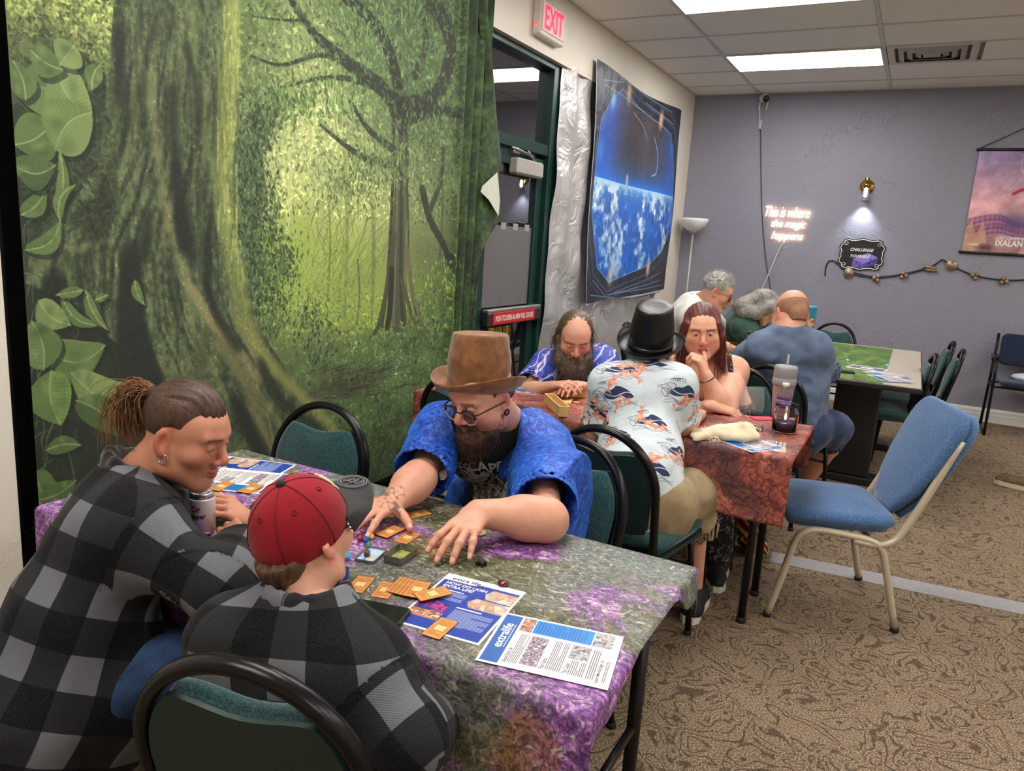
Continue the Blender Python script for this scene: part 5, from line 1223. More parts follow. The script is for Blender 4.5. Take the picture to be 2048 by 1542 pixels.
def garment_uv(P, F, J, arms=True):
    """cloth coordinates per face corner: around and along the torso or the sleeve a face belongs to"""
    up = unit(J['neck']-J['hip']); sd = unit(J['shL']-J['shR']); sd = unit(sd-up*(sd@up)); f = -np.cross(up, sd)*(1 if (-np.cross(up, sd))@J['fwd'] > 0 else -1); d = P-J['hip']; x, y, z = d@sd, d@f, d@up
    u = np.arctan2(x, np.abs(y)*1.2+.05)*.19; maps = [np.stack([u, z], 1), np.stack([u+.43, z], 1)]; Cn = P[F].mean(1); fs = np.where((Cn-J['hip'])@f < .0, 0, 1)
    for S in 'LR':
        if not arms or 'el'+S not in J: continue
        for a, b, off in ((J['sh'+S], J['el'+S], 0), (J['el'+S], J['wr'+S], np.linalg.norm(J['el'+S]-J['sh'+S]))):
            ax = unit(b-a); L = np.linalg.norm(b-a); e1 = unit(np.cross(ax, sd*.2+A(.1, .2, .9))); e2 = np.cross(ax, e1); q = P-a; t = q@ax; rad = q-t[:, None]*ax; th = np.arctan2(rad@e2, rad@e1)
            qc = Cn-a; tc = qc@ax; rc = np.linalg.norm(qc-tc[:, None]*ax, axis=1); m = (rc < .105) & (tc > (.03 if off == 0 else -.02)) & (tc < L+.06)
            fs[m] = len(maps); maps.append(np.stack([th*.068+.03, t+off+.02], 1))
    M = np.stack(maps); C = M[fs[:, None], F]
    for k in range(2, len(maps)):
        m = fs == k; c = C[m]; w_ = c[:, :, 0].max(1)-c[:, :, 0].min(1) > .2; q = c[w_]; q[:, :, 0] = np.where(q[:, :, 0] < .03, q[:, :, 0]+2*PI*.068, q[:, :, 0]); c[w_] = q; C[m] = c
    return np.concatenate([C, np.zeros(C.shape[:2]+(1,))], 2).reshape(-1, 3)
def straighten(P, J, h):
    sd = unit(J['shL']-J['shR'])
    for S in 'LR':
        for a, b, up in ((J['sh'+S], J['el'+S], 1), (J['el'+S], J['wr'+S], 0)):
            ax = unit(b-a); n = ax; q = P-a; s = q@n-(.03 if up else -.02); rr = np.linalg.norm(q-(q@ax)[:, None]*ax, axis=1); m = (np.abs(s) < h*.62) & (rr < .12); P[m] -= s[m, None]*n
    return P
def setvec_corner(me, v, name='guv'):
    a = me.attributes.new(name, 'FLOAT_VECTOR', 'CORNER'); a.data.foreach_set('vector', np.ascontiguousarray(np.asarray(v, np.float32)).ravel())
from mathutils.bvhtree import BVHTree
UPZ = A(0, 0, 1); CFH = unit(A(CF[0], CF[1], 0)); CRH = unit(A(CR[0], CR[1], 0))
def snap(mb, bv_PF, d, off):
    """press flat lettering onto a body surface along d"""
    P, F = bv_PF; bv = BVHTree.FromPolygons([tuple(p) for p in P], [tuple(map(int, f)) for f in F]); d = unit(d); out = []
    for p in mb.v:
        h = bv.ray_cast(Vector(p)-Vector(d)*.25, Vector(d), .8)[0]; out.append(tuple(np.array(h)-d*off) if h is not None else p)
    mb.v = out; return mb
def top_hat(parent, base, axis, fdir, m, band, r0=.092, r1=.079, hgt=.15, brim=.135, curl=.022, bot=0.0, dent=.006):
    ax = unit(axis); f = unit(fdir-ax*(fdir@ax)); Mx = frame(base, np.cross(f, ax), f, ax)
    def ring(r, z, cu=0.0, n=48): return [tuple(Mx @ Vector((r*.90*math.cos(a), r*math.sin(a), z+cu*(math.cos(a)**2)))) for a in np.linspace(0, 2*PI, n+1)[:-1]]
    rows = [ring(r0*.9, -.012), ring(r0, 0)]
    prof = [(r0, 0, 0), (r0*1.0, .01, 0), (r0*.975, .04, 0), (r0*.94+.06*r1, hgt*.5, 0), (r1*1.01, hgt*.9, 0), (r1*1.0, hgt*.97, 0), (r1*.95, hgt, 0), (r1*.6, hgt-dent, 0), (.002, hgt-dent*1.3, 0)]
    mb = MB(); mb.grid([ring(*p)+[ring(*p)[0]] for p in prof]); c = mb.build('hat_crown', m, parent, True)
    pb = [(r0-.004, .004, 0), (r0+.012, .001, 0), (brim*.9, .004, curl*.55), (brim*.985, .010, curl), (brim, .014, curl*1.1), (brim*.992, .009, curl*1.1), (brim*.9, -.003, curl*.55), (r0+.01, -.006, 0), (r0-.012, -.006, 0)]
    MB().grid([ring(*p)+[ring(*p)[0]] for p in pb]).build('hat_brim', m, parent, True)
    if band: MB().grid([ring(*p)+[ring(*p)[0]] for p in [(r0+.001, .002, 0), (r0+.004, .004, 0), (r0+.003, .022, 0), (r0*.985, .024, 0)]]).build('hat_band', band, parent, True)
def cloth(name, v, m, parent, amp=.004, f=4.5, seed=1, J=None, sharp=True, uv=None, it=1, mask=None):
    P, F = v.verts(); P = relax(P, F, it, .5); P = folds(P, F, amp, f, seed, sharp, mask=mask(P) if mask else None); P = straighten(P, J, v.h) if J is not None else P; o, P = solid(name, [(P, F)], m, parent)
    if J is not None: setvec_corner(o.data, garment_uv(P, F, J, uv if uv is not None else True))
    return o, P, F
def trousers(p, m, e=.016, g=1.0, end=1.0, h=.01, seed=3, shoes=None, both='LR'):
    J = p.J; pts = [J['hip']]+[J[a+S] for a in ('kn', 'an') for S in both]; v = Vol(*bbox(pts, .22), h); sd0 = unit(J['shL']-J['shR']); up = unit(J['neck']-J['hip'])
    v.cone(J['hip']+sd0*.07, J['hip']-sd0*.07, .115*g+e, .115*g+e, .04); v.cone(J['hip'], J['hip']+up*.05, .115*g+e, .11*g+e, .04, (J['fwd'], .8))
    for S in both:
        hp = J['hip']+sd0*(.085 if S == 'L' else -.085); kn, an = J['kn'+S], J['an'+S]; v.cone(hp, kn, .085*g+e, .060*g+e, .03)
        if end >= 1: v.cone(kn, an, .058*g+e, .045*g+e, .03)
        elif end > 0: sleeve(v, hp+(kn-hp)*.7, kn+(an-kn)*(end), .070*g+e, .066*g+e, .03)
    o = cloth('trousers' if end >= 1 else 'shorts', v, m, p.root, .006, 5, seed)
    return o

# ---------------------------------------------------------------- man in the brown top hat
def man_brown_hat():
    J = dict(hip=A(-.90, 1.93, .50), neck=at(1022, 852, d=2.27), shR=at(888, 872, d=2.16), shL=at(1082, 906, d=2.23), fwd=unit(A(-.34, -.94, 0)), belly=.01)
    J['elR'] = at(838, 955, d=1.97); J['wrR'] = at(788, 1003, z=.79); J['elL'] = at(1092, 1040, z=.80); J['wrL'] = at(958, 1026, z=.822)
    J.update(knL=A(-.83, 1.40, .50), anL=A(-.80, 1.42, .09), knR=A(-1.10, 1.44, .50), anR=A(-1.16, 1.40, .09))
    f = unit(-CFH*.70-CRH*.60-UPZ*.36); H = Head(at(964, 790, d=2.02), f, UPZ+CRH*.06, .90)
    p = Person('man in a brown top hat and blue velvet shirt reaching over the front table', J['hip'], J, (214, 158, 132), H)
    p.body(g=1.05); p.head(fat=.006, color=dict(brow=(84, 58, 40), stub=((120, 78, 56), .5), blush=.5), nose=1.05)
    def tattoo(P, N, C):
        c = at(782, 1003, z=.80); q = P-c; u_ = q@CRH; w_ = q@CFH; m = (N[:, 2] > .1) & (np.abs(u_) < .03) & (np.abs(w_) < .04)
        k = np.abs(np.sin(u_*260+1.5*np.sin(w_*170))+np.sin(w_*230+1.2*np.sin(u_*200)))
        a = (m & (k < .42))[:, None]*.75; return C*(1-a)+np.array(srgb(72, 66, 66))*a
    p.arm('R', at(742, 1022, z=.790)-J['wrR'], A(.1, -.15, 1), .88, 1.10, curls=[(.28, .18, .1), (.2, .15, .1), (.15, .15, .1), (.15, .2, .1)], spread=(.28, .06, -.12, -.3), thumb=(.25, .95, -.15), tcurl=(.25, .35), fore=(.046, .042, .030), marks=tattoo)
    p.arm('L', at(908, 1074, z=.805)-J['wrL'], A(.15, -.25, 1), .92, 1.12, curls=[(.30, .32, .2), (.30, .34, .2), (.28, .34, .2), (.3, .3, .2)], spread=(.26, .08, -.10, -.32), thumb=(.6, .45, -.75), fore=(.050, .044, .031))
    p.finish(); p.eyes(open_=.15, look=(0, -.35))
    # clothes: black tee, blue velvet shirt open in front
    v = Vol(*bbox([J[k] for k in ('hip', 'neck', 'shL', 'shR')], .25), .008); torso_sdf(v, J, .004, 1.06)
    t = NT('skeleton_print_tee'); s_ = t.n('SeparateXYZ', Vector=t.coord(attr='print')); c = t.coord('Object')
    n = t.noise(c, 30, 4, .6, 2.2); ln = t.ramp(t.math('ABSOLUTE', t.math('SUBTRACT', n, .5)), [(.012, (1, 1, 1)), (.045, (.0, .0, .0))]); bl = t.ramp(t.noise(c, 22, 3, .6, 1.2), [(.50, (0, 0, 0)), (.60, (1, 1, 1))])
    box = t.math('MULTIPLY', t.math('LESS_THAN', t.math('ABSOLUTE', s_.outputs[0]), .085), t.math('LESS_THAN', t.math('ABSOLUTE', s_.outputs[1]), .085))
    ink = t.math('MULTIPLY', t.math('MULTIPLY', t.math('MAXIMUM', ln, bl), box), .85); t.set(Base_Color=t.mix(ink, srgb(12, 12, 13), srgb(206, 198, 180)), Roughness=.9)
    o, P, F = cloth('t_shirt', v, t.m, p.root, .003, 4, 5)
    pc = at(945, 1000, d=2.12); sd = unit(np.cross(UPZ, J['fwd'])); up2 = unit(UPZ-J['fwd']*.25); q = P-pc; setvec(o.data, np.stack([q@sd, q@up2, q@J['fwd']], 1), 'print')
    mb = text_mesh('escape', frame(at(962, 942, d=2.1), sd, up2, np.cross(sd, up2)), w=.135, h=.032, warp=lambda V: V*A(1, 1, 1)+np.stack([V[:, 0]*0, .10*V[:, 0]+.010*np.abs(np.sin(V[:, 0]*60)), V[:, 0]*0], 1))
    snap(mb, (P, F), -J['fwd'], .003).build('shirt_lettering', mat('bone_ink', srgb(196, 190, 176), .8), p.root, True)
    v = Vol(*bbox([J[k] for k in ('hip', 'neck', 'shL', 'shR', 'elL', 'elR')], .24), .006); torso_sdf(v, J, .020, 1.09)
    sleeve(v, J['shR']+UPZ*.01, J['shR']+(J['elR']-J['shR'])*.92, .078, .080, .05); sleeve(v, J['shL']+UPZ*.01, J['shL']+(J['elL']-J['shL'])*.84, .080, .084, .05)
    v.cone(J['neck']+J['fwd']*.14-UPZ*.0+sd*.022, J['hip']+J['fwd']*.22+UPZ*.02-sd*.045, .118, .145, .012, None, 'sub')
    v.cone(J['neck']+J['fwd']*.05+UPZ*.05, J['neck']+UPZ*.08-J['fwd']*.02, .060, .066, .01, None, 'sub')
    t = NT('blue_velvet'); c = t.coord('Object'); n = t.noise(c, 26, 5, .68, 2.4); n2 = t.noise(c, 85, 3, .6, 1.5); n = t.math('ADD', t.math('MULTIPLY', n, .7), t.math('MULTIPLY', n2, .3))
    t.set(Base_Color=t.ramp(n, [(.36, srgb(4, 30, 110)), (.5, srgb(12, 70, 186)), (.64, srgb(58, 138, 240))]), Roughness=t.ramp(n, [(.3, (.75, .75, .75)), (.7, (.4, .4, .4))]), Sheen_Weight=.6, Sheen_Roughness=.35, Sheen_Tint=srgb(90, 160, 255)); t.bump(n, .35, .006)
    M_velvet = t.m; o, P, F = cloth('velvet_shirt', v, M_velvet, p.root, .006, 5.5, 11)
    # collar flaps
    nk = J['neck']; v = Vol(*bbox([nk+sd*.2, nk-sd*.2, nk+J['fwd']*.22, nk-UPZ*.15, nk+UPZ*.06], .03), .005)
    for q in (-1, 1):
        pts = [nk-J['fwd']*.070+UPZ*.025+sd*q*.01, nk-J['fwd']*.045+sd*q*.062+UPZ*.02, nk+J['fwd']*.02+sd*q*.088+UPZ*.0, nk+J['fwd']*.085+sd*q*.118-UPZ*.045, nk+J['fwd']*.115+sd*q*.128-UPZ*.09]
        for i in range(4): v.cone(pts[i], pts[i+1], .016+.004*i, .016+.004*(i+1), .012, (unit(sd*q*.6+J['fwd']*.6+UPZ*.4), .45))
    cloth('shirt_collar', v, M_velvet, p.root, .002, 8, 2)
    trousers(p, M_darkcl)
    for S in 'LR': shoe(p.root, J['an'+S], J['fwd'], M_shoe_b, sole=M_foot)
    # beard, moustache, hair, hat, glasses, ear plug
    Mb = m_hair('dark_brown_beard', srgb(38, 24, 18), srgb(96, 62, 42)); v = Vol(*hb(H, [H.p(0, 0, 0), H.p(.1, .14, -.22), H.p(-.1, .0, -.2)], .03), .0035); pp = H.p; s = H.s
    for q in (-1, 1): v.chain([pp(.070*q, .0, -.015), pp(.066*q, .012, -.055), pp(.050*q, .040, -.090), pp(.02*q, .074, -.112)], [.007, .012, .022, .030], .015); v.cone(pp(.004*q, .097, -.050), pp(.028*q, .084, -.064), .0065, .006, .006); v.cone(pp(.028*q, .084, -.064), pp(.032*q, .078, -.092), .006, .014, .01)
    v.cone(pp(0, .078, -.108), pp(0, .092, -.148), .034, .024, .02); v.cone(pp(0, .086, -.148), pp(.005, .088, -.172), .024, .012, .02)
    P, F = v.verts(); P = folds(P, F, .0022, 60, 4, False); solid('beard', [(P, F)], Mb, p.root); strands('beard_hair', None, fuzz_paths(P, normals(P, F), 900, .018, H.v(0, .25, -1.0), 3, .35), .0007, .0003, Mb, p.root)
    v = Vol(*hb(H, [H.p(0, 0, .1), H.p(.1, .05, -.07), H.p(-.1, -.13, -.07)], .03), .004); v.ell(pp(0, -.018, .036), (.082*s, .100*s, .088*s), H.ax(), .01); v.cone(pp(0, -.085, -.02), pp(0, -.080, -.05), .045*s, .04*s, .02)
    v.plane(pp(0, .03, 0), H.v(0, 1, -.55)); v.plane(pp(0, 0, -.045), H.v(0, 0, -1)); v.ell(pp(.085, -.005, -.01), (.02, .03, .04), H.ax(), .005, 'sub'); v.ell(pp(-.085, -.005, -.01), (.02, .03, .04), H.ax(), .005, 'sub')
    v.plane(at(957, 772, d=2.02)+UPZ*.0, UPZ); P, F = v.verts(); P = folds(P, F, .002, 50, 6, False); solid('hair', [(P, F)], m_hair('brown_hair', srgb(44, 28, 20), srgb(104, 70, 48)), p.root)
    t = NT('brown_felt'); c = t.coord('Object'); n = t.noise(c, 24, 5, .65, .5); t.set(Base_Color=t.ramp(n, [(.3, srgb(92, 58, 28)), (.55, srgb(132, 86, 46)), (.75, srgb(158, 108, 62))]), Roughness=.95, Sheen_Weight=.3); t.bump(t.noise(c, 320, 3, .7), .3, .002)
    top_hat(p.root, at(957, 772, d=2.02), A(-.03, .03, 1), f, t.m, None, .092, .080, .144, .137, .026)
    glasses(p.root, H, M_spec, M_lens, .056, .046, .002, top_only=M_specclear, dz=-.014)
    MB().tube([H.p(-.080, -.008, -.042)+A(*(H.v(-.5, math.cos(a), math.sin(a))*.008)) for a in np.linspace(0, 2*PI, 13)[:-1]], .0025, 6, closed=True).build('earring', M_frame, p.root, True)
man_brown_hat()
# ---------------------------------------------------------------- ponytailed man in the plaid jacket
def jacket(p, g, e, arms, collar=True, name='plaid_jacket', seed=21, h=.006, hemz=None, amp=.007):
    J = p.J; v = Vol(*bbox([J[k] for k in ('hip', 'neck', 'shL', 'shR', 'elL', 'elR', 'wrL', 'wrR')], .24), h); torso_sdf(v, J, e, g)
    for S in 'LR':
        ra, rb, rc = arms; k = .05; v.cone(J['sh'+S], J['el'+S], ra, rb, k); q = J['el'+S]+(J['wr'+S]-J['el'+S])*.80; v.cone(J['el'+S], q, rb, rc, .03); sleeve(v, J['el'+S]+(J['wr'+S]-J['el'+S])*.5, J['el'+S]+(J['wr'+S]-J['el'+S])*.88, rc*1.05, rc*.96, .02, wall=.007)
    v.cone(J['hip']-UPZ*.05+J['fwd']*.02, J['hip']+J['fwd']*.10-UPZ*.0, .165*g, .15*g, .05); v.plane(J['hip']-UPZ*.13+J['fwd']*.0, -UPZ-J['fwd']*.25);
    v.cone(J['neck']+J['fwd']*.03+UPZ*.03, J['neck']+UPZ*.09, .058, .07, .01, None, 'sub')
    o, P, F = cloth(name, v, M_plaid, p.root, amp, 5, seed, J); return o
def seam(parent, name, pts, PF, m, r=.004):
    pass
def man_ponytail():
    f = unit(CRH*.93-CFH*.16-UPZ*.26); H = Head(at(373, 868, d=1.56), f, UPZ+CRH*.1, .85)
    J = dict(hip=at(95, 1395, d=1.50), neck=at(268, 972, d=1.60), shR=at(268, 1068, d=1.47), shL=at(300, 1000, d=1.72), fwd=unit(CRH*.86+CFH*.4))
    J['elR'] = at(442, 1172, d=1.43); J['wrR'] = at(482, 1090, d=1.63); J['elL'] = at(480, 1095, d=1.95); J['wrL'] = at(502, 1050, d=1.82)
    J.update(knR=at(372, 1330, d=1.52), anR=A(-1.22, 1.00, .09), knL=at(330, 1290, d=1.75), anL=A(-1.42, 1.16, .09))
    p = Person('ponytailed man in a grey plaid fleece jacket bent over a drink can', J['hip'], J, (204, 142, 114), H)
    p.body(g=1.0); p.head(neckr=.060, nose=.98, jaw=1.15, color=dict(brow=(70, 48, 36), stub=((150, 98, 76), .35), blush=.35))
    p.arm('R', at(449, 1058, d=1.68)-J['wrR'], unit(-CFH*.8+CRH*.35+UPZ*.3), .86, 1.0, curls=[(.6, .7, .4)]*4, spread=(.08, .02, -.04, -.1), thumb=(.8, .5, -.3))
    p.arm('L', at(464, 1018, d=1.79)-J['wrL'], unit(CRH*.9+UPZ*.35), .86, 1.0, curls=[(.7, .8, .5)]*4, spread=(.08, .02, -.04, -.1), thumb=(.7, .5, -.4))
    p.finish(); p.eyes(open_=.12, look=(0, -.3))
    jacket(p, 1.12, .018, (.076, .066, .054)); trousers(p, M_denim, g=.98, e=.010)
    for S in 'LR': shoe(p.root, J['an'+S], J['fwd'], M_shoe_b)
    # black collar lining
    v = Vol(*bbox([J['neck']+UPZ*.1, J['neck']-CRH*.14, J['neck']+CRH*.14, J['neck']-CFH*.14, J['neck']+CFH*.14], .04), .006); nk = J['neck']+UPZ*.02; ring = [nk+unit(J['fwd'])*(.066*math.cos(a)+.02)+unit(np.cross(UPZ, J['fwd']))*.072*math.sin(a)+UPZ*(.0-.03*math.cos(a)) for a in np.linspace(.5, 2*PI-.5, 12)]
    for i in range(11): v.cone(ring[i], ring[i+1], .014, .014, .015, (UPZ, 2.2))
    cloth('jacket_collar', v, m_garment('black_fleece', srgb(16, 16, 17), srgb(40, 40, 42), 30, 500, 1.0, .4), p.root, .003, 9, 3)
    pp = H.p; s = H.s; Mh = m_hair('dark_hair', srgb(34, 22, 17), srgb(86, 56, 40)); Mp = m_hair('pony_hair', srgb(86, 54, 32), srgb(156, 108, 66), .6)
    v = Vol(*hb(H, [pp(0, 0, .14), pp(.1, .1, -.08), pp(-.1, -.13, -.08)], .03), .0035); v.ell(pp(0, -.016, .040), (.0785*s, .1005*s, .087*s), H.ax(), .01); v.plane(pp(0, .062, .03), H.v(0, 1, -.50), .008); v.plane(pp(0, 0, -.040), H.v(0, .35, -1))
    for q in (-1, 1): v.ell(pp(.085*q, .006, -.012), (.02, .032, .044), H.ax(), .006, 'sub')
    v.ell(pp(0, .075, -.03), (.09, .075, .075), H.ax(), .006, 'sub')
    P, F = v.verts(); solid('shaved_hair', [(P, F)], Mh, p.root)
    v = Vol(*hb(H, [pp(0, 0, .15), pp(.1, .1, .03), pp(-.1, -.14, .0)], .03), .0035); v.ell(pp(0, -.012, .052), (.070*s, .096*s, .086*s), H.ax(), .01); v.plane(pp(0, 0, .052), H.v(0, .15, -1), .01); v.plane(pp(0, .066, .03), H.v(0, 1, -.50), .01); v.cone(pp(0, -.09, .06), pp(0, -.106, .066), .022, .014, .02)
    P, F = v.verts(); L = H.loc(P); P = P+normals(P, F)*(.0009*np.sin(L[:, 0]*420+3*np.sin(L[:, 1]*30)))[:, None]; solid('slicked_hair', [(P, F)], Mh, p.root)
    tie = pp(0, -.108, .066); MB().tube([tie+H.v(math.cos(a)*.012, 0, math.sin(a)*.012) for a in np.linspace(0, 2*PI, 13)[:-1]], .0045, 6, closed=True).build('hair_tie', M_frame, p.root, True)
    g = np.random.default_rng(9); n = 650; pa = []
    for k in range(n):
        a, r = g.uniform(0, 2*PI), math.sqrt(g.random()); o = tie+H.v(.010*r*math.cos(a), 0, .010*r*math.sin(a)); sp = g.normal(size=3)*.012; L = g.uniform(.5, .85)
        pts = [o, o+(-H.f*.045-UPZ*.005)*L+sp*.6, o+(-H.f*.078-UPZ*.035)*L+sp*1.2, o+(-H.f*.085-UPZ*.08)*L+sp*1.7, o+(-H.f*.075-UPZ*.125)*L+sp*2.0]; pa.append(spline(pts, 9))
    strands('ponytail', None, np.array(pa), .0012, .0005, Mp, p.root)
    for dz in (0, .007): MB().tube([pp(.080, -.004+dz, -.044)+(H.f*math.cos(a)+H.u*math.sin(a))*.010 for a in np.linspace(0, 2*PI, 15)[:-1]], .0012, 6, closed=True).build('hoop_earring', mat('silver', srgb(210, 205, 200), .2, 1.0), p.root, True)
man_ponytail()

# ---------------------------------------------------------------- child in the red cap
def child_cap():
    f = unit(CRH*.47+CFH*.85+UPZ*.02); H = Head(at(606, 1070, d=1.33), f, UPZ-CRH*.20, .88); ca = unit(UPZ*.90-CRH*.24-CFH*.30); cf = unit(f-ca*(f@ca)); cr = np.cross(cf, ca); C0 = at(600, 1056, d=1.33)
    J = dict(hip=A(-.80, .86, .50), neck=at(612, 1212, d=1.30), shL=at(468, 1283, d=1.30), shR=at(735, 1345, d=1.23), fwd=unit(CRH*.25+CFH*.97))
    J['elL'] = at(455, 1430, d=1.38); J['wrL'] = A(-.98, 1.03, .60); J['elR'] = at(822, 1470, d=1.18); J['wrR'] = A(-.66, 1.06, .58)
    J.update(knR=A(-.66, 1.18, .48), anR=A(-.62, 1.16, .08), knL=A(-.90, 1.20, .48), anL=A(-.93, 1.18, .08))
    p = Person('child in a red cap and grey plaid fleece jacket seen from behind', J['hip'], J, (226, 172, 146), H)
    p.body(g=.82); p.head(neckr=.046, nose=.85, jaw=.85, color=dict(brow=(110, 78, 54), blush=.4))
    def tuck(P):   # the skull stays inside the cap
        q = P-C0; l = np.stack([q@cr/.091, q@cf/.106, q@ca/.112], 1)/H.s; r = np.linalg.norm(l, axis=1); m = (l[:, 2] > -.02) & (r > .93); k = np.where(m, .93/np.maximum(r, 1e-6), 1); return C0+q*k[:, None]
    P, F = p.parts[-1]; p.parts[-1] = (tuck(P), F)
    p.arm('R', A(-.1, .3, -.05), A(0, 0, 1), .75, .85, curls=[(.4, .5, .3)]*4); p.arm('L', A(.1, .3, -.05), A(0, 0, 1), .75, .85, curls=[(.4, .5, .3)]*4)
    p.finish(); p.eyes(open_=.4)
    jacket(p, .92, .012, (.066, .060, .048), seed=33, amp=.005); trousers(p, M_khaki, g=.82)
    for S in 'LR': shoe(p.root, J['an'+S], J['fwd'], M_shoe_b, .88)
    v = Vol(*bbox([J['neck']+UPZ*.1, J['neck']-CRH*.13, J['neck']+CRH*.13, J['neck']-CFH*.13, J['neck']+CFH*.13], .04), .005); nk = J['neck']; sd = unit(np.cross(UPZ, J['fwd']))
    ring = [nk+J['fwd']*(.066*math.cos(a)+.004)+sd*.070*math.sin(a)+UPZ*(.006-.012*math.cos(a)) for a in np.linspace(.45, 2*PI-.45, 14)]
    for i in range(13): v.cone(ring[i], ring[i+1], .013, .013, .012, (UPZ, 2.4))
    o, P, F = cloth('jacket_collar', v, M_plaid, p.root, .002, 9, 3); a_ = np.arctan2((P-nk)@sd, (P-nk)@J['fwd']); setvec(o.data, np.stack([a_*.085, (P-nk)@UPZ*.9+.33, a_*0], 1))
    pp = H.p; s = H.s
    v = Vol(*hb(H, [pp(0, 0, .1), pp(.1, .06, -.1), pp(-.1, -.13, -.1)], .03), .004); v.ell(pp(0, -.017, .032), (.080*s, .101*s, .086*s), H.ax(), .01); v.cone(pp(0, -.062, -.035), pp(0, -.050, -.075), .050*s, .040*s, .02); v.plane(pp(0, .02, 0), H.v(0, 1, -.45))
    for q in (-1, 1): v.ell(pp(.088*q, .0, -.02), (.022, .034, .050), H.ax(), .006, 'sub')
    P, F = v.verts(); P = tuck(P); Mk = m_hair('short_brown_hair', srgb(62, 42, 28), srgb(128, 92, 62)); L = H.loc(P); P = P+normals(P, F)*(.0016*np.sin(L[:, 0]*380+4*np.sin(L[:, 2]*40)))[:, None]; P2 = P; solid('hair', [(P, F)], Mk, p.root)
    # cap: six-panel crown, button, dark brim with embroidered emblem
    Mr = m_garment('red_cap_cloth', srgb(126, 16, 30), srgb(160, 28, 42), 8, 380, .9, .1); Mg = m_garment('charcoal_brim', srgb(40, 40, 42), srgb(64, 64, 66), 9, 380)
    cap = empty_child('baseball_cap', p.root)
    def cp(th, el, k=1.0): r = 1+.012*math.cos(6*th)*math.sin(el*2)*0; return C0+(cr*.091*math.sin(th)+cf*(.106*math.cos(th)))*math.cos(el)*k*s+ca*(.112*math.sin(el)**.92 if el > 0 else .06*el)*k*s
    rows = [[cp(th, el) for th in np.linspace(0, 2*PI, 61)] for el in [-.35, -.15, 0, .12, .25, .4, .55, .7, .85, 1.0, 1.15, 1.3, 1.42, 1.52, 1.565]]
    MB().grid(rows).build('cap_crown', Mr, cap, True)
    for k in range(6): th = k*PI/3+PI/6; MB().tube([cp(th, e_, 1.004) for e_ in np.linspace(-.3, 1.52, 16)], .0013*s, 5).build('cap_seam', mat('red_seam', srgb(104, 14, 26), .9), cap, True)
    for k in range(6):
        th = k*PI/3; c = cp(th, .80, 1.003); n = unit(c-C0); e1 = unit(np.cross(n, ca)); e2 = np.cross(n, e1); MB().tube([c+(e1*math.cos(a)+e2*math.sin(a))*.0042 for a in np.linspace(0, 2*PI, 11)[:-1]], .0012, 5, closed=True).build('eyelet', MATS['red_seam'], cap, True)
    b = C0+ca*.113*s; MB().lathe([(.0085, -.002), (.0085, .002), (.006, .006), (0, .0075)], 14, M=frame(b, cr, cf, ca)).build('cap_button', mat('cap_black', srgb(24, 24, 25), .7, var=.1), cap, True)
    rows = []
    for t_ in np.linspace(0, 1, 12):
        row = []
        for q in np.linspace(-1, 1, 25):
            th = q*1.05; e0 = cp(th, -.10); R = .085*t_*(1-.62*q*q)**.6 if abs(q) < 1 else 0; row.append(e0+cf*R*s*1.05+cr*q*.008*t_*s-ca*(.018*t_*t_+.016*q*q*t_)*s+ca*.004)
        rows.append(row)
    rows = np.array(rows); o = MB().grid(rows).build('cap_brim', Mg, cap, True); md = o.modifiers.new('thickness', 'SOLIDIFY'); md.thickness = .004
    def bp(u_, w_): return rows[min(11, max(0, int(round(u_*11)))), min(24, max(0, int(round((w_+1)*12))))]+ca*.0035
    em = MB(); Me = mat('brim_embroidery', srgb(116, 116, 120), .6, var=.05); ec = bp(.60, .05); e1 = unit(bp(.9, .05)-bp(.3, .05)); e2 = unit(bp(.6, .35)-bp(.6, -.25))
    for (ra, rb) in ((.024, .032), (.019, .026)): em.tube([ec+e1*ra*math.cos(a)+e2*rb*math.sin(a)+ca*.0015 for a in np.linspace(0, 2*PI, 33)[:-1]], .0014, 5, closed=True)
    for a, b_ in (((-.012, -.016), (.012, -.004)), ((-.012, .0), (.014, .006)), ((-.010, .014), (.010, .018)), ((-.004, -.018), (-.002, .016)), ((.006, -.014), (.004, .014))): em.tube([ec+e1*a[0]+e2*a[1]+ca*.002, ec+e1*(a[0]+b_[0])/2+e2*((a[1]+b_[1])/2+.004)+ca*.0025, ec+e1*b_[0]+e2*b_[1]+ca*.002], .0014, 5)
    em.build('brim_emblem', Me, cap, True)
    lg = MB(); 
    for i in range(2): lg.tube([cp(.40-.22*i+.12*math.sin(j*.8), .25+.10*j, 1.012) for j in range(6)], .0028, 6)
    lg.build('cap_front_mark', mat('cream_thread', srgb(226, 208, 180), .7), cap, True)
    glasses(p.root, H, M_spec, M_lens, .046, .034, .0016)
child_cap()
# ---------------------------------------------------------------- the others
def tee(p, g, e, hems, m, name='shirt', radii=(.075, .078), seed=41, amp=.006, f=5, h=.007, neckcut=.066, uvs=False, hem=-.10, vneck=0.0):
    J = p.J; v = Vol(*bbox([J[k] for k in ('hip', 'neck', 'shL', 'shR', 'elL', 'elR')], .26), h); torso_sdf(v, J, e, g)
    for S, q in zip('LR', hems): sleeve(v, J['sh'+S], J['sh'+S]+(J['el'+S]-J['sh'+S])*q, radii[0], radii[1], .05)
    v.cone(J['hip'], J['hip']+UPZ*.10, .150*g+e, .140*g+e, .05, (J['fwd'], .85)); v.plane(J['hip']+UPZ*hem, -UPZ)
    v.cone(J['neck']+J['fwd']*(.02+vneck)+UPZ*.01, J['neck']+UPZ*.09, neckcut, neckcut+.008, .01, None, 'sub')
    return cloth(name, v, m, p.root, amp, f, seed, J if uvs else None)
def sd_of(J): return unit(np.cross(UPZ, J['fwd']))

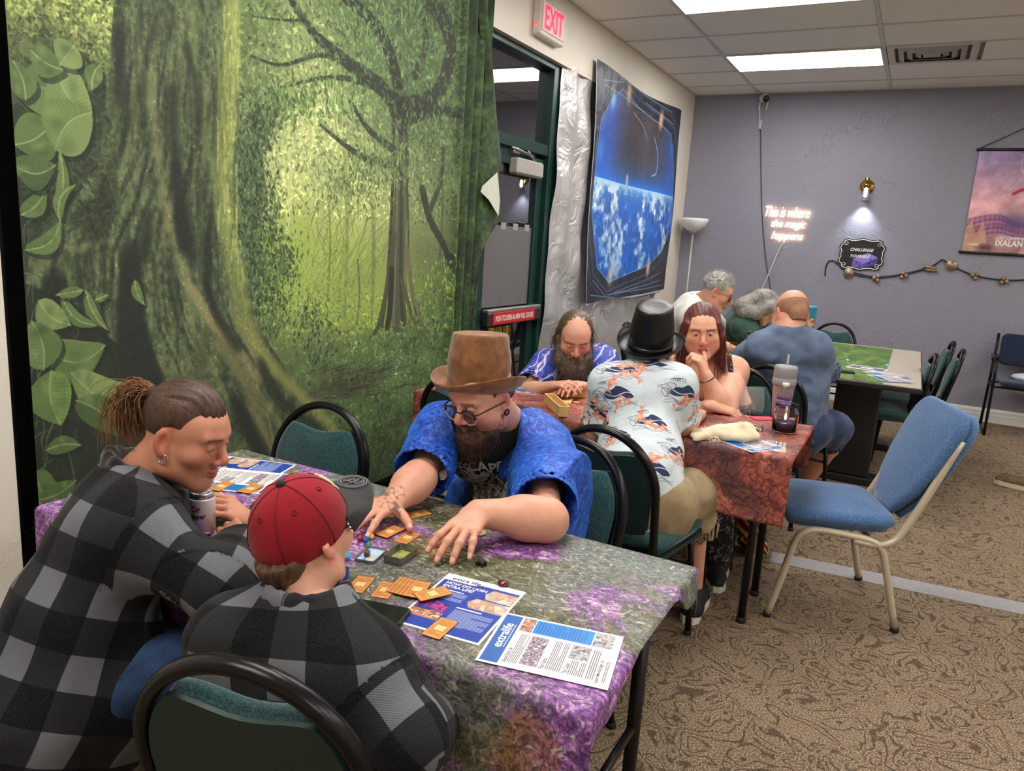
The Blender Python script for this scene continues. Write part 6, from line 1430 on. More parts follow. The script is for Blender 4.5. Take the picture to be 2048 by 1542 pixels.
# long bearded man in the galaxy shirt
def man_galaxy():
    f = unit(-CFH*.90+CRH*.05-UPZ*.48); H = Head(at(1150, 673, d=3.62), f, UPZ, 1.0)
    J = dict(hip=A(-1.52, 3.62, .50), neck=at(1150, 715, d=3.80), shR=at(1095, 735, d=3.76), shL=at(1203, 724, d=3.78), fwd=unit(A(.35, -.94, 0)))
    J['elR'] = at(1052, 782, d=3.60); J['wrR'] = at(1108, 772, d=3.45); J['elL'] = at(1225, 790, d=3.62); J['wrL'] = at(1160, 772, d=3.46)
    J.update(knL=A(-1.30, 3.22, .50), anL=A(-1.28, 3.26, .08), knR=A(-1.52, 3.2, .50), anR=A(-1.52, 3.24, .08))
    p = Person('balding man with a long grey beard and a blue galaxy print shirt', J['hip'], J, (214, 162, 138), H)
    p.body(g=1.0); p.head(h=.0035, nose=1.05, color=dict(brow=(104, 78, 62), blush=.55))
    p.arm('R', at(1128, 768, d=3.40)-J['wrR'], A(0, -.3, 1), .86, 1.0, h=.004, curls=[(.5, .5, .3)]*4); p.arm('L', at(1146, 770, d=3.40)-J['wrL'], A(0, -.3, 1), .86, 1.0, h=.004, curls=[(.5, .5, .3)]*4)
    p.finish(); p.eyes(open_=.12, look=(0, -.3))
    t = NT('galaxy_print'); c = t.coord('Object'); n = t.noise(c, 9, 3, .5, 1.2); b = t.ramp(n, [(.34, srgb(26, 32, 84)), (.46, srgb(44, 70, 176)), (.58, srgb(96, 76, 170)), (.72, srgb(60, 120, 214))])
    fl = t.ramp(t.noise(t.n('Mapping', Vector=c, Location=(4, 9, 2)).outputs[0], 15, 3, .55, 1.0), [(.60, (0, 0, 0)), (.64, (1, 1, 1))]); b = t.mix(fl, b, srgb(226, 190, 166)); st = t.n('TexVoronoi', Vector=c, Scale=38.0); b = t.mix(t.math('LESS_THAN', st.outputs[0], .16), b, srgb(230, 232, 245))
    sw = t.n('TexWave', dict(bands_direction='X'), Vector=c, Scale=6.0, Distortion=9.0, Detail=2.0); b = t.mix(t.ramp(sw.outputs[1], [(.90, (0, 0, 0)), (.97, (.8, .8, .8))]), b, srgb(190, 210, 245)); t.set(Base_Color=b, Roughness=.6)
    tee(p, 1.06, .016, (.85, .85), t.m, 'galaxy_shirt', (.074, .080), 43, vneck=.05); trousers(p, M_darkcl)
    nk = J['neck']; sd = sd_of(J); v = Vol(*bbox([nk+sd*.16, nk-sd*.16, nk+J['fwd']*.2, nk-UPZ*.15, nk+UPZ*.05], .03), .006)
    for q in (-1, 1):
        pts = [nk-J['fwd']*.06+UPZ*.02, nk+sd*q*.075+UPZ*.01, nk+J['fwd']*.09+sd*q*.075-UPZ*.05, nk+J['fwd']*.13+sd*q*.06-UPZ*.11]; v.chain(pts, [.014, .018, .022, .016], .012, (unit(sd*q*.5+J['fwd']*.6+UPZ*.5), .5))
    cloth('shirt_collar', v, t.m, p.root, .002, 8, 3)
    for S in 'LR': shoe(p.root, J['an'+S], J['fwd'], M_shoe_b)
    pp = H.p; s = H.s; Mb = m_hair('grey_brown_beard', srgb(56, 44, 36), srgb(150, 134, 118), .6); v = Vol(*hb(H, [pp(0, 0, 0), pp(.1, .14, -.26), pp(-.1, .0, -.2)], .04), .0045)
    for q in (-1, 1): v.chain([pp(.070*q, .0, -.01), pp(.068*q, .014, -.055), pp(.056*q, .044, -.095), pp(.03*q, .07, -.13)], [.009, .018, .032, .044], .02); v.chain([pp(.005*q, .098, -.051), pp(.030*q, .084, -.068), pp(.036*q, .074, -.10)], [.007, .009, .02], .01)
    v.cone(pp(0, .07, -.12), pp(0, .075, -.19), .054, .036, .03); v.cone(pp(0, .07, -.19), pp(0, .07, -.235), .036, .012, .03); P, F = v.verts(); P = folds(P, F, .003, 50, 4, False); solid('beard', [(P, F)], Mb, p.root)
    strands('beard_hair', None, fuzz_paths(P, normals(P, F), 1500, .040, H.v(0, .15, -1.0), 3, .5), .0010, .0004, Mb, p.root)
    Mh = m_hair('long_brown_hair', srgb(48, 36, 28), srgb(112, 88, 68)); v = Vol(*hb(H, [pp(0, 0, .13), pp(.1, .08, -.12), pp(-.1, -.14, -.12)], .04), .0045); v.ell(pp(0, -.022, .036), (.083*s, .098*s, .088*s), H.ax(), .01); v.ell(pp(0, .085, .06), (.066, .09, .062), H.ax(), .01, 'sub'); v.plane(pp(0, .035, 0), H.v(0, 1, -.3))
    for q in (-1, 1): v.chain([pp(.078*q, -.03, .02), pp(.082*q, -.035, -.05), pp(.075*q, -.05, -.12)], [.014, .016, .012], .02)
    v.cone(pp(0, -.07, -.02), pp(0, -.06, -.12), .06, .05, .03); P, F = v.verts(); P = folds(P, F, .002, 55, 6, False); solid('long_hair', [(P, F)], Mh, p.root); L = H.loc(P); strands('loose_hair', None, fuzz_paths(P, normals(P, F), 500, .05, H.v(0, -.2, -1.0), 8, .3, keep=L[:, 2] < .05), .0010, .0005, Mh, p.root)
man_galaxy()

# person in the koi shirt and black top hat, from behind
def paint_koi():
    N = 640; cv = Canvas(N, N, (203, 214, 220)); g = np.random.default_rng(31); n = fbm(N, N, 120, 3, seed=31); cv.a *= (.93+.14*n)[..., None]
    def wrap(fn, x, y):
        for dx in (-N, 0, N):
            for dy in (-N, 0, N): fn(x+dx, y+dy)
    spots = [(110, 90), (420, 60), (270, 220), (570, 240), (100, 330), (420, 390), (260, 500), (580, 530), (90, 590)]
    for i, (x, y) in enumerate(spots):      # swirling waves with navy troughs
        def wave(X, Y):
            pts = [(X-75, Y+18), (X-50, Y-12), (X-20, Y-30), (X+8, Y-38), (X+30, Y-20), (X+60, Y-14), (X+80, Y+14), (X+40, Y+26), (X-10, Y+12), (X-40, Y+28)]
            cv.poly([tuple(p) for p in spline(pts+pts[:1], 40)], (36, 48, 82))
            for k in range(4): cv.stroke([(X+90+t_*10*math.cos(t_*1.1+k), Y-5+k*9+t_*7*math.sin(t_*1.2)) for t_ in np.linspace(0, 5, 14)], 2.6, (84, 96, 116), .9)
            for k in range(3): cv.stroke([(X-95+60*t_, Y+38+k*9+7*math.sin(t_*4+k)) for t_ in np.linspace(0, 3.2, 18)], 2.4, (92, 104, 124), .85)
            for k in range(5): cv.stroke(arc(X+40+10*k, Y-50, 16-2*k, 15-2*k, 2.6, 6.6, 12), 2.4, (70, 84, 108), .9)
            cv.stroke([(X-70+46*t_, Y+2-10*math.sin(t_*2.2)) for t_ in np.linspace(0, 3, 14)], 4, (236, 240, 242), .9)
        wrap(wave, x, y)
    for i in range(30):                     # orange carp
        x, y, a, s_ = g.uniform(0, N), g.uniform(0, N), g.uniform(0, 6.28), g.uniform(.8, 1.15)
        if i < 27: b = spots[i % 9]; x = b[0]+g.uniform(-80, 80); y = b[1]+g.uniform(-60, 70)
        def fish(X, Y):
            c, sn = math.cos(a), math.sin(a); T = lambda u, w_: (X+s_*(u*c-w_*sn), Y+s_*(u*sn+w_*c))
            body = [(-34, 2), (-22, -10), (0, -15), (22, -11), (36, 0), (22, 10), (0, 12), (-22, 8)]
            cv.poly([T(-30, 0), T(-58, -18), T(-50, 0), T(-60, 16)], (226, 148, 122)); cv.poly([T(0, -10), T(-10, -30), T(14, -22)], (230, 160, 136)); cv.poly([T(4, 9), T(-6, 28), T(18, 18)], (230, 160, 136))
            cv.poly([T(*q) for q in body], (216, 146, 120)); cv.poly([T(-10, -8), T(8, -12), T(14, 0), T(0, 6)], (240, 190, 170)); cv.poly([T(20, -8), T(34, 0), T(20, 6)], (208, 124, 98)); cv.stroke([T(-26, 0), T(26, -1)], 2, (180, 96, 80), .7)
        wrap(fish, x, y)
    return cv.image('koi_print')
def person_koi():
    f = unit(CFH*.75+CRH*.45-UPZ*.30); H = Head(at(1306, 708, d=2.98), f, UPZ, .92)
    J = dict(hip=A(-.775, 2.50, .535), neck=at(1290, 742, d=2.93), shL=at(1219, 770, d=2.90), shR=at(1350, 772, d=2.84), fwd=unit(A(-.05, .99, 0)))
    J['elL'] = at(1190, 868, d=2.98); J['wrL'] = A(-1.06, 3.02, .775); J['elR'] = at(1368, 860, d=2.90); J['wrR'] = A(-.72, 3.06, .775)
    J.update(knR=A(-.62, 2.78, .545), anR=A(-.60, 2.84, .08), knL=A(-.92, 2.82, .545), anL=A(-.96, 2.86, .08))
    p = Person('person in a black top hat and white koi carp print shirt, seen from behind', J['hip'], J, (212, 154, 128), H)
    p.body(g=.95); p.head(h=.0035, color=dict(brow=(90, 60, 40))); p.arm('L', A(.1, .3, 0), A(0, 0, 1), .95, .95, h=.004, curls=[(.5, .5, .3)]*4); p.arm('R', A(-.1, .3, 0), A(0, 0, 1), .95, .95, h=.004, curls=[(.5, .5, .3)]*4); p.finish(); p.eyes(open_=.4)
    t = NT('koi_shirt_cloth'); mp = t.n('Mapping', Vector=t.coord(attr='guv'), Scale=(2.2, 2.2, 1)); tx = t.n('TexImage', dict(image=paint_koi(), extension='REPEAT'), Vector=mp.outputs[0]); t.set(Base_Color=tx.outputs[0], Roughness=.8); t.bump(t.noise(t.coord('Object'), 11, 4, .6, .9), .35, .03)
    tee(p, .96, .014, (.80, .80), t.m, 'koi_shirt', (.066, .072), 51, amp=.008, f=4, uvs=True, h=.006, hem=-.06)
    nk = J['neck']; sd = sd_of(J); v = Vol(*bbox([nk+sd*.12, nk-sd*.12, nk+J['fwd']*.12, nk-J['fwd']*.12, nk+UPZ*.06], .03), .005); ring = [nk+J['fwd']*.060*math.cos(a)+sd*.064*math.sin(a)+UPZ*(.018-.014*math.cos(a)) for a in np.linspace(.5, 2*PI-.5, 12)]
    for i in range(11): v.cone(ring[i], ring[i+1], .011, .011, .012, (UPZ, 2.0))
    o, P, F = cloth('shirt_collar', v, t.m, p.root, .001, 9, 3); a_ = np.arctan2((P-nk)@sd, (P-nk)@J['fwd']); setvec(o.data, np.stack([a_*.07, (P-nk)@UPZ+.2, a_*0], 1))
    trousers(p, M_khaki, g=1.06, e=.02, end=.35)
    for S in 'LR': shoe(p.root, J['an'+S], J['fwd'], M_shoe_b)
    pp = H.p; s = H.s; Mh = m_hair('light_brown_hair', srgb(88, 58, 38), srgb(150, 108, 74)); v = Vol(*hb(H, [pp(0, 0, .1), pp(.1, .1, -.14), pp(-.1, -.13, -.1)], .03), .0045); v.ell(pp(0, -.018, .036), (.081*s, .10*s, .088*s), H.ax(), .01); v.plane(pp(0, .03, 0), H.v(0, 1, -.5)); v.plane(pp(0, 0, -.05), H.v(0, 0, -1))
    for q in (-1, 1): v.ell(pp(.086*q, .0, -.012), (.02, .034, .044), H.ax(), .006, 'sub')
    solid('hair', [v.verts()], Mh, p.root); v = Vol(*hb(H, [pp(0, 0, 0), pp(.1, .12, -.18), pp(-.1, .0, -.15)], .03), .0045)
    for q in (-1, 1): v.chain([pp(.070*q, .004, -.03), pp(.064*q, .02, -.07), pp(.04*q, .05, -.105), pp(0, .075, -.125)], [.009, .014, .02, .026], .015)
    P, F = v.verts(); solid('beard', [(P, F)], Mh, p.root); strands('beard_hair', None, fuzz_paths(P, normals(P, F), 300, .018, H.v(0, .1, -1), 3), .0008, .0003, Mh, p.root)
    Ml = mat('black_leather', srgb(17, 17, 18), .36, var=.1, bump=.15, bscale=180)
    top_hat(p.root, at(1301, 690, d=2.95), UPZ-CFH*.36-CRH*.05, f, Ml, mat('hat_band_black', srgb(10, 10, 11), .3), .094, .078, .170, .146, .022, dent=.004)
person_koi()

# red-haired woman
def woman_red():
    f = unit(-CFH*.97+CRH*.02-UPZ*.12-CRH*.18); H = Head(at(1404, 662, d=3.50), f, UPZ-CRH*.08, 1.02)
    J = dict(hip=A(-.74, 3.66, .50), neck=at(1420, 722, d=3.62), shR=at(1362, 732, d=3.60), shL=at(1470, 742, d=3.58), fwd=unit(A(.16, -.98, 0)), belly=.02)
    J['elL'] = at(1447, 822, d=3.36); J['wrL'] = at(1412, 752, d=3.32); J['elR'] = at(1365, 830, d=3.42); J['wrR'] = at(1425, 812, d=3.30)
    J.update(knL=A(-.66, 3.26, .50), anL=A(-.62, 3.30, .09), knR=A(-.90, 3.24, .50), anR=at(1440, 1085, z=.09))
    p = Person('red haired woman in a strappy top resting her chin on her hand', J['hip'], J, (226, 172, 146), H)
    p.body(h=.007, g=1.08, bare=True); p.head(h=.003, nose=.95, jaw=.95, fat=.004, neckr=.053, color=dict(brow=(86, 50, 40), lip=(182, 96, 92), blush=.45))
    p.arm('L', at(1402, 722, d=3.32)-J['wrL'], unit(-CFH*.5+CRH*.8), .90, 1.15, h=.0035, curls=[(.9, 1.1, .7)]*4, spread=(.05, 0, 0, -.05), thumb=(.85, .5, .1), fore=(.052, .044, .028), start=.6)
    p.arm('R', A(.3, .12, -.05), A(0, -.3, 1), .95, 1.1, h=.004, curls=[(.4, .5, .3)]*4, fore=(.050, .042, .028), start=.5); p.finish(); p.eyes(open_=.46, iris=(70, 58, 50))
    up = unit(J['neck']-J['hip']); v = Vol(*bbox([J[k] for k in ('hip', 'neck', 'shL', 'shR')], .25), .007); torso_sdf(v, J, .008, 1.08); sd = sd_of(J)
    for q in (-1, 1): v.ell(J['neck']-UPZ*.20+J['fwd']*.10+sd*q*.07, (.075, .075, .075), None, .04)
    v.plane(J['neck']-UPZ*.155, UPZ+J['fwd']*.15, .01); v.cone(J['hip'], J['hip']+J['fwd']*.12, .16, .16, .05); v.plane(J['hip']-UPZ*.10, -UPZ)
    t = NT('dark_floral'); c = t.coord('Object'); n = t.ramp(t.noise(c, 34, 3, .6, 1.5), [(.55, (0, 0, 0)), (.62, (1, 1, 1))]); t.set(Base_Color=t.mix(n, srgb(24, 24, 28), srgb(150, 138, 128)), Roughness=.85); cloth('floral_top', v, t.m, p.root, .005, 6, 61)
    for q, S in ((1, 'L'), (-1, 'R')):
        pts = [J['neck']-UPZ*.17+J['fwd']*.14+sd*q*.10, J['neck']-UPZ*.07+J['fwd']*.135+sd*q*.115, J['sh'+S]*.72+J['neck']*.28+UPZ*.068+J['fwd']*.03, J['neck']-UPZ*.06-J['fwd']*.10+sd*q*.10]
        MB().tube(spline(pts, 14), .011, 8, flat=(J['fwd'], .6)).build('shoulder_strap', t.m, p.root, True)
    trousers(p, t.m, g=1.1, e=.02, seed=12)
    for S in 'LR': shoe(p.root, J['an'+S], A(.25, -.9, 0), M_shoe_b)
    wv = unit(J['wrL']-J['elL']); c0 = J['wrL']-wv*.015; e1 = unit(np.cross(wv, UPZ+.2)); e2 = np.cross(wv, e1); MB().tube([c0+(e1*math.cos(a)+e2*math.sin(a))*.034 for a in np.linspace(0, 2*PI, 21)[:-1]], .0028, 6, closed=True).build('wristband', M_frame, p.root, True)
    pp = H.p; s = H.s; Mh = m_hair('auburn_hair', srgb(60, 24, 24), srgb(132, 66, 58)); v = Vol(*hb(H, [pp(0, 0, .14), pp(.13, .1, -.2), pp(-.13, -.15, -.2)], .04), .0045); v.ell(pp(0, -.020, .040), (.086*s, .104*s, .092*s), H.ax(), .01)
    v.ell(pp(-.004, .10, -.030), (.060, .082, .088), H.ax(), .008, 'sub'); v.plane(pp(0, .075, 0), H.v(0, 1, -.4), .01)
    for q in (-1, 1): v.chain([pp(.066*q, .045, .045), pp(.083*q, .015, -.02), pp(.088*q, .0, -.09), pp(.095*q, .02, -.16)], [.016, .020, .022, .014], .02, (H.f, 1.5))
    v.cone(pp(0, -.07, 0), pp(0, -.07, -.14), .07, .07, .04); P, F = v.verts(); L = H.loc(P); P = P+normals(P, F)*(.0008*np.sin(L[:, 0]*300+4*np.sin(L[:, 2]*25)))[:, None]; solid('long_hair', [(P, F)], Mh, p.root)
    g = np.random.default_rng(4); pa = []
    for k in range(420):
        q = 1 if k % 3 else -1; a = g.uniform(-.6, .8); o = pp(.075*q+g.normal()*.008, a*.05, g.uniform(-.06, .05)); L_ = g.uniform(.10, .20); sp = g.normal(size=3)*.012; pa.append(spline([o, o-H.u*L_*.4+H.r*q*.016+sp*.5, o-H.u*L_*.8+H.r*q*.012+H.f*.02+sp, o-H.u*L_*1.1+H.r*q*.018+H.f*.035+sp*1.6], 8))
    strands('hair_locks', None, np.array(pa), .0016, .0007, Mh, p.root)
woman_red()

# bald man in the blue shirt, from behind
def man_bald():
    f = unit(CFH*.90-CRH*.1-UPZ*.38); H = Head(at(1582, 628, d=4.15), f, UPZ+CRH*.02, 1.06)
    J = dict(hip=A(-.52, 4.36, .50), neck=at(1578, 664, d=4.10), shL=at(1524, 697, d=4.14), shR=at(1632, 700, d=4.07), fwd=unit(A(.10, .99, 0)), belly=.04, waist=1.12)
    J['elL'] = A(-.86, 4.62, .82); J['wrL'] = A(-.74, 4.92, .78); J['elR'] = at(1655, 752, d=4.25); J['wrR'] = A(-.42, 5.02, .785)
    J.update(knR=at(1672, 856, d=4.30), anR=at(1612, 958, z=.10), knL=A(-.66, 4.80, .50), anL=A(-.72, 4.72, .09), ftR=A(.5, .5, 0))
    p = Person('bald man in a blue grey shirt and navy shorts, back turned, at the far table', J['hip'], J, (216, 160, 134), H)
    p.body(h=.009, g=1.1, lg=1.45); p.head(h=.004, fat=.010, neckr=.064, color=dict(brow=(120, 90, 70), blush=.5)); p.arm('R', A(-.1, .3, -.03), A(0, 0, 1), 1.0, 1.15, h=.005, curls=[(.4, .4, .3)]*4); p.arm('L', A(.3, .2, 0), A(0, 0, 1), 1.0, 1.15, h=.005, curls=[(.4, .4, .3)]*4); p.finish(); p.eyes(open_=.3)
    Mt = m_garment('blue_grey_cotton', srgb(76, 90, 116), srgb(106, 122, 150), 6, 380); tee(p, 1.10, .014, (.85, .85), Mt, 't_shirt', (.072, .080), 71, amp=.014, f=4.6, h=.008, hem=-.02, neckcut=.072)
    trousers(p, m_garment('navy_shorts_cloth', srgb(30, 42, 72), srgb(56, 74, 112), 6, 400), g=1.22, e=.02, end=.22)
    for S in 'LR':
        shoe(p.root, J['an'+S], J['ft'+S] if 'ft'+S in J else J['fwd'], M_shoe_n, 1.05); a = J['an'+S]; up = unit(J['kn'+S]-a); MB().tube([a-A(0, 0, .03), a, a+up*.045], [.050, .047, .050], 14).build('sock', M_sock, p.root, True)
    pp = H.p; s = H.s; v = Vol(*hb(H, [pp(0, 0, .1), pp(.1, .05, -.1), pp(-.1, -.13, -.1)], .03), .005); v.ell(pp(0, -.016, .030), (.0785*s, .0985*s, .082*s), H.ax(), .01); v.cone(pp(0, -.075, -.02), pp(0, -.065, -.06), .05*s, .045*s, .02); v.plane(pp(0, .01, 0), H.v(0, 1, -.2)); v.plane(pp(0, 0, .074), H.v(0, .45, 1)); v.plane(pp(0, 0, -.06), H.v(0, 0, -1))
    for q in (-1, 1): v.ell(pp(.086*q, .0, -.012), (.02, .034, .044), H.ax(), .006, 'sub')
    solid('cropped_hair', [v.verts()], m_hair('sandy_stubble', srgb(136, 96, 72), srgb(178, 130, 102), .8), p.root)
man_bald()

# grey-haired man in the white shirt
def man_white():
    f = unit(CRH*.93-CFH*.25-UPZ*.42); H = Head(at(1434, 584, d=5.15), f, UPZ+CRH*.1, 1.04)
    J = dict(hip=A(-1.60, 5.44, .50), neck=at(1396, 606, d=5.28), shR=at(1384, 640, d=5.12), shL=at(1405, 622, d=5.45), fwd=unit(A(.96, .15, 0)))
    J['elR'] = at(1435, 690, d=5.0); J['wrR'] = A(-.98, 5.18, .785); J['elL'] = A(-1.20, 5.75, .80); J['wrL'] = A(-.95, 5.55, .785)
    J.update(knR=A(-1.18, 5.34, .50), anR=A(-1.22, 5.34, .08), knL=A(-1.18, 5.58, .50), anL=A(-1.2, 5.58, .08))
    p = Person('grey haired man with glasses and a white polo shirt at the far table', J['hip'], J, (212, 156, 130), H)
    p.body(g=1.05); p.head(h=.004, nose=1.1, color=dict(brow=(130, 118, 108), blush=.45)); p.arm('R', A(.3, .1, 0), A(0, 0, 1), 1.0, 1.0, h=.005); p.arm('L', A(.3, -.1, 0), A(0, 0, 1), 1.0, 1.0, h=.005); p.finish(); p.eyes(open_=.25)
    Mw = m_garment('white_cotton', srgb(206, 203, 196), srgb(228, 226, 220), 7, 380); tee(p, 1.22, .020, (.85, .85), Mw, 'polo_shirt', (.078, .084), 81, amp=.008, f=4.5, h=.009); trousers(p, M_darkcl)
    nk = J['neck']; sd = sd_of(J); v = Vol(*bbox([nk+sd*.12, nk-sd*.12, nk+J['fwd']*.12, nk-J['fwd']*.12, nk+UPZ*.06], .03), .007); ring = [nk+J['fwd']*(.066*math.cos(a)+.02)+sd*.068*math.sin(a)+UPZ*(.022-.03*math.cos(a)) for a in np.linspace(.4, 2*PI-.4, 12)]
    for i in range(11): v.cone(ring[i], ring[i+1], .012, .012, .012, (UPZ, 2.0))
    cloth('shirt_collar', v, Mw, p.root, .001, 9, 3)
    for S in 'LR': shoe(p.root, J['an'+S], J['fwd'], M_shoe_b)
    pp = H.p; s = H.s; Mh = m_hair('silver_hair', srgb(112, 108, 104), srgb(206, 202, 198)); v = Vol(*hb(H, [pp(0, 0, .14), pp(.1, .12, -.08), pp(-.1, -.13, -.08)], .03), .005); v.ell(pp(0, -.016, .044), (.083*s, .104*s, .090*s), H.ax(), .01); v.plane(pp(0, .068, .02), H.v(0, 1, -.65), .01); v.plane(pp(0, 0, -.045), H.v(0, .3, -1))
    for q in (-1, 1): v.ell(pp(.085*q, .01, -.012), (.02, .034, .044), H.ax(), .006, 'sub')
    v.ell(pp(0, .08, -.02), (.1, .07, .07), H.ax(), .006, 'sub'); P, F = v.verts(); P = folds(P, F, .004, 30, 6, False); solid('hair', [(P, F)], Mh, p.root)
    strands('hair_tufts', None, fuzz_paths(P, normals(P, F), 500, .018, H.v(0, .2, .6), 8, .5, keep=H.loc(P)[:, 2] > .06), .0014, .0006, Mh, p.root)
    v = Vol(*hb(H, [pp(0, .05, 0), pp(.05, .13, -.16), pp(-.05, .03, -.12)], .03), .004); v.cone(pp(0, .076, -.098), pp(0, .082, -.128), .024, .014, .01); v.cone(pp(-.026, .086, -.052), pp(.026, .086, -.052), .007, .007, .01); P, F = v.verts(); solid('goatee', [(P, F)], Mh, p.root)
    glasses(p.root, H, mat('spectacle_steel', srgb(120, 112, 104), .3, .8), M_lens, .050, .034, .0015)
man_white()

# woman leaning over the far table
def woman_green():
    f = unit(CRH*.78-CFH*.12-UPZ*.62); H = Head(at(1533, 614, d=5.35), f, UPZ*.7+CRH*.5, .96)
    J = dict(hip=A(-1.46, 6.22, .52), neck=at(1502, 628, d=5.50), shR=at(1486, 656, d=5.36), shL=at(1502, 645, d=5.70), fwd=unit(A(.85, -.5, 0)))
    J['elR'] = at(1512, 690, d=5.28); J['wrR'] = A(-.82, 5.40, .785); J['elL'] = A(-.95, 5.95, .84); J['wrL'] = A(-.72, 5.75, .785)
    J.update(knR=A(-1.12, 5.95, .50), anR=A(-1.15, 5.98, .08), knL=A(-1.08, 6.15, .50), anL=A(-1.1, 6.2, .08))
    p = Person('woman with long grey hair and a dark green shirt leaning low over the far table', J['hip'], J, (212, 160, 136), H)
    p.body(g=1.0); p.head(h=.004, color=dict(brow=(120, 104, 94), blush=.4)); p.arm('R', A(.25, -.15, 0), A(0, 0, 1), .95, 1.0, h=.005, start=.3); p.arm('L', A(.3, -.1, 0), A(0, 0, 1), .95, 1.0, h=.005); p.finish(); p.eyes(open_=.25)
    tee(p, 1.06, .016, (.80, .80), m_garment('forest_green_cotton', srgb(36, 62, 58), srgb(64, 94, 86), 7, 380), 't_shirt', (.076, .084), 91, amp=.008, f=4.5, h=.009); trousers(p, M_darkcl)
    for S in 'LR': shoe(p.root, J['an'+S], J['fwd'], M_shoe_b)
    pp = H.p; s = H.s; Mh = m_hair('long_grey_hair', srgb(84, 80, 74), srgb(160, 156, 148)); v = Vol(*hb(H, [pp(0, 0, .14), pp(.12, .1, -.14), pp(-.12, -.2, -.2)], .04), .005); v.ell(pp(0, -.018, .038), (.080*s, .098*s, .085*s), H.ax(), .01); v.ell(pp(0, .10, -.03), (.064, .085, .085), H.ax(), .008, 'sub')
    for q in (-1, 1): v.chain([pp(.070*q, .03, .04), pp(.086*q, -.01, -.03), pp(.08*q, -.06, -.10)], [.018, .028, .03], .02)
    v.chain([pp(.05, .03, .07), pp(.085, .0, .0), pp(.09, -.04, -.10), pp(.06, -.10, -.16)], [.03, .036, .04, .03], .03); v.cone(pp(0, -.08, .01), pp(0, -.13, -.12), .065, .07, .04); P, F = v.verts(); L = H.loc(P); P = P+normals(P, F)*(.0009*np.sin(L[:, 0]*300+4*np.sin(L[:, 2]*25)))[:, None]; solid('long_hair', [(P, F)], Mh, p.root)
    g = np.random.default_rng(6); pa = []; back = J['hip']-J['neck']
    for k in range(380):
        o = pp(g.normal()*.04, -.09+g.normal()*.012, g.uniform(-.06, .05)); sp = g.normal(size=3)*.02; L_ = g.uniform(.5, 1.0); d1 = unit(back-UPZ*.0); n_ = unit(np.cross(np.cross(d1, UPZ), d1)); pa.append(spline([o, o+d1*.08*L_+n_*.05+sp*.4, o+d1*.18*L_+n_*.055+sp, o+d1*.28*L_+n_*.04+sp*1.5], 8))
    strands('hair_locks', None, np.array(pa), .003, .0014, Mh, p.root)
    glasses(p.root, H, MATS['spectacle_steel'], M_lens, .048, .034, .0015)
woman_green()

# someone walking in at the right edge of the photo: jeans and brown shoes
def person_edge():
    J = dict(hip=A(1.14, 5.86, .90), neck=A(1.14, 5.90, 1.42), shL=A(1.32, 5.88, 1.38), shR=A(.96, 5.88, 1.38), fwd=A(.25, -.97, 0)); J['fwd'] = unit(A(-.9, .3, 0)); J['shL'] = A(1.12, 5.70, 1.38); J['shR'] = A(1.16, 6.08, 1.38)
    J.update(elL=A(1.14, 5.62, 1.10), wrL=A(1.02, 5.62, .88), elR=A(1.18, 6.14, 1.10), wrR=A(1.06, 6.14, .88), knL=A(1.02, 5.80, .48), anL=A(.90, 5.88, .09), knR=A(1.10, 6.02, .48), anR=A(1.24, 6.08, .09))
    H = Head(A(1.10, 5.90, 1.58), J['fwd'], UPZ, 1.0); p = Person('person at the right edge, only a jeans cuff and a brown shoe in view', J['hip'], J, (212, 156, 130), H)
    p.body(g=1.0); p.head(h=.006, color=dict(brow=(80, 60, 44))); p.arm('L', A(-.1, 0, -.3), A(0, -1, 0), 1.0, 1.0, h=.006); p.arm('R', A(-.1, 0, -.3), A(0, 1, 0), 1.0, 1.0, h=.006); p.finish()
    tee(p, 1.03, .016, (.8, .8), M_darkcl, 't_shirt', h=.010); trousers(p, M_denim)
    v = Vol(*hb(H, [H.p(0, 0, .13), H.p(.1, .05, -.08), H.p(-.1, -.13, -.08)], .03), .006); v.ell(H.p(0, -.02, .038), (.081, .1, .088), H.ax(), .01); v.plane(H.p(0, .03, 0), H.v(0, 1, -.5)); solid('hair', [v.verts()], MATS.get('x') or m_hair('plain_brown_hair', srgb(50, 36, 26), srgb(100, 76, 56)), p.root)
    for S in 'LR': shoe(p.root, J['an'+S], J['fwd'], mat('brown_leather', srgb(104, 78, 52), .6, var=.2, bump=.2), 1.1, mat('cream_sole', srgb(206, 196, 168), .7, var=.05))
person_edge()
# ================================================================== ON THE BACK WALL
def Bk(px, py, o=0.0): return at(px, py, y=YB-o)
M_brass = mat('brass', srgb(178, 138, 62), .25, 1.0, var=.1)
M_cable_w = mat('white_cable', srgb(206, 204, 206), .5); M_cable_d = mat('grey_cable', srgb(70, 68, 78), .6)
XB, ZB = A(1, 0, 0), A(0, 0, 1); NB = A(0, -1, 0)
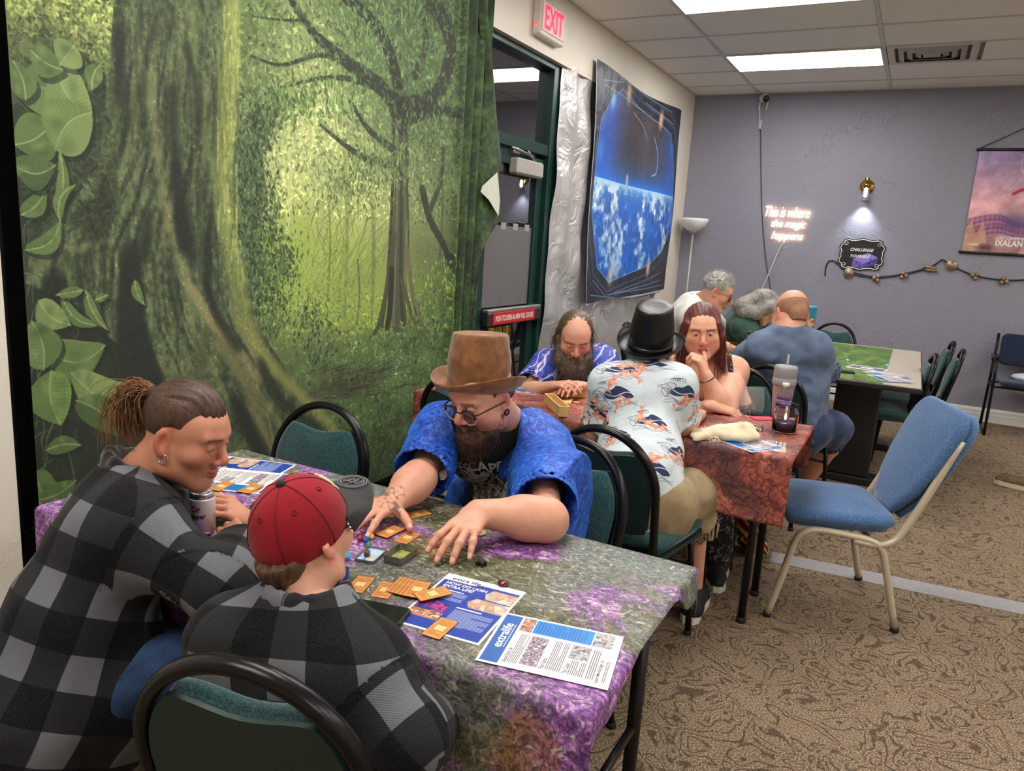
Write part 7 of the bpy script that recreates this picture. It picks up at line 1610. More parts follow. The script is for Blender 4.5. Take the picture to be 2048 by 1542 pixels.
# neon sign
n = empty('neon_sign', tuple(Bk(1575, 448, .03)), 0, 'white neon script sign glowing on the grey wall', 'neon sign')
Mn = mat('neon_tube', srgb(255, 240, 224), .4, emit=2.6)
for key, px, py, wd, ht in (('neon1', 1575, 424, .44, .105), ('neon2', 1577, 450, .34, .10), ('neon3', 1574, 474, .31, .105)):
    c = Bk(px, py, .03)
    o = text_mesh(key, frame(c-np.array(n.location), XB, ZB, NB), w=wd, h=ht).build('neon_lettering', Mn, n); md = o.modifiers.new('depth', 'SOLIDIFY'); md.thickness = .012
pl = [Bk(*q, .012)-np.array(n.location) for q in [(1530, 412), (1562, 408), (1580, 414), (1620, 418), (1621, 435), (1616, 462), (1606, 486), (1540, 484), (1538, 456), (1530, 436)]]
t = NT('glow_tinted_acrylic'); t.set(Base_Color=srgb(216, 170, 140), Roughness=.1, Alpha=.12); mb = MB(); k = len(pl); mb.raw(pl+[p+A(0, -.004, 0) for p in pl], [tuple(range(k)), tuple(range(2*k-1, k-1, -1))]+[(i, (i+1) % k, k+(i+1) % k, k+i) for i in range(k)]); mb.build('acrylic_backing', t.m, n)  # clear acrylic backing; the sign's orange glow is put into its tint
tag(MB().tube(spline([Bk(1566, 487, .02), Bk(1558, 500, .015), Bk(1543, 535, .012), Bk(1527, 572, .012), Bk(1515, 600, .012), Bk(1500, 690, .012)], 24), .007, 8).build('power_cord', M_cable_w), 'white power cord running down from the neon sign', 'cord')
# security camera with its cord
c = Bk(1531, 192, .0); s = empty('security_camera', tuple(c), 0, 'small white security camera under the ceiling on the grey wall', 'camera')
MB().box((-.03, -.03, -.01), (.03, 0, .06), bev=.006).build('mount', M_white, s); MB().tube([A(0, -.02, .0), A(0, -.06, -.02)], .014, 10).build('arm', M_white, s)
d = unit(A(.45, -.8, -.25)); Mx = frame(A(0, -.05, -.03), unit(np.cross(A(0, 0, 1), d)), np.cross(d, unit(np.cross(A(0, 0, 1), d))), d)
MB().lathe([(.0, -.05), (.034, -.05), (.038, -.04), (.038, .055), (.034, .06)], 20, M=Mx).build('body', M_white, s); MB().lathe([(.034, .058), (.034, .064), (.02, .066), (0, .066)], 20, M=Mx).build('lens_face', mat('lens_black', srgb(14, 14, 16), .1), s)
for q in (-.045, .03): MB().tube([A(q+.01, -.03, -.03), A(q, -.035, -.14)], .006, 8).build('antenna', M_white, s)
cd = empty('camera_cord', tuple(Bk(1521, 230)), 0, 'cord with white plugs hanging down the grey wall from the security camera', 'cord'); o0 = Bk(1521, 230)
MB().tube([Bk(1519, 205, .015)-o0, Bk(1519, 240, .012)-o0, Bk(1517, 256, .012)-o0], .007, 8).build('plug_lead', M_cable_w, cd); MB().tube([Bk(1523, 240, .014)-o0, Bk(1519, 258, .014)-o0], [.008, .014], 8).build('plug', M_cable_w, cd)
MB().tube(spline([p-o0 for p in (Bk(1521, 257, .01), Bk(1522, 330, .009), Bk(1524, 420, .012), Bk(1532, 520, .009), Bk(1543, 592, .009), Bk(1552, 700, .009))], 28), .0055, 8).build('cord_run', M_cable_d, cd)
# brass wall lamp
c = Bk(1734, 374); s = empty('wall_lamp', tuple(c), 0, 'small brass wall lamp with a lit glass tube shining down the grey wall', 'wall lamp')
MB().lathe([(0, 0), (.068, 0), (.066, .012), (.03, .018), (0, .018)], 28, M=frame(A(0, 0, 0), XB, ZB, NB)).build('back_plate', M_brass, s)
MB().tube([A(0, -.01, .0), A(0, -.065, .0)], .010, 10).build('arm', M_brass, s); MB().lathe([(0, .085), (.020, .085), (.022, .08), (.022, .03), (.034, .025), (.034, -.005), (.0, -.005)], 20, c=(0, -.065, 0)).build('socket', M_brass, s)
t = NT('crystal_glass'); t.set(Base_Color=(1, 1, 1), Roughness=.08, Transmission_Weight=1.0, IOR=1.3); MB().lathe([(.030, -.005), (.032, -.125), (.028, -.125), (.026, -.005)], 20, c=(0, -.065, 0)).build('glass_shade', t.m, s)
MB().lathe([(0, -.01), (.014, -.015), (.016, -.10), (0, -.115)], 14, c=(0, -.065, 0)).build('bulb', mat('bulb_glow', srgb(226, 236, 255), .4, emit=14.0), s)
L = bpy.data.lights.new('lamp_light', 'SPOT'); L.energy = 9; L.color = (.80, .88, 1.0); L.spot_size = R_(95); L.spot_blend = .9; L.shadow_soft_size = .02; lo = bpy.data.objects.new('lamp_light', L); COL.objects.link(lo); lo.parent = s; lo.location = (0, -.07, -.135)
# plaque
c = Bk(1723, 509); s = empty('wall_plaque', tuple(c), 0, 'black scalloped plaque with a purple die, mounted under the brass lamp', 'plaque')
def bracket(w_, h_):
    q = [(.0, 1.04), (.12, 1.0), (.30, .94), (.52, .92), (.66, .98), (.84, .90), (.86, .70), (.97, .58), (1.0, .40), (.93, .22), (.96, 0)]; q = [(x*w_, y*h_) for x, y in q]
    return q+[(x, -y) for x, y in q[::-1][1:]]+[(-x, -y) for x, y in q[1:]]+[(-x, y) for x, y in q[::-1][1:-1]]
Mx = frame(A(0, 0, 0), XB, ZB, NB); MB().prism(bracket(.212, .155)[::-1], 0, .014, M=Mx).build('board', M_black, s); ol = bracket(.198, .142)
MB().tube([A(x, -.0155, z) for x, z in ol], .0032, 6, closed=True).build('white_border', M_white_ink, s)
for sx in (-1, 1):
    for sz in (-1, 1): MB().tube([A(sx*(.150+.018*math.cos(a)*(.5+a/8)), -.0155, sz*(.105+.014*math.sin(a)*(.5+a/8))) for a in np.linspace(0, 5.5, 14)], .002, 5).build('corner_flourish', M_white_ink, s)
Mp = mat('die_purple', srgb(108, 84, 168), .5, var=.06); Mp2 = mat('die_purple_pale', srgb(140, 118, 200), .5, var=.06); Mp3 = mat('die_purple_deep', srgb(78, 58, 138), .5, var=.06)
for vs, m_ in (([(-.07, -.045), (.06, .02), (.15, -.02), (.03, -.09)], Mp2), ([(-.07, -.045), (.03, -.09), (.03, -.13), (-.075, -.125)], Mp), ([(.03, -.09), (.15, -.02), (.15, -.085), (.03, -.13)], Mp3)): MB().raw([(x, -.0150, z) for x, z in vs], [(0, 1, 2, 3)]).build('printed_die_face', m_, s)
for x, z in ((-.03, -.08), (.0, -.11), (.08, -.08), (.12, -.055), (.09, -.045)): MB().lathe([(.008, 0), (.008, .0005)], 10, M=frame(A(x, -.0155, z), XB, ZB, NB)).build('die_pip', M_black, s)
text_mesh('chal', frame(A(-.0, -.0165, .045), XB, ZB, NB), w=.21, h=.030).build('lettering', M_white_ink, s); text_mesh('your', frame(A(-.01, -.0165, -.018), XB, ZB, NB), w=.18, h=.028).build('lettering', M_white_ink, s)
# garland of little ornaments
gp = [(1650, 552), (1652, 533), (1659, 522), (1672, 524), (1697, 545), (1753, 555), (1807, 549), (1860, 535), (1885, 520), (1900, 530), (1950, 551), (2008, 560), (2060, 558), (2110, 545)]
s = empty('garland', tuple(Bk(1800, 545)), 0, 'black ribbon garland with small bronze ornaments strung across the grey wall', 'garland'); o0 = Bk(1800, 545)
MB().tube(spline([Bk(*q, .012)-o0 for q in gp], 70), .0065, 6).build('ribbon', mat('black_ribbon', srgb(30, 30, 34), .6), s)
MB().tube(spline([Bk(q[0], q[1]-2, .010)-o0 for q in gp[4:9]], 40), .0045, 6).build('ribbon', MATS['black_ribbon'], s)
Mo = mat('bronze_ornament', srgb(148, 126, 100), .4, .5, var=.25, vscale=60)
for i, q in enumerate([(1697, 546), (1753, 557), (1807, 551), (1860, 536), (1903, 531), (1950, 552), (2008, 562), (2062, 560)]):
    c = Bk(*q, .02)-o0; m_ = MB()
    if i in (0, 4): m_.lathe([(0, -.006), (.046, -.006), (.05, 0), (.046, .006), (.03, .004), (.026, .010), (0, .012)], 20, M=frame(c, XB, ZB, NB))
    elif i == 3: m_.tube([c-XB*.05+ZB*.012, c+XB*.05-ZB*.004], .016, 10); m_.tube([c-XB*.04-ZB*.018, c+XB*.06-ZB*.022], .014, 10)
    else:
        for k in range(3): a = k*2.1+i; m_.lathe([(0, -.022), (.018, -.012), (.020, .006), (.008, .022), (0, .024)], 10, c=tuple(c+A(math.cos(a)*.022, 0, math.sin(a)*.022)))
    m_.build('ornament', Mo, s)
# hanging scroll poster: abstract stand-in picture, lettering as printed
s = empty('scroll_poster', tuple(Bk(2010, 405)), 0, 'pink and purple fantasy scroll poster hung by a cord on the grey wall', 'poster'); o0 = Bk(2010, 405); x0, x1, z0, z1 = .335, 1.02, 1.575, 2.50
def paint_scroll():
    W, H = 360, 480; cv = Canvas(W, H, (196, 140, 158)); n = fbm(H, W, 120, 5, seed=41); n2 = fbm(H, W, 40, 4, seed=42); yy = np.linspace(0, 1, H)[:, None]; xx = np.linspace(0, 1, W)[None]
    top = np.array([150, 132, 178.]); mid = np.array([226, 170, 176.]); low = np.array([150, 110, 110.]); a = np.where((yy < .5)[..., None], top+(mid-top)*(yy*2)[..., None], mid+(low-mid)*((yy-.5)*2)[..., None])+np.zeros((H, W, 1)); a = a*(.75+.5*n[..., None]); cv.a = (a/255).astype(np.float32)
    for k in range(9): cv.stroke(spline([(-10, 330+k*12), (120, 300+k*10), (230, 340+k*7), (380, 300+k*11)], 20), 10, [(96, 70, 130), (170, 60, 110), (60, 56, 110), (196, 90, 130)][k % 4], .55, 8)
    for x, w_ in ((20, 60), (70, 40), (300, 70), (340, 50)): cv.poly([(x-w_, 480), (x-w_*.5, 380), (x, 330), (x+w_*.4, 390), (x+w_, 480)], (206, 160, 130), .8)
    for k in range(14): a_ = k/14*2*PI; cv.stroke([(250, 60), (250+200*math.cos(a_), 60+200*math.sin(a_))], 2, (240, 225, 225), .5)
    for r_ in (30, 44, 70): cv.stroke(arc(250, 60, r_, r_, 0, 6.3, 40), 2.5, (240, 220, 220), .7)
    cv.stroke(spline([(170, 200), (210, 180), (250, 215), (300, 190), (330, 230)], 20), [14]*20, (170, 44, 58), .8, 6); cv.stroke(spline([(230, 150), (245, 220), (240, 300)], 14), 22, (150, 60, 66), .7, 8); cv.glow(200, 330, 120, 60, (70, 60, 110), .7); cv.glow(280, 390, 90, 40, (150, 110, 150), .6); cv.glow(90, 455, 60, 30, (60, 36, 40), .8)
    cv.a *= (.85+.3*n2[..., None]); cv.a = np.clip(cv.a, 0, 1); return cv.image('scroll_print')
me = MB().raw([A(x0, YB-.014, z0)-o0, A(x1, YB-.014, z0)-o0, A(x1, YB-.014, z1)-o0, A(x0, YB-.014, z1)-o0, A(x0, YB-.011, z0)-o0, A(x1, YB-.011, z0)-o0, A(x1, YB-.011, z1)-o0, A(x0, YB-.011, z1)-o0], [(0, 1, 2, 3), (7, 6, 5, 4), (0, 4, 5, 1), (2, 6, 7, 3), (1, 5, 6, 2), (3, 7, 4, 0)]).mesh('scroll_sheet'); setuv(me, [(0, 0), (1, 0), (1, 1), (0, 1)]*2)
add('scroll_sheet', me, print_mat('scroll_paper', paint_scroll(), .55), s)
for z in (z0, z1): MB().tube([A(x0-.025, YB-.014, z)-o0, A(x1+.025, YB-.014, z)-o0], .013, 10).build('rod', M_black, s)
MB().tube([A(x0, YB-.012, z1+.01)-o0, A((x0+x1)/2, YB-.010, z1+.20)-o0, A(x1, YB-.012, z1+.01)-o0], .004, 6).build('hanging_cord', M_black, s)
text_mesh('magic', frame(A(x0+.085, YB-.0155, z0+.075)-o0, XB, ZB, NB), w=.085, h=.022).build('lettering', M_white_ink, s); text_mesh('lost', frame(A(x0+.36, YB-.0155, z0+.145)-o0, XB, ZB, NB), w=.22, h=.028).build('lettering', M_white_ink, s); text_mesh('ixalan', frame(A(x0+.36, YB-.0155, z0+.10)-o0, XB, ZB, NB), w=.21, h=.055).build('lettering', M_white_ink, s)
# torchiere in the corner
c = A(-2.17, 8.06, 0); s = empty('floor_lamp', tuple(c), 0, 'slim floor lamp with a white bowl shade in the corner', 'floor lamp'); Mlp = mat('lamp_grey', srgb(176, 172, 170), .4, .3)
MB().lathe([(0, 0), (.13, 0), (.13, .012), (.03, .028), (0, .028)], 28).build('base', Mlp, s); MB().tube([A(0, 0, .02), A(0, 0, 1.62)], .011, 10).build('pole', Mlp, s); MB().lathe([(.012, 1.60), (.035, 1.62), (.04, 1.64)], 20).build('shade_holder', Mlp, s)
MB().lathe([(.03, 1.632), (.07, 1.645), (.12, 1.685), (.145, 1.735), (.150, 1.765), (.146, 1.765), (.138, 1.735), (.11, 1.69), (.06, 1.655), (0, 1.645)], 32).build('bowl_shade', mat('frosted_bowl', srgb(236, 232, 226), .5), s)

# ================================================================== ON THE FLOOR
tag(MB().box((0, 0, 0), (4.9, .135, .0022)).build('tape_strip', mat('grey_tape', srgb(150, 148, 150), .5, var=.12, vscale=40, bump=.3, bscale=120)), 'strip of grey tape stuck across the carpet', 'tape'); o = bpy.data.objects['tape_strip']; o.location = (-.42, 3.585, .0003); o.rotation_euler = (0, 0, .098)
# colourful bag under the middle table
g_ = np.random.default_rng(8); c = at(1497, 1055, z=.13); v = Vol(c-A(.2, .2, .16), c+A(.2, .2, .24), .007)
for k in range(9): a = k*.7; v.cone(c+A(.05*math.cos(a), .05*math.sin(a), -.10+.024*k), c+A(.06*math.cos(a+1.4), .06*math.sin(a+1.4), -.09+.026*k), .055, .05, .012)
v.plane(A(0, 0, .004), -UPZ); t = NT('tie_dye_cloth'); cc = t.coord('Object'); wv = t.n('TexWave', dict(wave_type='BANDS', bands_direction='DIAGONAL'), Vector=cc, Scale=7.0, Distortion=5.0, Detail=2.0); t.set(Base_Color=t.ramp(wv.outputs[1], [(0, srgb(20, 22, 24)), (.2, srgb(214, 40, 44)), (.4, srgb(240, 130, 40)), (.55, srgb(232, 214, 70)), (.75, srgb(70, 150, 60)), (.9, srgb(30, 30, 34))]), Roughness=.85)
P, F = v.verts(); o, P = solid('cloth_bag', [(P, F)], t.m); tag(o, 'crumpled red yellow and green patterned bag on the carpet under the middle table', 'bag')

# ================================================================== ON THE FRONT TABLE
def c8(x, y): return (660+.2010*x, 980+.2010*y)
def c3(x, y): return (600+.3906*x, 980+.3906*y)
def quad(cs, z):
    """centre and heading of a flat thing from its four photo corners TL, TR, BR, BL"""
    P = [at(*q, z=z) for q in cs]; c = sum(P)/4; x = (P[1]-P[0])+(P[2]-P[3]); y = (P[0]-P[3])+(P[1]-P[2]); a = math.atan2(x[1], x[0]); b = math.atan2(-y[0], y[1])
    d = (b-a+PI) % (2*PI)-PI; return c, a+d*.5
M_paper = mat('paper_white', srgb(232, 231, 230), .55, var=.02); Mi_blue = mat('ink_deep_blue', srgb(24, 58, 156), .4, var=.05); Mi_sky = mat('ink_sky_blue', srgb(0, 128, 208), .4, var=.04); Mi_mid = mat('ink_mid_blue', srgb(28, 92, 172), .4, var=.05); Mi_grey = mat('ink_grey_text', srgb(104, 104, 108), .6); Mi_black = mat('ink_black', srgb(34, 34, 38), .6)
def m_photo(name, cols, scale):
    t = NT(name); v = t.n('TexVoronoi', dict(feature='F1'), Vector=t.coord('Object'), Scale=scale); t.set(Base_Color=t.ramp(v.outputs['Color'], [(i/(len(cols)-1)*.8+.1, srgb(*q)) for i, q in enumerate(cols)]), Roughness=.4); return t.m
Mph1 = m_photo('photo_crowd', [(30, 34, 60), (90, 110, 170), (190, 150, 130), (60, 50, 70), (220, 210, 220), (140, 60, 60)], 260); Mph2 = m_photo('photo_warm', [(150, 60, 40), (214, 150, 120), (110, 70, 60), (230, 210, 190)], 150); Mph3 = m_photo('photo_cool', [(40, 50, 70), (190, 200, 214), (120, 110, 110), (220, 190, 170)], 150); Mph4 = m_photo('photo_portrait', [(206, 190, 172), (196, 150, 124), (150, 140, 128), (222, 210, 196)], 60); Mph5 = m_photo('photo_neon', [(20, 24, 70), (40, 60, 150), (210, 40, 110), (60, 30, 90)], 120)
def rects(root, name, m, L, z, W=.216, H=.279):
    """printed blocks on a sheet: (x0, y0, x1, y1) from the top left corner"""
    mb = MB()
    for (x0, y0, x1, y1) in L: mb.raw([(x0-W/2, H/2-y1, z), (x1-W/2, H/2-y1, z), (x1-W/2, H/2-y0, z), (x0-W/2, H/2-y0, z)], [(0, 1, 2, 3)])
    return mb.build(name, m, root)
def tx(root, key, x, y, w_, h_, z, m, W=.216, H=.279, ax=0):
    return text_mesh(key, Matrix.Translation((x-W/2, H/2-y, z)), w=w_, h=h_).build('lettering', m, root)
def lines(x0, x1, y0, y1, n, seed=0): g = np.random.default_rng(seed); return [(x0, y0+(y1-y0)*i/n, x0+(x1-x0)*(1 if (i+1) % 5 else g.uniform(.4, .8)), y0+(y1-y0)*i/n+(y1-y0)/n*.42) for i in range(n)]
def flyer_info(cs, z, label, tilt=0):
    c, a = quad(cs, z); r = empty('flyer', (c[0], c[1], z), a, label, 'flyer', 'printed charity flyers'); r.scale = (.82, .82, 1); MB().box((-.108, -.1395, 0), (.108, .1395, .0006)).build('sheet', M_paper, r); Z = .0008
    rects(r, 'header_band', Mi_mid, [(.007, .006, .209, .046)], Z); rects(r, 'side_panel', Mi_sky, [(.150, .082, .209, .216)], Z); tx(r, 'extralife', .118, .024, .105, .022, Z+.0003, M_white_ink); rects(r, 'header_rule', M_white_ink, [(.07, .039, .17, .0405)], Z+.0003)
    rects(r, 'photo', Mph2, [(.150, .051, .209, .080)], Z); rects(r, 'photo', Mph3, [(.150, .219, .209, .262)], Z); rects(r, 'photo', Mph1, [(.022, .088, .138, .126)], Z); rects(r, 'photo', Mph3, [(.082, .180, .138, .222)], Z)
    tx(r, 'about', .046, .056, .058, .010, Z, Mi_black); tx(r, 'fast', .042, .135, .040, .010, Z, Mi_black); tx(r, 'cause', .042, .184, .040, .010, Z, Mi_black); tx(r, 'learn', .058, .252, .085, .011, Z, Mi_black)
    rects(r, 'text_lines', Mi_grey, lines(.018, .138, .063, .085, 6, 1)+lines(.022, .138, .143, .176, 8, 2)+lines(.022, .078, .191, .224, 8, 3)+lines(.022, .136, .228, .246, 4, 4)+lines(.02, .10, .262, .270, 2, 5), Z); rects(r, 'panel_text', Mi_mid, lines(.156, .203, .09, .205, 16, 6), Z+.0003); return r
def flyer_join(cs, z, label):
    c, a = quad(cs, z); r = empty('flyer', (c[0], c[1], z), a, label, 'flyer', 'printed charity flyers'); r.scale = (.82, .82, 1); MB().box((-.108, -.1395, 0), (.108, .1395, .0006)).build('sheet', M_paper, r); Z = .0008
    W, H = .216, .279; mb = MB(); ol = [(.006, .034), (.085, .034), (.105, .024), (.210, .024), (.210, .272), (.006, .272)]; mb.raw([(x-W/2, H/2-y, Z) for x, y in ol], [tuple(range(5, -1, -1))]); mb.build('blue_ground', Mi_blue, r)
    tx(r, 'extra', .062, .020, .078, .016, Z, Mi_black); tx(r, 'how', .075, .057, .112, .030, Z+.0004, M_white_ink)
    def hexa(x, y, w_, h_, m_): mb = MB(); q = [(x-w_/2, y), (x-w_*.36, y-h_/2), (x+w_*.5, y-h_/2), (x+w_*.5, y+h_/2), (x-w_*.36, y+h_/2)]; mb.raw([(u-W/2, H/2-w2, Z+.0004) for u, w2 in q], [tuple(range(4, -1, -1))]); mb.build('photo', m_, r)
    hexa(.172, .062, .078, .052, Mph4); hexa(.160, .118, .10, .050, Mph4); hexa(.03, .172, .05, .05, Mph5); rects(r, 'photo', Mph5, [(.006, .148, .080, .190)], Z+.0002); rects(r, 'photo', Mph2, [(.006, .195, .085, .232)], Z+.0004)
    hd = MB()
    for (x, y, s_) in ((.172, .062, .011), (.170, .120, .012)): hd.lathe([(s_, 0), (s_, .0002)], 16, c=(x-W/2, H/2-y, Z+.0006))
    hd.build('portrait_face', mat('portrait_skin', srgb(224, 176, 150), .5), r)
    rects(r, 'text_lines', mat('ink_pale_blue', srgb(168, 186, 226), .5), lines(.014, .098, .092, .135, 8, 7)+lines(.100, .200, .165, .240, 15, 8), Z+.0004); rects(r, 'subheadings', M_white_ink, [(.014, .083, .085, .087), (.100, .152, .165, .157)], Z+.0004); return r
Z0 = ZT+.0012
flyer_join([c3(775, 422), c3(1152, 520), c3(865, 790), c3(510, 690)], Z0, 'dark blue flyer headed with a question, partly under the orange cards')
flyer_info([c3(893, 875), c3(1065, 632), c3(1655, 745), c3(1565, 1027)], Z0+.002, 'white flyer with blue bands lying at the near corner of the front table')
flyer_join([(570, 928), (462, 905), (415, 948), (520, 975)], Z0, 'dark blue flyer at the far edge of the front table by the tapestry')
flyer_info([(565, 940), (520, 1003), (400, 975), (470, 935)], Z0+.0012, 'white and blue flyer by the drink can, far side of the front table')
# playing cards
def card_mat():
    t = NT('card_orange'); c = t.coord('Object'); n = t.noise(c, 60, 3); t.set(Base_Color=t.ramp(n, [(.3, srgb(206, 134, 60)), (.7, srgb(232, 168, 92))]), Roughness=.45); return t.m
def make_card():
    r = empty('playing_card', (0, 0, 0), 0, 'card', 'card', 'orange playing cards'); MB().prism(rrect(-.0195, -.036, .0195, .036, .002, 3), 0, .0007).build('card_stock', mat('card_edge_brown', srgb(120, 66, 24), .5, var=.15), r)
    MB().prism(rrect(-.0180, -.0345, .0180, .0345, .0015, 3), .0007, .0009).build('card_face', card_mat(), r)
    rects(r, 'card_text', mat('card_ink', srgb(168, 104, 48), .6), [(.011, .0035, .028, .005)]+lines(.004, .035, .010, .065, 12, 3), .0011, .039, .072); rects(r, 'card_highlight', mat('card_pale', srgb(240, 196, 136), .5), [(.010, .028, .030, .046)], .00115, .039, .072); return r
card0 = [None]
def card(cs, label, z=Z0, size=1.0):
    c, a = quad(cs, z); c = A(c[0], c[1], z)
    if card0[0] is None: card0[0] = make_card(); card0[0].location = tuple(c); card0[0].rotation_euler = (0, 0, a); card0[0]['label'] = label; return card0[0]
    return dup(card0[0], tuple(c), a, label)
card([c8(285, 855), c8(460, 880), c8(320, 1025), c8(135, 1000)], 'orange card lying alone beside the child, left of the fanned cards')
card([c8(550, 915), c8(640, 925), c8(600, 1095), c8(410, 1050)], 'orange card half under the left end of the fan')
for k in range(5): card([c8(690+28*k, 862+8*k), c8(870+30*k, 890+10*k), c8(760+28*k, 1060+6*k), c8(520+88*k*.8, 1000+12*k)], ['lowest', 'second', 'third', 'fourth', 'topmost'][k]+' card of the fanned orange pile', Z0+.0012+.0011*k)
card([c8(1140, 955), c8(1215, 1030), c8(905, 1110), c8(825, 1030)], 'orange card resting on the upper left corner of the dark blue flyer', Z0+.0075)
card([c8(1110, 1262), c8(1285, 1315), c8(1080, 1497), c8(900, 1440)], 'orange card on the lower edge of the dark blue flyer', Z0+.0015)
for k in range(4): card([c8(640, 355), c8(760, 385), c8(555, 480), c8(440, 440)], ['bottom', 'lower middle', 'upper middle', 'top'][k]+' card of the neat orange deck behind the dice', Z0+.0011*k)
card([c8(780, 410), c8(920, 435), c8(760, 545), c8(625, 505)], 'orange card beside the neat deck, in front of the spread hand')
card([c8(920, 190), c8(1005, 235), c8(780, 300), c8(740, 245)], 'orange card behind the tattooed hand')
card([c8(365, 65), c8(445, 100), c8(300, 140), c8(270, 95)], 'orange card just beyond the dark cap brim'); card([c8(470, 95), c8(520, 130), c8(330, 195), c8(320, 150)], 'orange card on the white booklet beside the cap brim', Z0+.006)
card([(432, 960), (480, 970), (455, 985), (405, 975)], 'orange card behind the drink can, nearer the tapestry', Z0+.002); card([(500, 965), (530, 972), (505, 990), (470, 982)], 'orange card lying on the white flyer by the can', Z0+.003)
# white booklet under the tattooed hand
c, a = quad([(762, 990), (790, 1030), (690, 1060), (672, 1020)], Z0); r = empty('booklet', (c[0], c[1], Z0), a, 'white booklet with a dark stripe beneath the tattooed hand', 'booklet'); MB().box((-.065, -.05, 0), (.065, .05, .004), bev=.001).build('cover', M_paper, r); rects(r, 'stripe', Mi_black, [(.02, .055, .19, .072)], .0043, .216, .13)
# tin box with open lid
def tin(cs, hgt, label, inside):
    c, a = quad(cs, Z0); r = empty('card_tin', (c[0], c[1], Z0), a, label, 'tin'); r.scale = (.8, .8, .85); o = rrect(-.030, -.047, .030, .047, .009, 5); i = rrect(-.0285, -.0455, .0285, .0455, .008, 5); k = len(o); mb = MB()
    mb.raw([(x, y, 0) for x, y in o]+[(x, y, hgt) for x, y in o]+[(x, y, hgt) for x, y in i]+[(x, y, .0015) for x, y in i], [tuple(range(k-1, -1, -1))]+[(q*k+j, q*k+(j+1) % k, (q+1)*k+(j+1) % k, (q+1)*k+j) for q in range(3) for j in range(k)]+[tuple(3*k+j for j in range(k))]); mb.build('tin_wall', mat('tin_metal', srgb(140, 134, 132), .3, .8, var=.1), r)
    MB().prism(rrect(-.0275, -.0445, .0275, .0445, .008, 5), .0016, .0024).build('lining_print', inside, r); return r, c
t = NT('tin_print_sea'); n_ = t.noise(t.coord('Object'), 45, 3); t.set(Base_Color=t.ramp(n_, [(.35, srgb(70, 140, 210)), (.5, srgb(190, 215, 232)), (.68, srgb(196, 160, 110))]), Roughness=.4); ML1 = t.m
t = NT('tin_print_land'); n_ = t.noise(t.coord('Object'), 50, 3); t.set(Base_Color=t.ramp(n_, [(.35, srgb(70, 110, 60)), (.5, srgb(190, 176, 60)), (.66, srgb(90, 140, 190))]), Roughness=.4); ML2 = t.m
tin([c8(330, 578), c8(575, 640), c8(500, 750), c8(230, 680)], .009, 'shallow tin lid with a sea print, left of the deep tin', ML1); tin([c8(690, 575), c8(880, 625), c8(710, 800), c8(535, 720)], .021, 'deep open tin box with a map print in front of the spread hand', ML2)
def cube(px, py, s_, m_, label, name='game_cube', cat='game piece', z=Z0, rz=.4, bev=.12):
    c = at(px, py, z=z+s_/2); o = MB().box((-s_/2, -s_/2, 0), (s_/2, s_/2, s_), bev=s_*bev).build(name, m_); o.location = (c[0], c[1], z); o.rotation_euler = (0, 0, rz); tag(o, label, cat); return o
Mbr = mat('brown_wood_piece', srgb(104, 62, 44), .5, var=.12)
cube(*c8(368, 632), .012, Mbr, 'brown wooden cube in the shallow tin lid', z=Z0+.0025); cube(*c8(655, 700), .010, Mbr, 'dark wooden cube in the deep tin', z=Z0+.0025)
def meeple(px, py, m_, label, z=Z0, s_=.016):
    c = at(px, py, z=z+.006); mb = MB(); mb.prism([(-.5, -.5), (-.15, -.5), (0, -.2), (.15, -.5), (.5, -.5), (.28, -.05), (.6, .1), (.2, .25), (.2, .42), (0, .52), (-.2, .42), (-.2, .25), (-.6, .1), (-.28, -.05)], 0, .5, M=Matrix.Diagonal((s_, s_, s_, 1))); o = mb.build('meeple', m_); o.location = (c[0], c[1], z); tag(o, label, 'game piece')
def die(px, py, s_, col, label, glossy=True, kind='d8'):
    m_ = mat('die_%d_%d_%d' % col, srgb(*col), .2, coat=.3); bm = bmesh.new(); bmesh.ops.create_icosphere(bm, subdivisions=1 if kind == 'd20' else 1, radius=s_); c = at(px, py, z=Z0+s_*.8); me = bpy.data.meshes.new('die'); bm.to_mesh(me); bm.free(); o = add('die', me, m_); o.location = (c[0], c[1], Z0+s_*.80); o.rotation_euler = (.3, .55, .2); tag(o, label, 'die'); return o
die(*c8(305, 478), .0085, (176, 28, 36), 'red die left of the small dice group'); die(*c8(360, 492), .009, (30, 84, 170), 'dark blue die in the small dice group'); die(*c8(408, 462), .0085, (222, 204, 40), 'yellow die in the small dice group'); die(*c8(428, 420), .007, (200, 40, 40), 'small red die behind the yellow die'); die(*c8(385, 545), .008, (40, 150, 66), 'green die nearest in the small dice group'); die(*c8(160, 650), .0125, (90, 180, 230), 'large sky blue die beside the ear of the child', kind='d20'); die(*c8(395, 412), .007, (40, 70, 160), 'blue die half under the tattooed hand')
meeple(*c8(1510, 722), mat('meeple_black', srgb(24, 26, 24), .5), 'black game figure lying alone in the middle of the front table', s_=.020); meeple(*c8(1400, 555), MATS['meeple_black'], 'black game figure behind the spread fingers', s_=.012)
c = at(*c8(1722, 930), z=Z0+.004); mb = MB().lathe([(0, 0), (.010, 0), (.0125, .004), (.010, .008), (0, .0095)], 18); o = mb.build('glass_bead', mat('dark_red_glass', srgb(92, 18, 34), .1, coat=.5)); o.location = (c[0], c[1], Z0); tag(o, 'dark red glass bead above the dark blue flyer', 'bead')
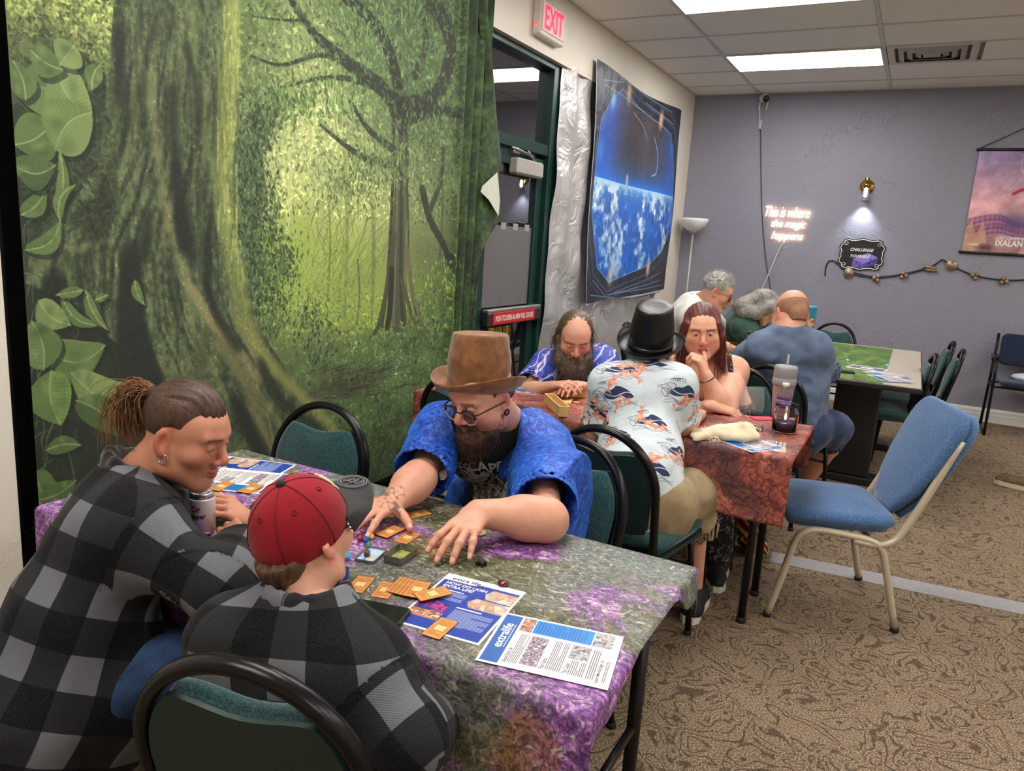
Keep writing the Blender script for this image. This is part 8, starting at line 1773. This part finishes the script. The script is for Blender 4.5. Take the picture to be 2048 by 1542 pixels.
c = at(*c8(1485, 435), z=Z0); r = empty('wooden_token', (c[0], c[1], Z0), 0, 'round pale wooden token by the bent wrist', 'token'); MB().lathe([(0, 0), (.016, 0), (.017, .002), (.016, .004), (0, .004)], 24).build('disc', mat('pale_wood', srgb(214, 170, 112), .5, var=.1), r); MB().tube([A(-.008, -.004, .0045), A(0, .006, .0045), A(.008, -.003, .0045)], .0012, 5).build('burnt_mark', Mi_black, r)
c = at(480, 1022, z=Z0); o = MB().tube([A(-.012, 0, .005), A(.012, .004, .005)], .005, 8).build('yellow_piece', mat('yellow_plastic', srgb(224, 190, 40), .4)); o.location = (c[0], c[1], Z0); tag(o, 'small yellow plastic piece near the drink can', 'game piece'); c = at(455, 1010, z=Z0); o = MB().lathe([(0, 0), (.011, 0), (.011, .003), (.007, .0035), (0, .0035)], 18).build('counter', mat('pink_plastic', srgb(226, 150, 150), .4)); o.location = (c[0], c[1], Z0); tag(o, 'pale pink counter beside the hand on the can', 'game piece')
# phone by the child's arm
c, a = quad([c3(262, 572), c3(548, 640), c3(495, 705), c3(205, 640)], Z0); r = empty('phone', (c[0], c[1], Z0), a, 'black phone lying flat by the shoulder of the child', 'phone'); r.scale = (.85, .85, 1); MB().prism(rrect(-.076, -.037, .076, .037, .010, 6), 0, .010, bev=.002).build('case', mat('phone_case', srgb(24, 24, 26), .5), r); MB().prism(rrect(-.071, -.033, .071, .033, .007, 6), .010, .0106).build('screen', mat('phone_screen', srgb(20, 24, 18), .06), r)
# drink can
c = at(406, 1068, z=ZT); r = empty('drink_can', (c[0], c[1], ZT), 0, 'white and maroon soda can in the hands of the ponytailed man', 'can'); r.scale = (.85, .85, .85); Mal = mat('can_alu', srgb(200, 200, 204), .25, .9)
MB().lathe([(0, .004), (.022, .004), (.026, 0), (.031, .010), (.033, .016)], 28).build('can_bottom', Mal, r); MB().lathe([(.033, .016), (.033, .104), (.032, .108)], 28).build('can_body', mat('can_white', srgb(214, 210, 210), .3, .3, var=.05), r); MB().lathe([(.032, .108), (.027, .118), (.0275, .122), (.026, .121), (.024, .117), (0, .117)], 28).build('can_lid', Mal, r); MB().box((-.006, -.008, .117), (.006, .014, .1185), bev=.0006).build('pull_tab', Mal, r)
def wrapc(a0): return lambda V: np.stack([(.0334)*np.cos(a0+V[:, 0]/.0334), (.0334)*np.sin(a0+V[:, 0]/.0334), V[:, 1]], 1)
for key, z, w_, h_, m_ in (('dr', .082, .024, .018, mat('maroon_ink', srgb(122, 20, 36), .4)), ('pepper', .060, .050, .020, Mi_black)): o = text_mesh(key, None, w=w_, h=h_, warp=wrapc(-1.18)).build('can_lettering', m_, r); o.location = (0, 0, z)
# snack tube behind the child's neck
c = at(668, 1190, z=ZT); r = empty('snack_pouch', (c[0], c[1], ZT), .5, 'yellow and blue snack pouch half hidden by the neck of the child', 'snack'); mb = MB(); rows = [[(wd*math.cos(a), dp*math.sin(a), z) for a in np.linspace(0, 2*PI, 21)] for z, wd, dp in ((0, .022, .012), (.01, .026, .014), (.035, .028, .013), (.055, .027, .007), (.064, .027, .001))]; mb.grid(rows); mb.build('pouch_body', mat('pouch_yellow', srgb(236, 190, 40), .3, var=.15), r); mb = MB().grid([[(wd*1.02*math.cos(a), dp*1.05*math.sin(a), z) for a in np.linspace(0, 2*PI, 21)] for z, wd, dp in ((.036, .028, .013), (.055, .0275, .0075), (.062, .027, .003))]); mb.build('pouch_label', mat('pouch_blue', srgb(40, 70, 170), .3, var=.1), r)

# ================================================================== ON THE MIDDLE TABLE
M_wood = mat('pale_pine', srgb(222, 182, 122), .5, var=.12, vscale=40, bump=.1); ZM = T2[4]+.004
def bar(pa, pb, w_, h_, label, name, z=ZM, n=1, cat='wood rack', hollow=True):
    a, b = at(*pa, z=z), at(*pb, z=z); c = (a+b)/2; L = np.linalg.norm(b[:2]-a[:2]); rz = math.atan2(b[1]-a[1], b[0]-a[0]); r = empty(name, (c[0], c[1], z), rz, label, cat)
    MB().box((-L/2, -w_/2, 0), (L/2, w_/2, .006), bev=.001).build('base_board', M_wood, r); MB().box((-L/2, -w_/2, .006), (L/2, -w_/2+.006, h_), bev=.001).build('front_board', M_wood, r); MB().box((-L/2, w_/2-.006, .006), (L/2, w_/2, h_), bev=.001).build('back_board', M_wood, r)
    for q in (-1, 1): MB().box((q*(L/2-.003)-.003, -w_/2+.006, .006), (q*(L/2-.003)+.003, w_/2-.006, h_), bev=.001).build('end_board', M_wood, r)
bar((1122, 792), (1200, 794), .045, .048, 'long pine rack standing before the bearded man', 'wooden_rack'); bar((1097, 806), (1128, 834), .045, .045, 'pine rack lying slantwise at the left end of the red rock table', 'wooden_rack')
for k in range(6): a = at(1119+3.6*k, 808, z=ZM); o = MB().box((-.005, -.05, 0), (.005, .05, .010), bev=.0015).build('wooden_stick', M_wood); o.location = (a[0], a[1]+.02, ZM+.0012); o.rotation_euler = (0, 0, .1*k-.2); tag(o, ['leftmost', 'second', 'third', 'fourth', 'fifth', 'rightmost'][k]+' pine stick in the row between the two racks', 'game piece', 'pine sticks')
c = at(1153, 806, z=ZM); o = MB().box((-.014, -.010, 0), (.014, .010, .006), bev=.001).build('wooden_tile', M_wood); o.location = tuple(c); tag(o, 'small pine tile lying before the long rack', 'game piece')
flyer_info([(1078, 776), (1055, 788), (1022, 776), (1050, 768)], ZM, 'flyer at the left end of the red rock table under a forearm'); flyer_info([(1415, 876), (1486, 906), (1570, 892), (1500, 866)], ZM, 'white flyer with a blue panel at the right end of the red rock table'); flyer_join([(1500, 900), (1548, 908), (1568, 880), (1490, 868)], ZM-.0005, 'flyer lying under the white one at the right end of the red rock table')
# canvas drawstring bag
c = at(1450, 862, z=ZM+.03); v = Vol(c-A(.2, .16, .08), c+A(.2, .16, .1), .006); ax = CRH; ay = CFH
v.ell(c+ax*.035-UPZ*.012, (.098, .062, .026), np.array([ax, ay, UPZ]), .02); v.cone(c-ax*.02-ay*.045-UPZ*.006, c+ax*.10+ay*.03+UPZ*.002, .014, .022, .02); v.cone(c-ax*.01+ay*.02, c+ax*.09+ay*.05+UPZ*.008, .02, .02, .02); v.cone(c+ax*.0-ay*.01+UPZ*.008, c+ax*.06+ay*.0+UPZ*.022, .012, .016, .02)
for k in range(7): v.cone(c-ax*.05-UPZ*.012, c-ax*(.125+.012*math.sin(k*2.1))+ay*(-.065+.018*k)-UPZ*(.022-.010*(k % 2)), .022, .009, .012)
v.plane(A(0, 0, ZM+.001), -UPZ)
P, F = v.verts(); P = folds(P, F, .0065, 8, 29); P[:, 2] = np.maximum(P[:, 2], ZM+.0005); r = empty('canvas_bag', (c[0], c[1], ZM), 0, 'cream canvas drawstring bag slumped on the red rock table', 'bag'); solid('bag_cloth', [(P, F)], m_garment('cream_canvas', srgb(206, 190, 156), srgb(232, 220, 190), 14, 420), r); q = at(1432, 880, z=ZM+.004); g = np.random.default_rng(3)
strands('bag_fringe', None, np.array([spline([q+UPZ*.012, q+A(*(g.normal(size=2)*.01), .004), q+A(*(g.normal(size=2)*.018), -.002)-ay*.012], 5) for k in range(26)]), .0014, .001, mat('cream_string', srgb(228, 216, 188), .8), r)
# candle jar
c = at(1567, 864, z=ZM); r = empty('candle_jar', (c[0], c[1], ZM), 0, 'glass candle jar with purple wax and a lit flame', 'candle'); t = NT('clear_glass'); t.set(Base_Color=(.96, .97, 1), Roughness=.03, Transmission_Weight=1.0, IOR=1.25); Mgl = t.m
MB().lathe([(0, 0), (.040, 0), (.047, .006), (.049, .02), (.049, .085), (.044, .098), (.043, .112), (.046, .114), (.046, .118), (.041, .118), (.040, .098), (.045, .084), (.045, .008), (0, .006)], 32).build('jar', Mgl, r); MB().lathe([(0, .007), (.0445, .008), (.0445, .042), (.02, .040), (0, .040)], 28).build('wax', mat('purple_wax', srgb(58, 36, 86), .35, var=.1), r); MB().tube([A(0, 0, .04), A(.001, 0, .052)], .0012, 6).build('wick', M_black, r); MB().lathe([(0, .048), (.004, .054), (.005, .062), (.002, .074), (0, .080)], 12).build('flame', mat('flame_glow', srgb(255, 206, 140), .5, emit=14), r)
lb = MB(); lb.grid([[(.0497*math.cos(a), .0497*math.sin(a), z) for a in np.linspace(-.35, .75, 12)] for z in (.022, .075)]); lb.build('jar_label', mat('orange_label', srgb(196, 96, 40), .5, var=.3, vscale=120), r)
# steel tumbler with straw, water bottle
c = at(1568, 846, z=ZM)+CFH*.06+CRH*-.0; c[2] = ZM; r = empty('tumbler', (c[0]-.004, c[1]+.03, ZM), 0, 'grey lidded tumbler with a clear straw beside the candle', 'tumbler'); Mtu = mat('tumbler_pink', srgb(176, 150, 156), .3, .2, var=.05); Mtl = mat('tumbler_grey', srgb(150, 148, 150), .5, var=.04)
MB().lathe([(0, 0), (.034, 0), (.036, .01), (.046, .15), (.047, .155)], 30).build('cup', Mtu, r); MB().lathe([(.048, .150), (.050, .155), (.050, .180), (.047, .183), (.049, .187), (.049, .225), (.046, .235), (.02, .238), (0, .238)], 30).build('lid', Mtl, r); MB().tube([A(0, .01, .12), A(.002, .01, .285)], .0045, 10).build('straw', mat('straw_clear', srgb(196, 196, 200), .15, trans=.5), r)
c = at(1562, 850, z=ZM)-CFH*.015; r = empty('water_bottle', (c[0]-.012, c[1]+.035, ZM), 0, 'small clear plastic bottle with a purple label between tumbler and candle', 'bottle'); MB().lathe([(0, 0), (.028, 0), (.031, .006), (.031, .10), (.030, .12), (.014, .150), (.0125, .165)], 26).build('bottle_body', Mgl, r); MB().lathe([(.0316, .072), (.0316, .108)], 26).build('bottle_label', mat('violet_label', srgb(120, 96, 160), .5, var=.4, vscale=90), r); MB().lathe([(.0135, .160), (.0138, .178), (0, .179)], 18).build('cap', M_white, r)
c = at(1508, 858, z=ZM); o = MB().lathe([(0, .003), (.03, .003), (.036, 0), (.042, .002), (.042, .010), (.036, .013), (.012, .014), (.010, .020), (0, .022)], 26).build('jar_lid', Mgl); o.location = (c[0], c[1], ZM); tag(o, 'clear glass jar lid lying beside the canvas bag', 'lid')
c, a = quad([(1508, 834), (1540, 830), (1542, 842), (1512, 848)], ZM); o = MB().box((-.05, -.03, 0), (.05, .03, .006), bev=.002).build('pink_wallet', mat('pink_cloth', srgb(204, 50, 90), .6, var=.1)); o.location = (c[0], c[1], ZM); o.rotation_euler = (0, 0, a); tag(o, 'flat pink wallet on the red rock table behind the bag', 'wallet')
c = at(1490, 822, z=ZM); mb = MB(); mb.grid([[(.06*q*math.cos(a)*1.0, .035*math.sin(a)*q2, z) for a in np.linspace(0, 2*PI, 25)] for z, q, q2 in ((0, 1, 1), (.03, 1.05, 1.1), (.07, 1.0, .8), (.10, .9, .35), (.115, .85, .05))]); t = NT('clear_pouch'); t.set(Base_Color=(.95, .96, .96), Roughness=.08, Alpha=.13); o = mb.build('plastic_pouch', t.m); o.location = (c[0]+.02, c[1], ZM); o.rotation_euler = (0, 0, .5); tag(o, 'clear crinkled plastic pouch beside the elbow of the red haired woman', 'pouch')

# ================================================================== ON THE FAR TABLE AND THE ARMCHAIR
ZF = .7485
c, a = quad([(1672, 739), (1698, 741), (1694, 750), (1667, 748)], ZF); r = empty('phone', (c[0], c[1], ZF), a, 'black phone on the green game mat of the far table', 'phone'); MB().prism(rrect(-.075, -.038, .075, .038, .01, 5), 0, .012, bev=.002).build('case', MATS['phone_case'], r); MB().prism(rrect(-.07, -.034, .07, .034, .007, 5), .012, .0125).build('screen', MATS['phone_screen'], r)
def flyer_grey(cs, z, label):
    c, a = quad(cs, z); r = empty('flyer', (c[0], c[1], z), a, label, 'flyer', 'printed charity flyers'); r.scale = (.82, .82, 1); MB().box((-.1395, -.108, 0), (.1395, .108, .0006)).build('sheet', M_paper, r); rects(r, 'grey_panel', mat('ink_slate', srgb(92, 96, 112), .5, var=.2, vscale=60), [(.012, .03, .267, .18)], .0008, .279, .216); rects(r, 'pale_box', M_white_ink, [(.09, .08, .19, .13)], .0010, .279, .216)
flyer_grey([(1710, 726), (1774, 737), (1758, 747), (1698, 738)], ZF+.001, 'white flyer with a slate panel on the green game mat'); flyer_info([(1731, 745), (1752, 758), (1830, 751), (1775, 742)], ZF, 'white and blue flyer on the grey end of the far table'); flyer_info([(1748, 752), (1765, 762), (1812, 764), (1790, 752)], ZF+.0012, 'flyer nearest the edge of the grey table')
for i, q in enumerate([(1668, 713), (1695, 722), (1774, 732), (1667, 722)]): c = at(*q, z=ZF); o = MB().lathe([(0, 0), (.011, 0), (.014, .005), (.009, .011), (0, .013)], 14).build('glass_gem', mat('pale_blue_glass', srgb(150, 214, 226), .1, coat=.5)); o.location = (c[0], c[1], ZF); tag(o, ['pale blue glass gem beside the sleeve of the bald man', 'pale blue glass gem in the open middle of the game mat', 'pale gem beside the slate flyer', 'second glass gem close to the sleeve of the bald man'][i], 'gem', 'glass gems')
c = at(1617, 652, y=5.75); c[2] = ZF; r = empty('game_canister', tuple(c), 0, 'blue canister with an orange picture standing behind the bald man', 'canister'); hgt = at(1617, 611, y=5.75)[2]-ZF; MB().lathe([(0, 0), (.040, 0), (.042, .004), (.042, hgt-.02), (.044, hgt-.018), (.044, hgt), (0, hgt)], 26).build('tube', mat('canister_blue', srgb(60, 150, 200), .4, var=.15), r); mb = MB(); mb.grid([[(.0428*math.cos(a), .0428*math.sin(a), z) for a in np.linspace(-2.6, -.5, 14)] for z in (hgt*.25, hgt*.75)]); mb.build('picture_band', m_photo('canister_art', [(220, 140, 40), (200, 60, 30), (240, 200, 80), (60, 140, 190)], 60), r)
c = A(.98, 7.82, .505); mb = MB(); mb.grid([[(w_*math.cos(a), d_*math.sin(a), z) for a in np.linspace(0, 2*PI, 25)] for z, w_, d_ in ((0, .13, .09), (.015, .15, .10), (.035, .13, .085), (.05, .08, .05), (.055, .0, .0))]); o = mb.build('wrapped_parcel', mat('pale_blue_plastic', srgb(186, 200, 206), .3, var=.15, vscale=18, bump=.3, bscale=60)); o.location = (c[0]+.02, c[1], c[2]); tag(o, 'pale blue plastic wrapped bundle on the navy armchair', 'parcel')
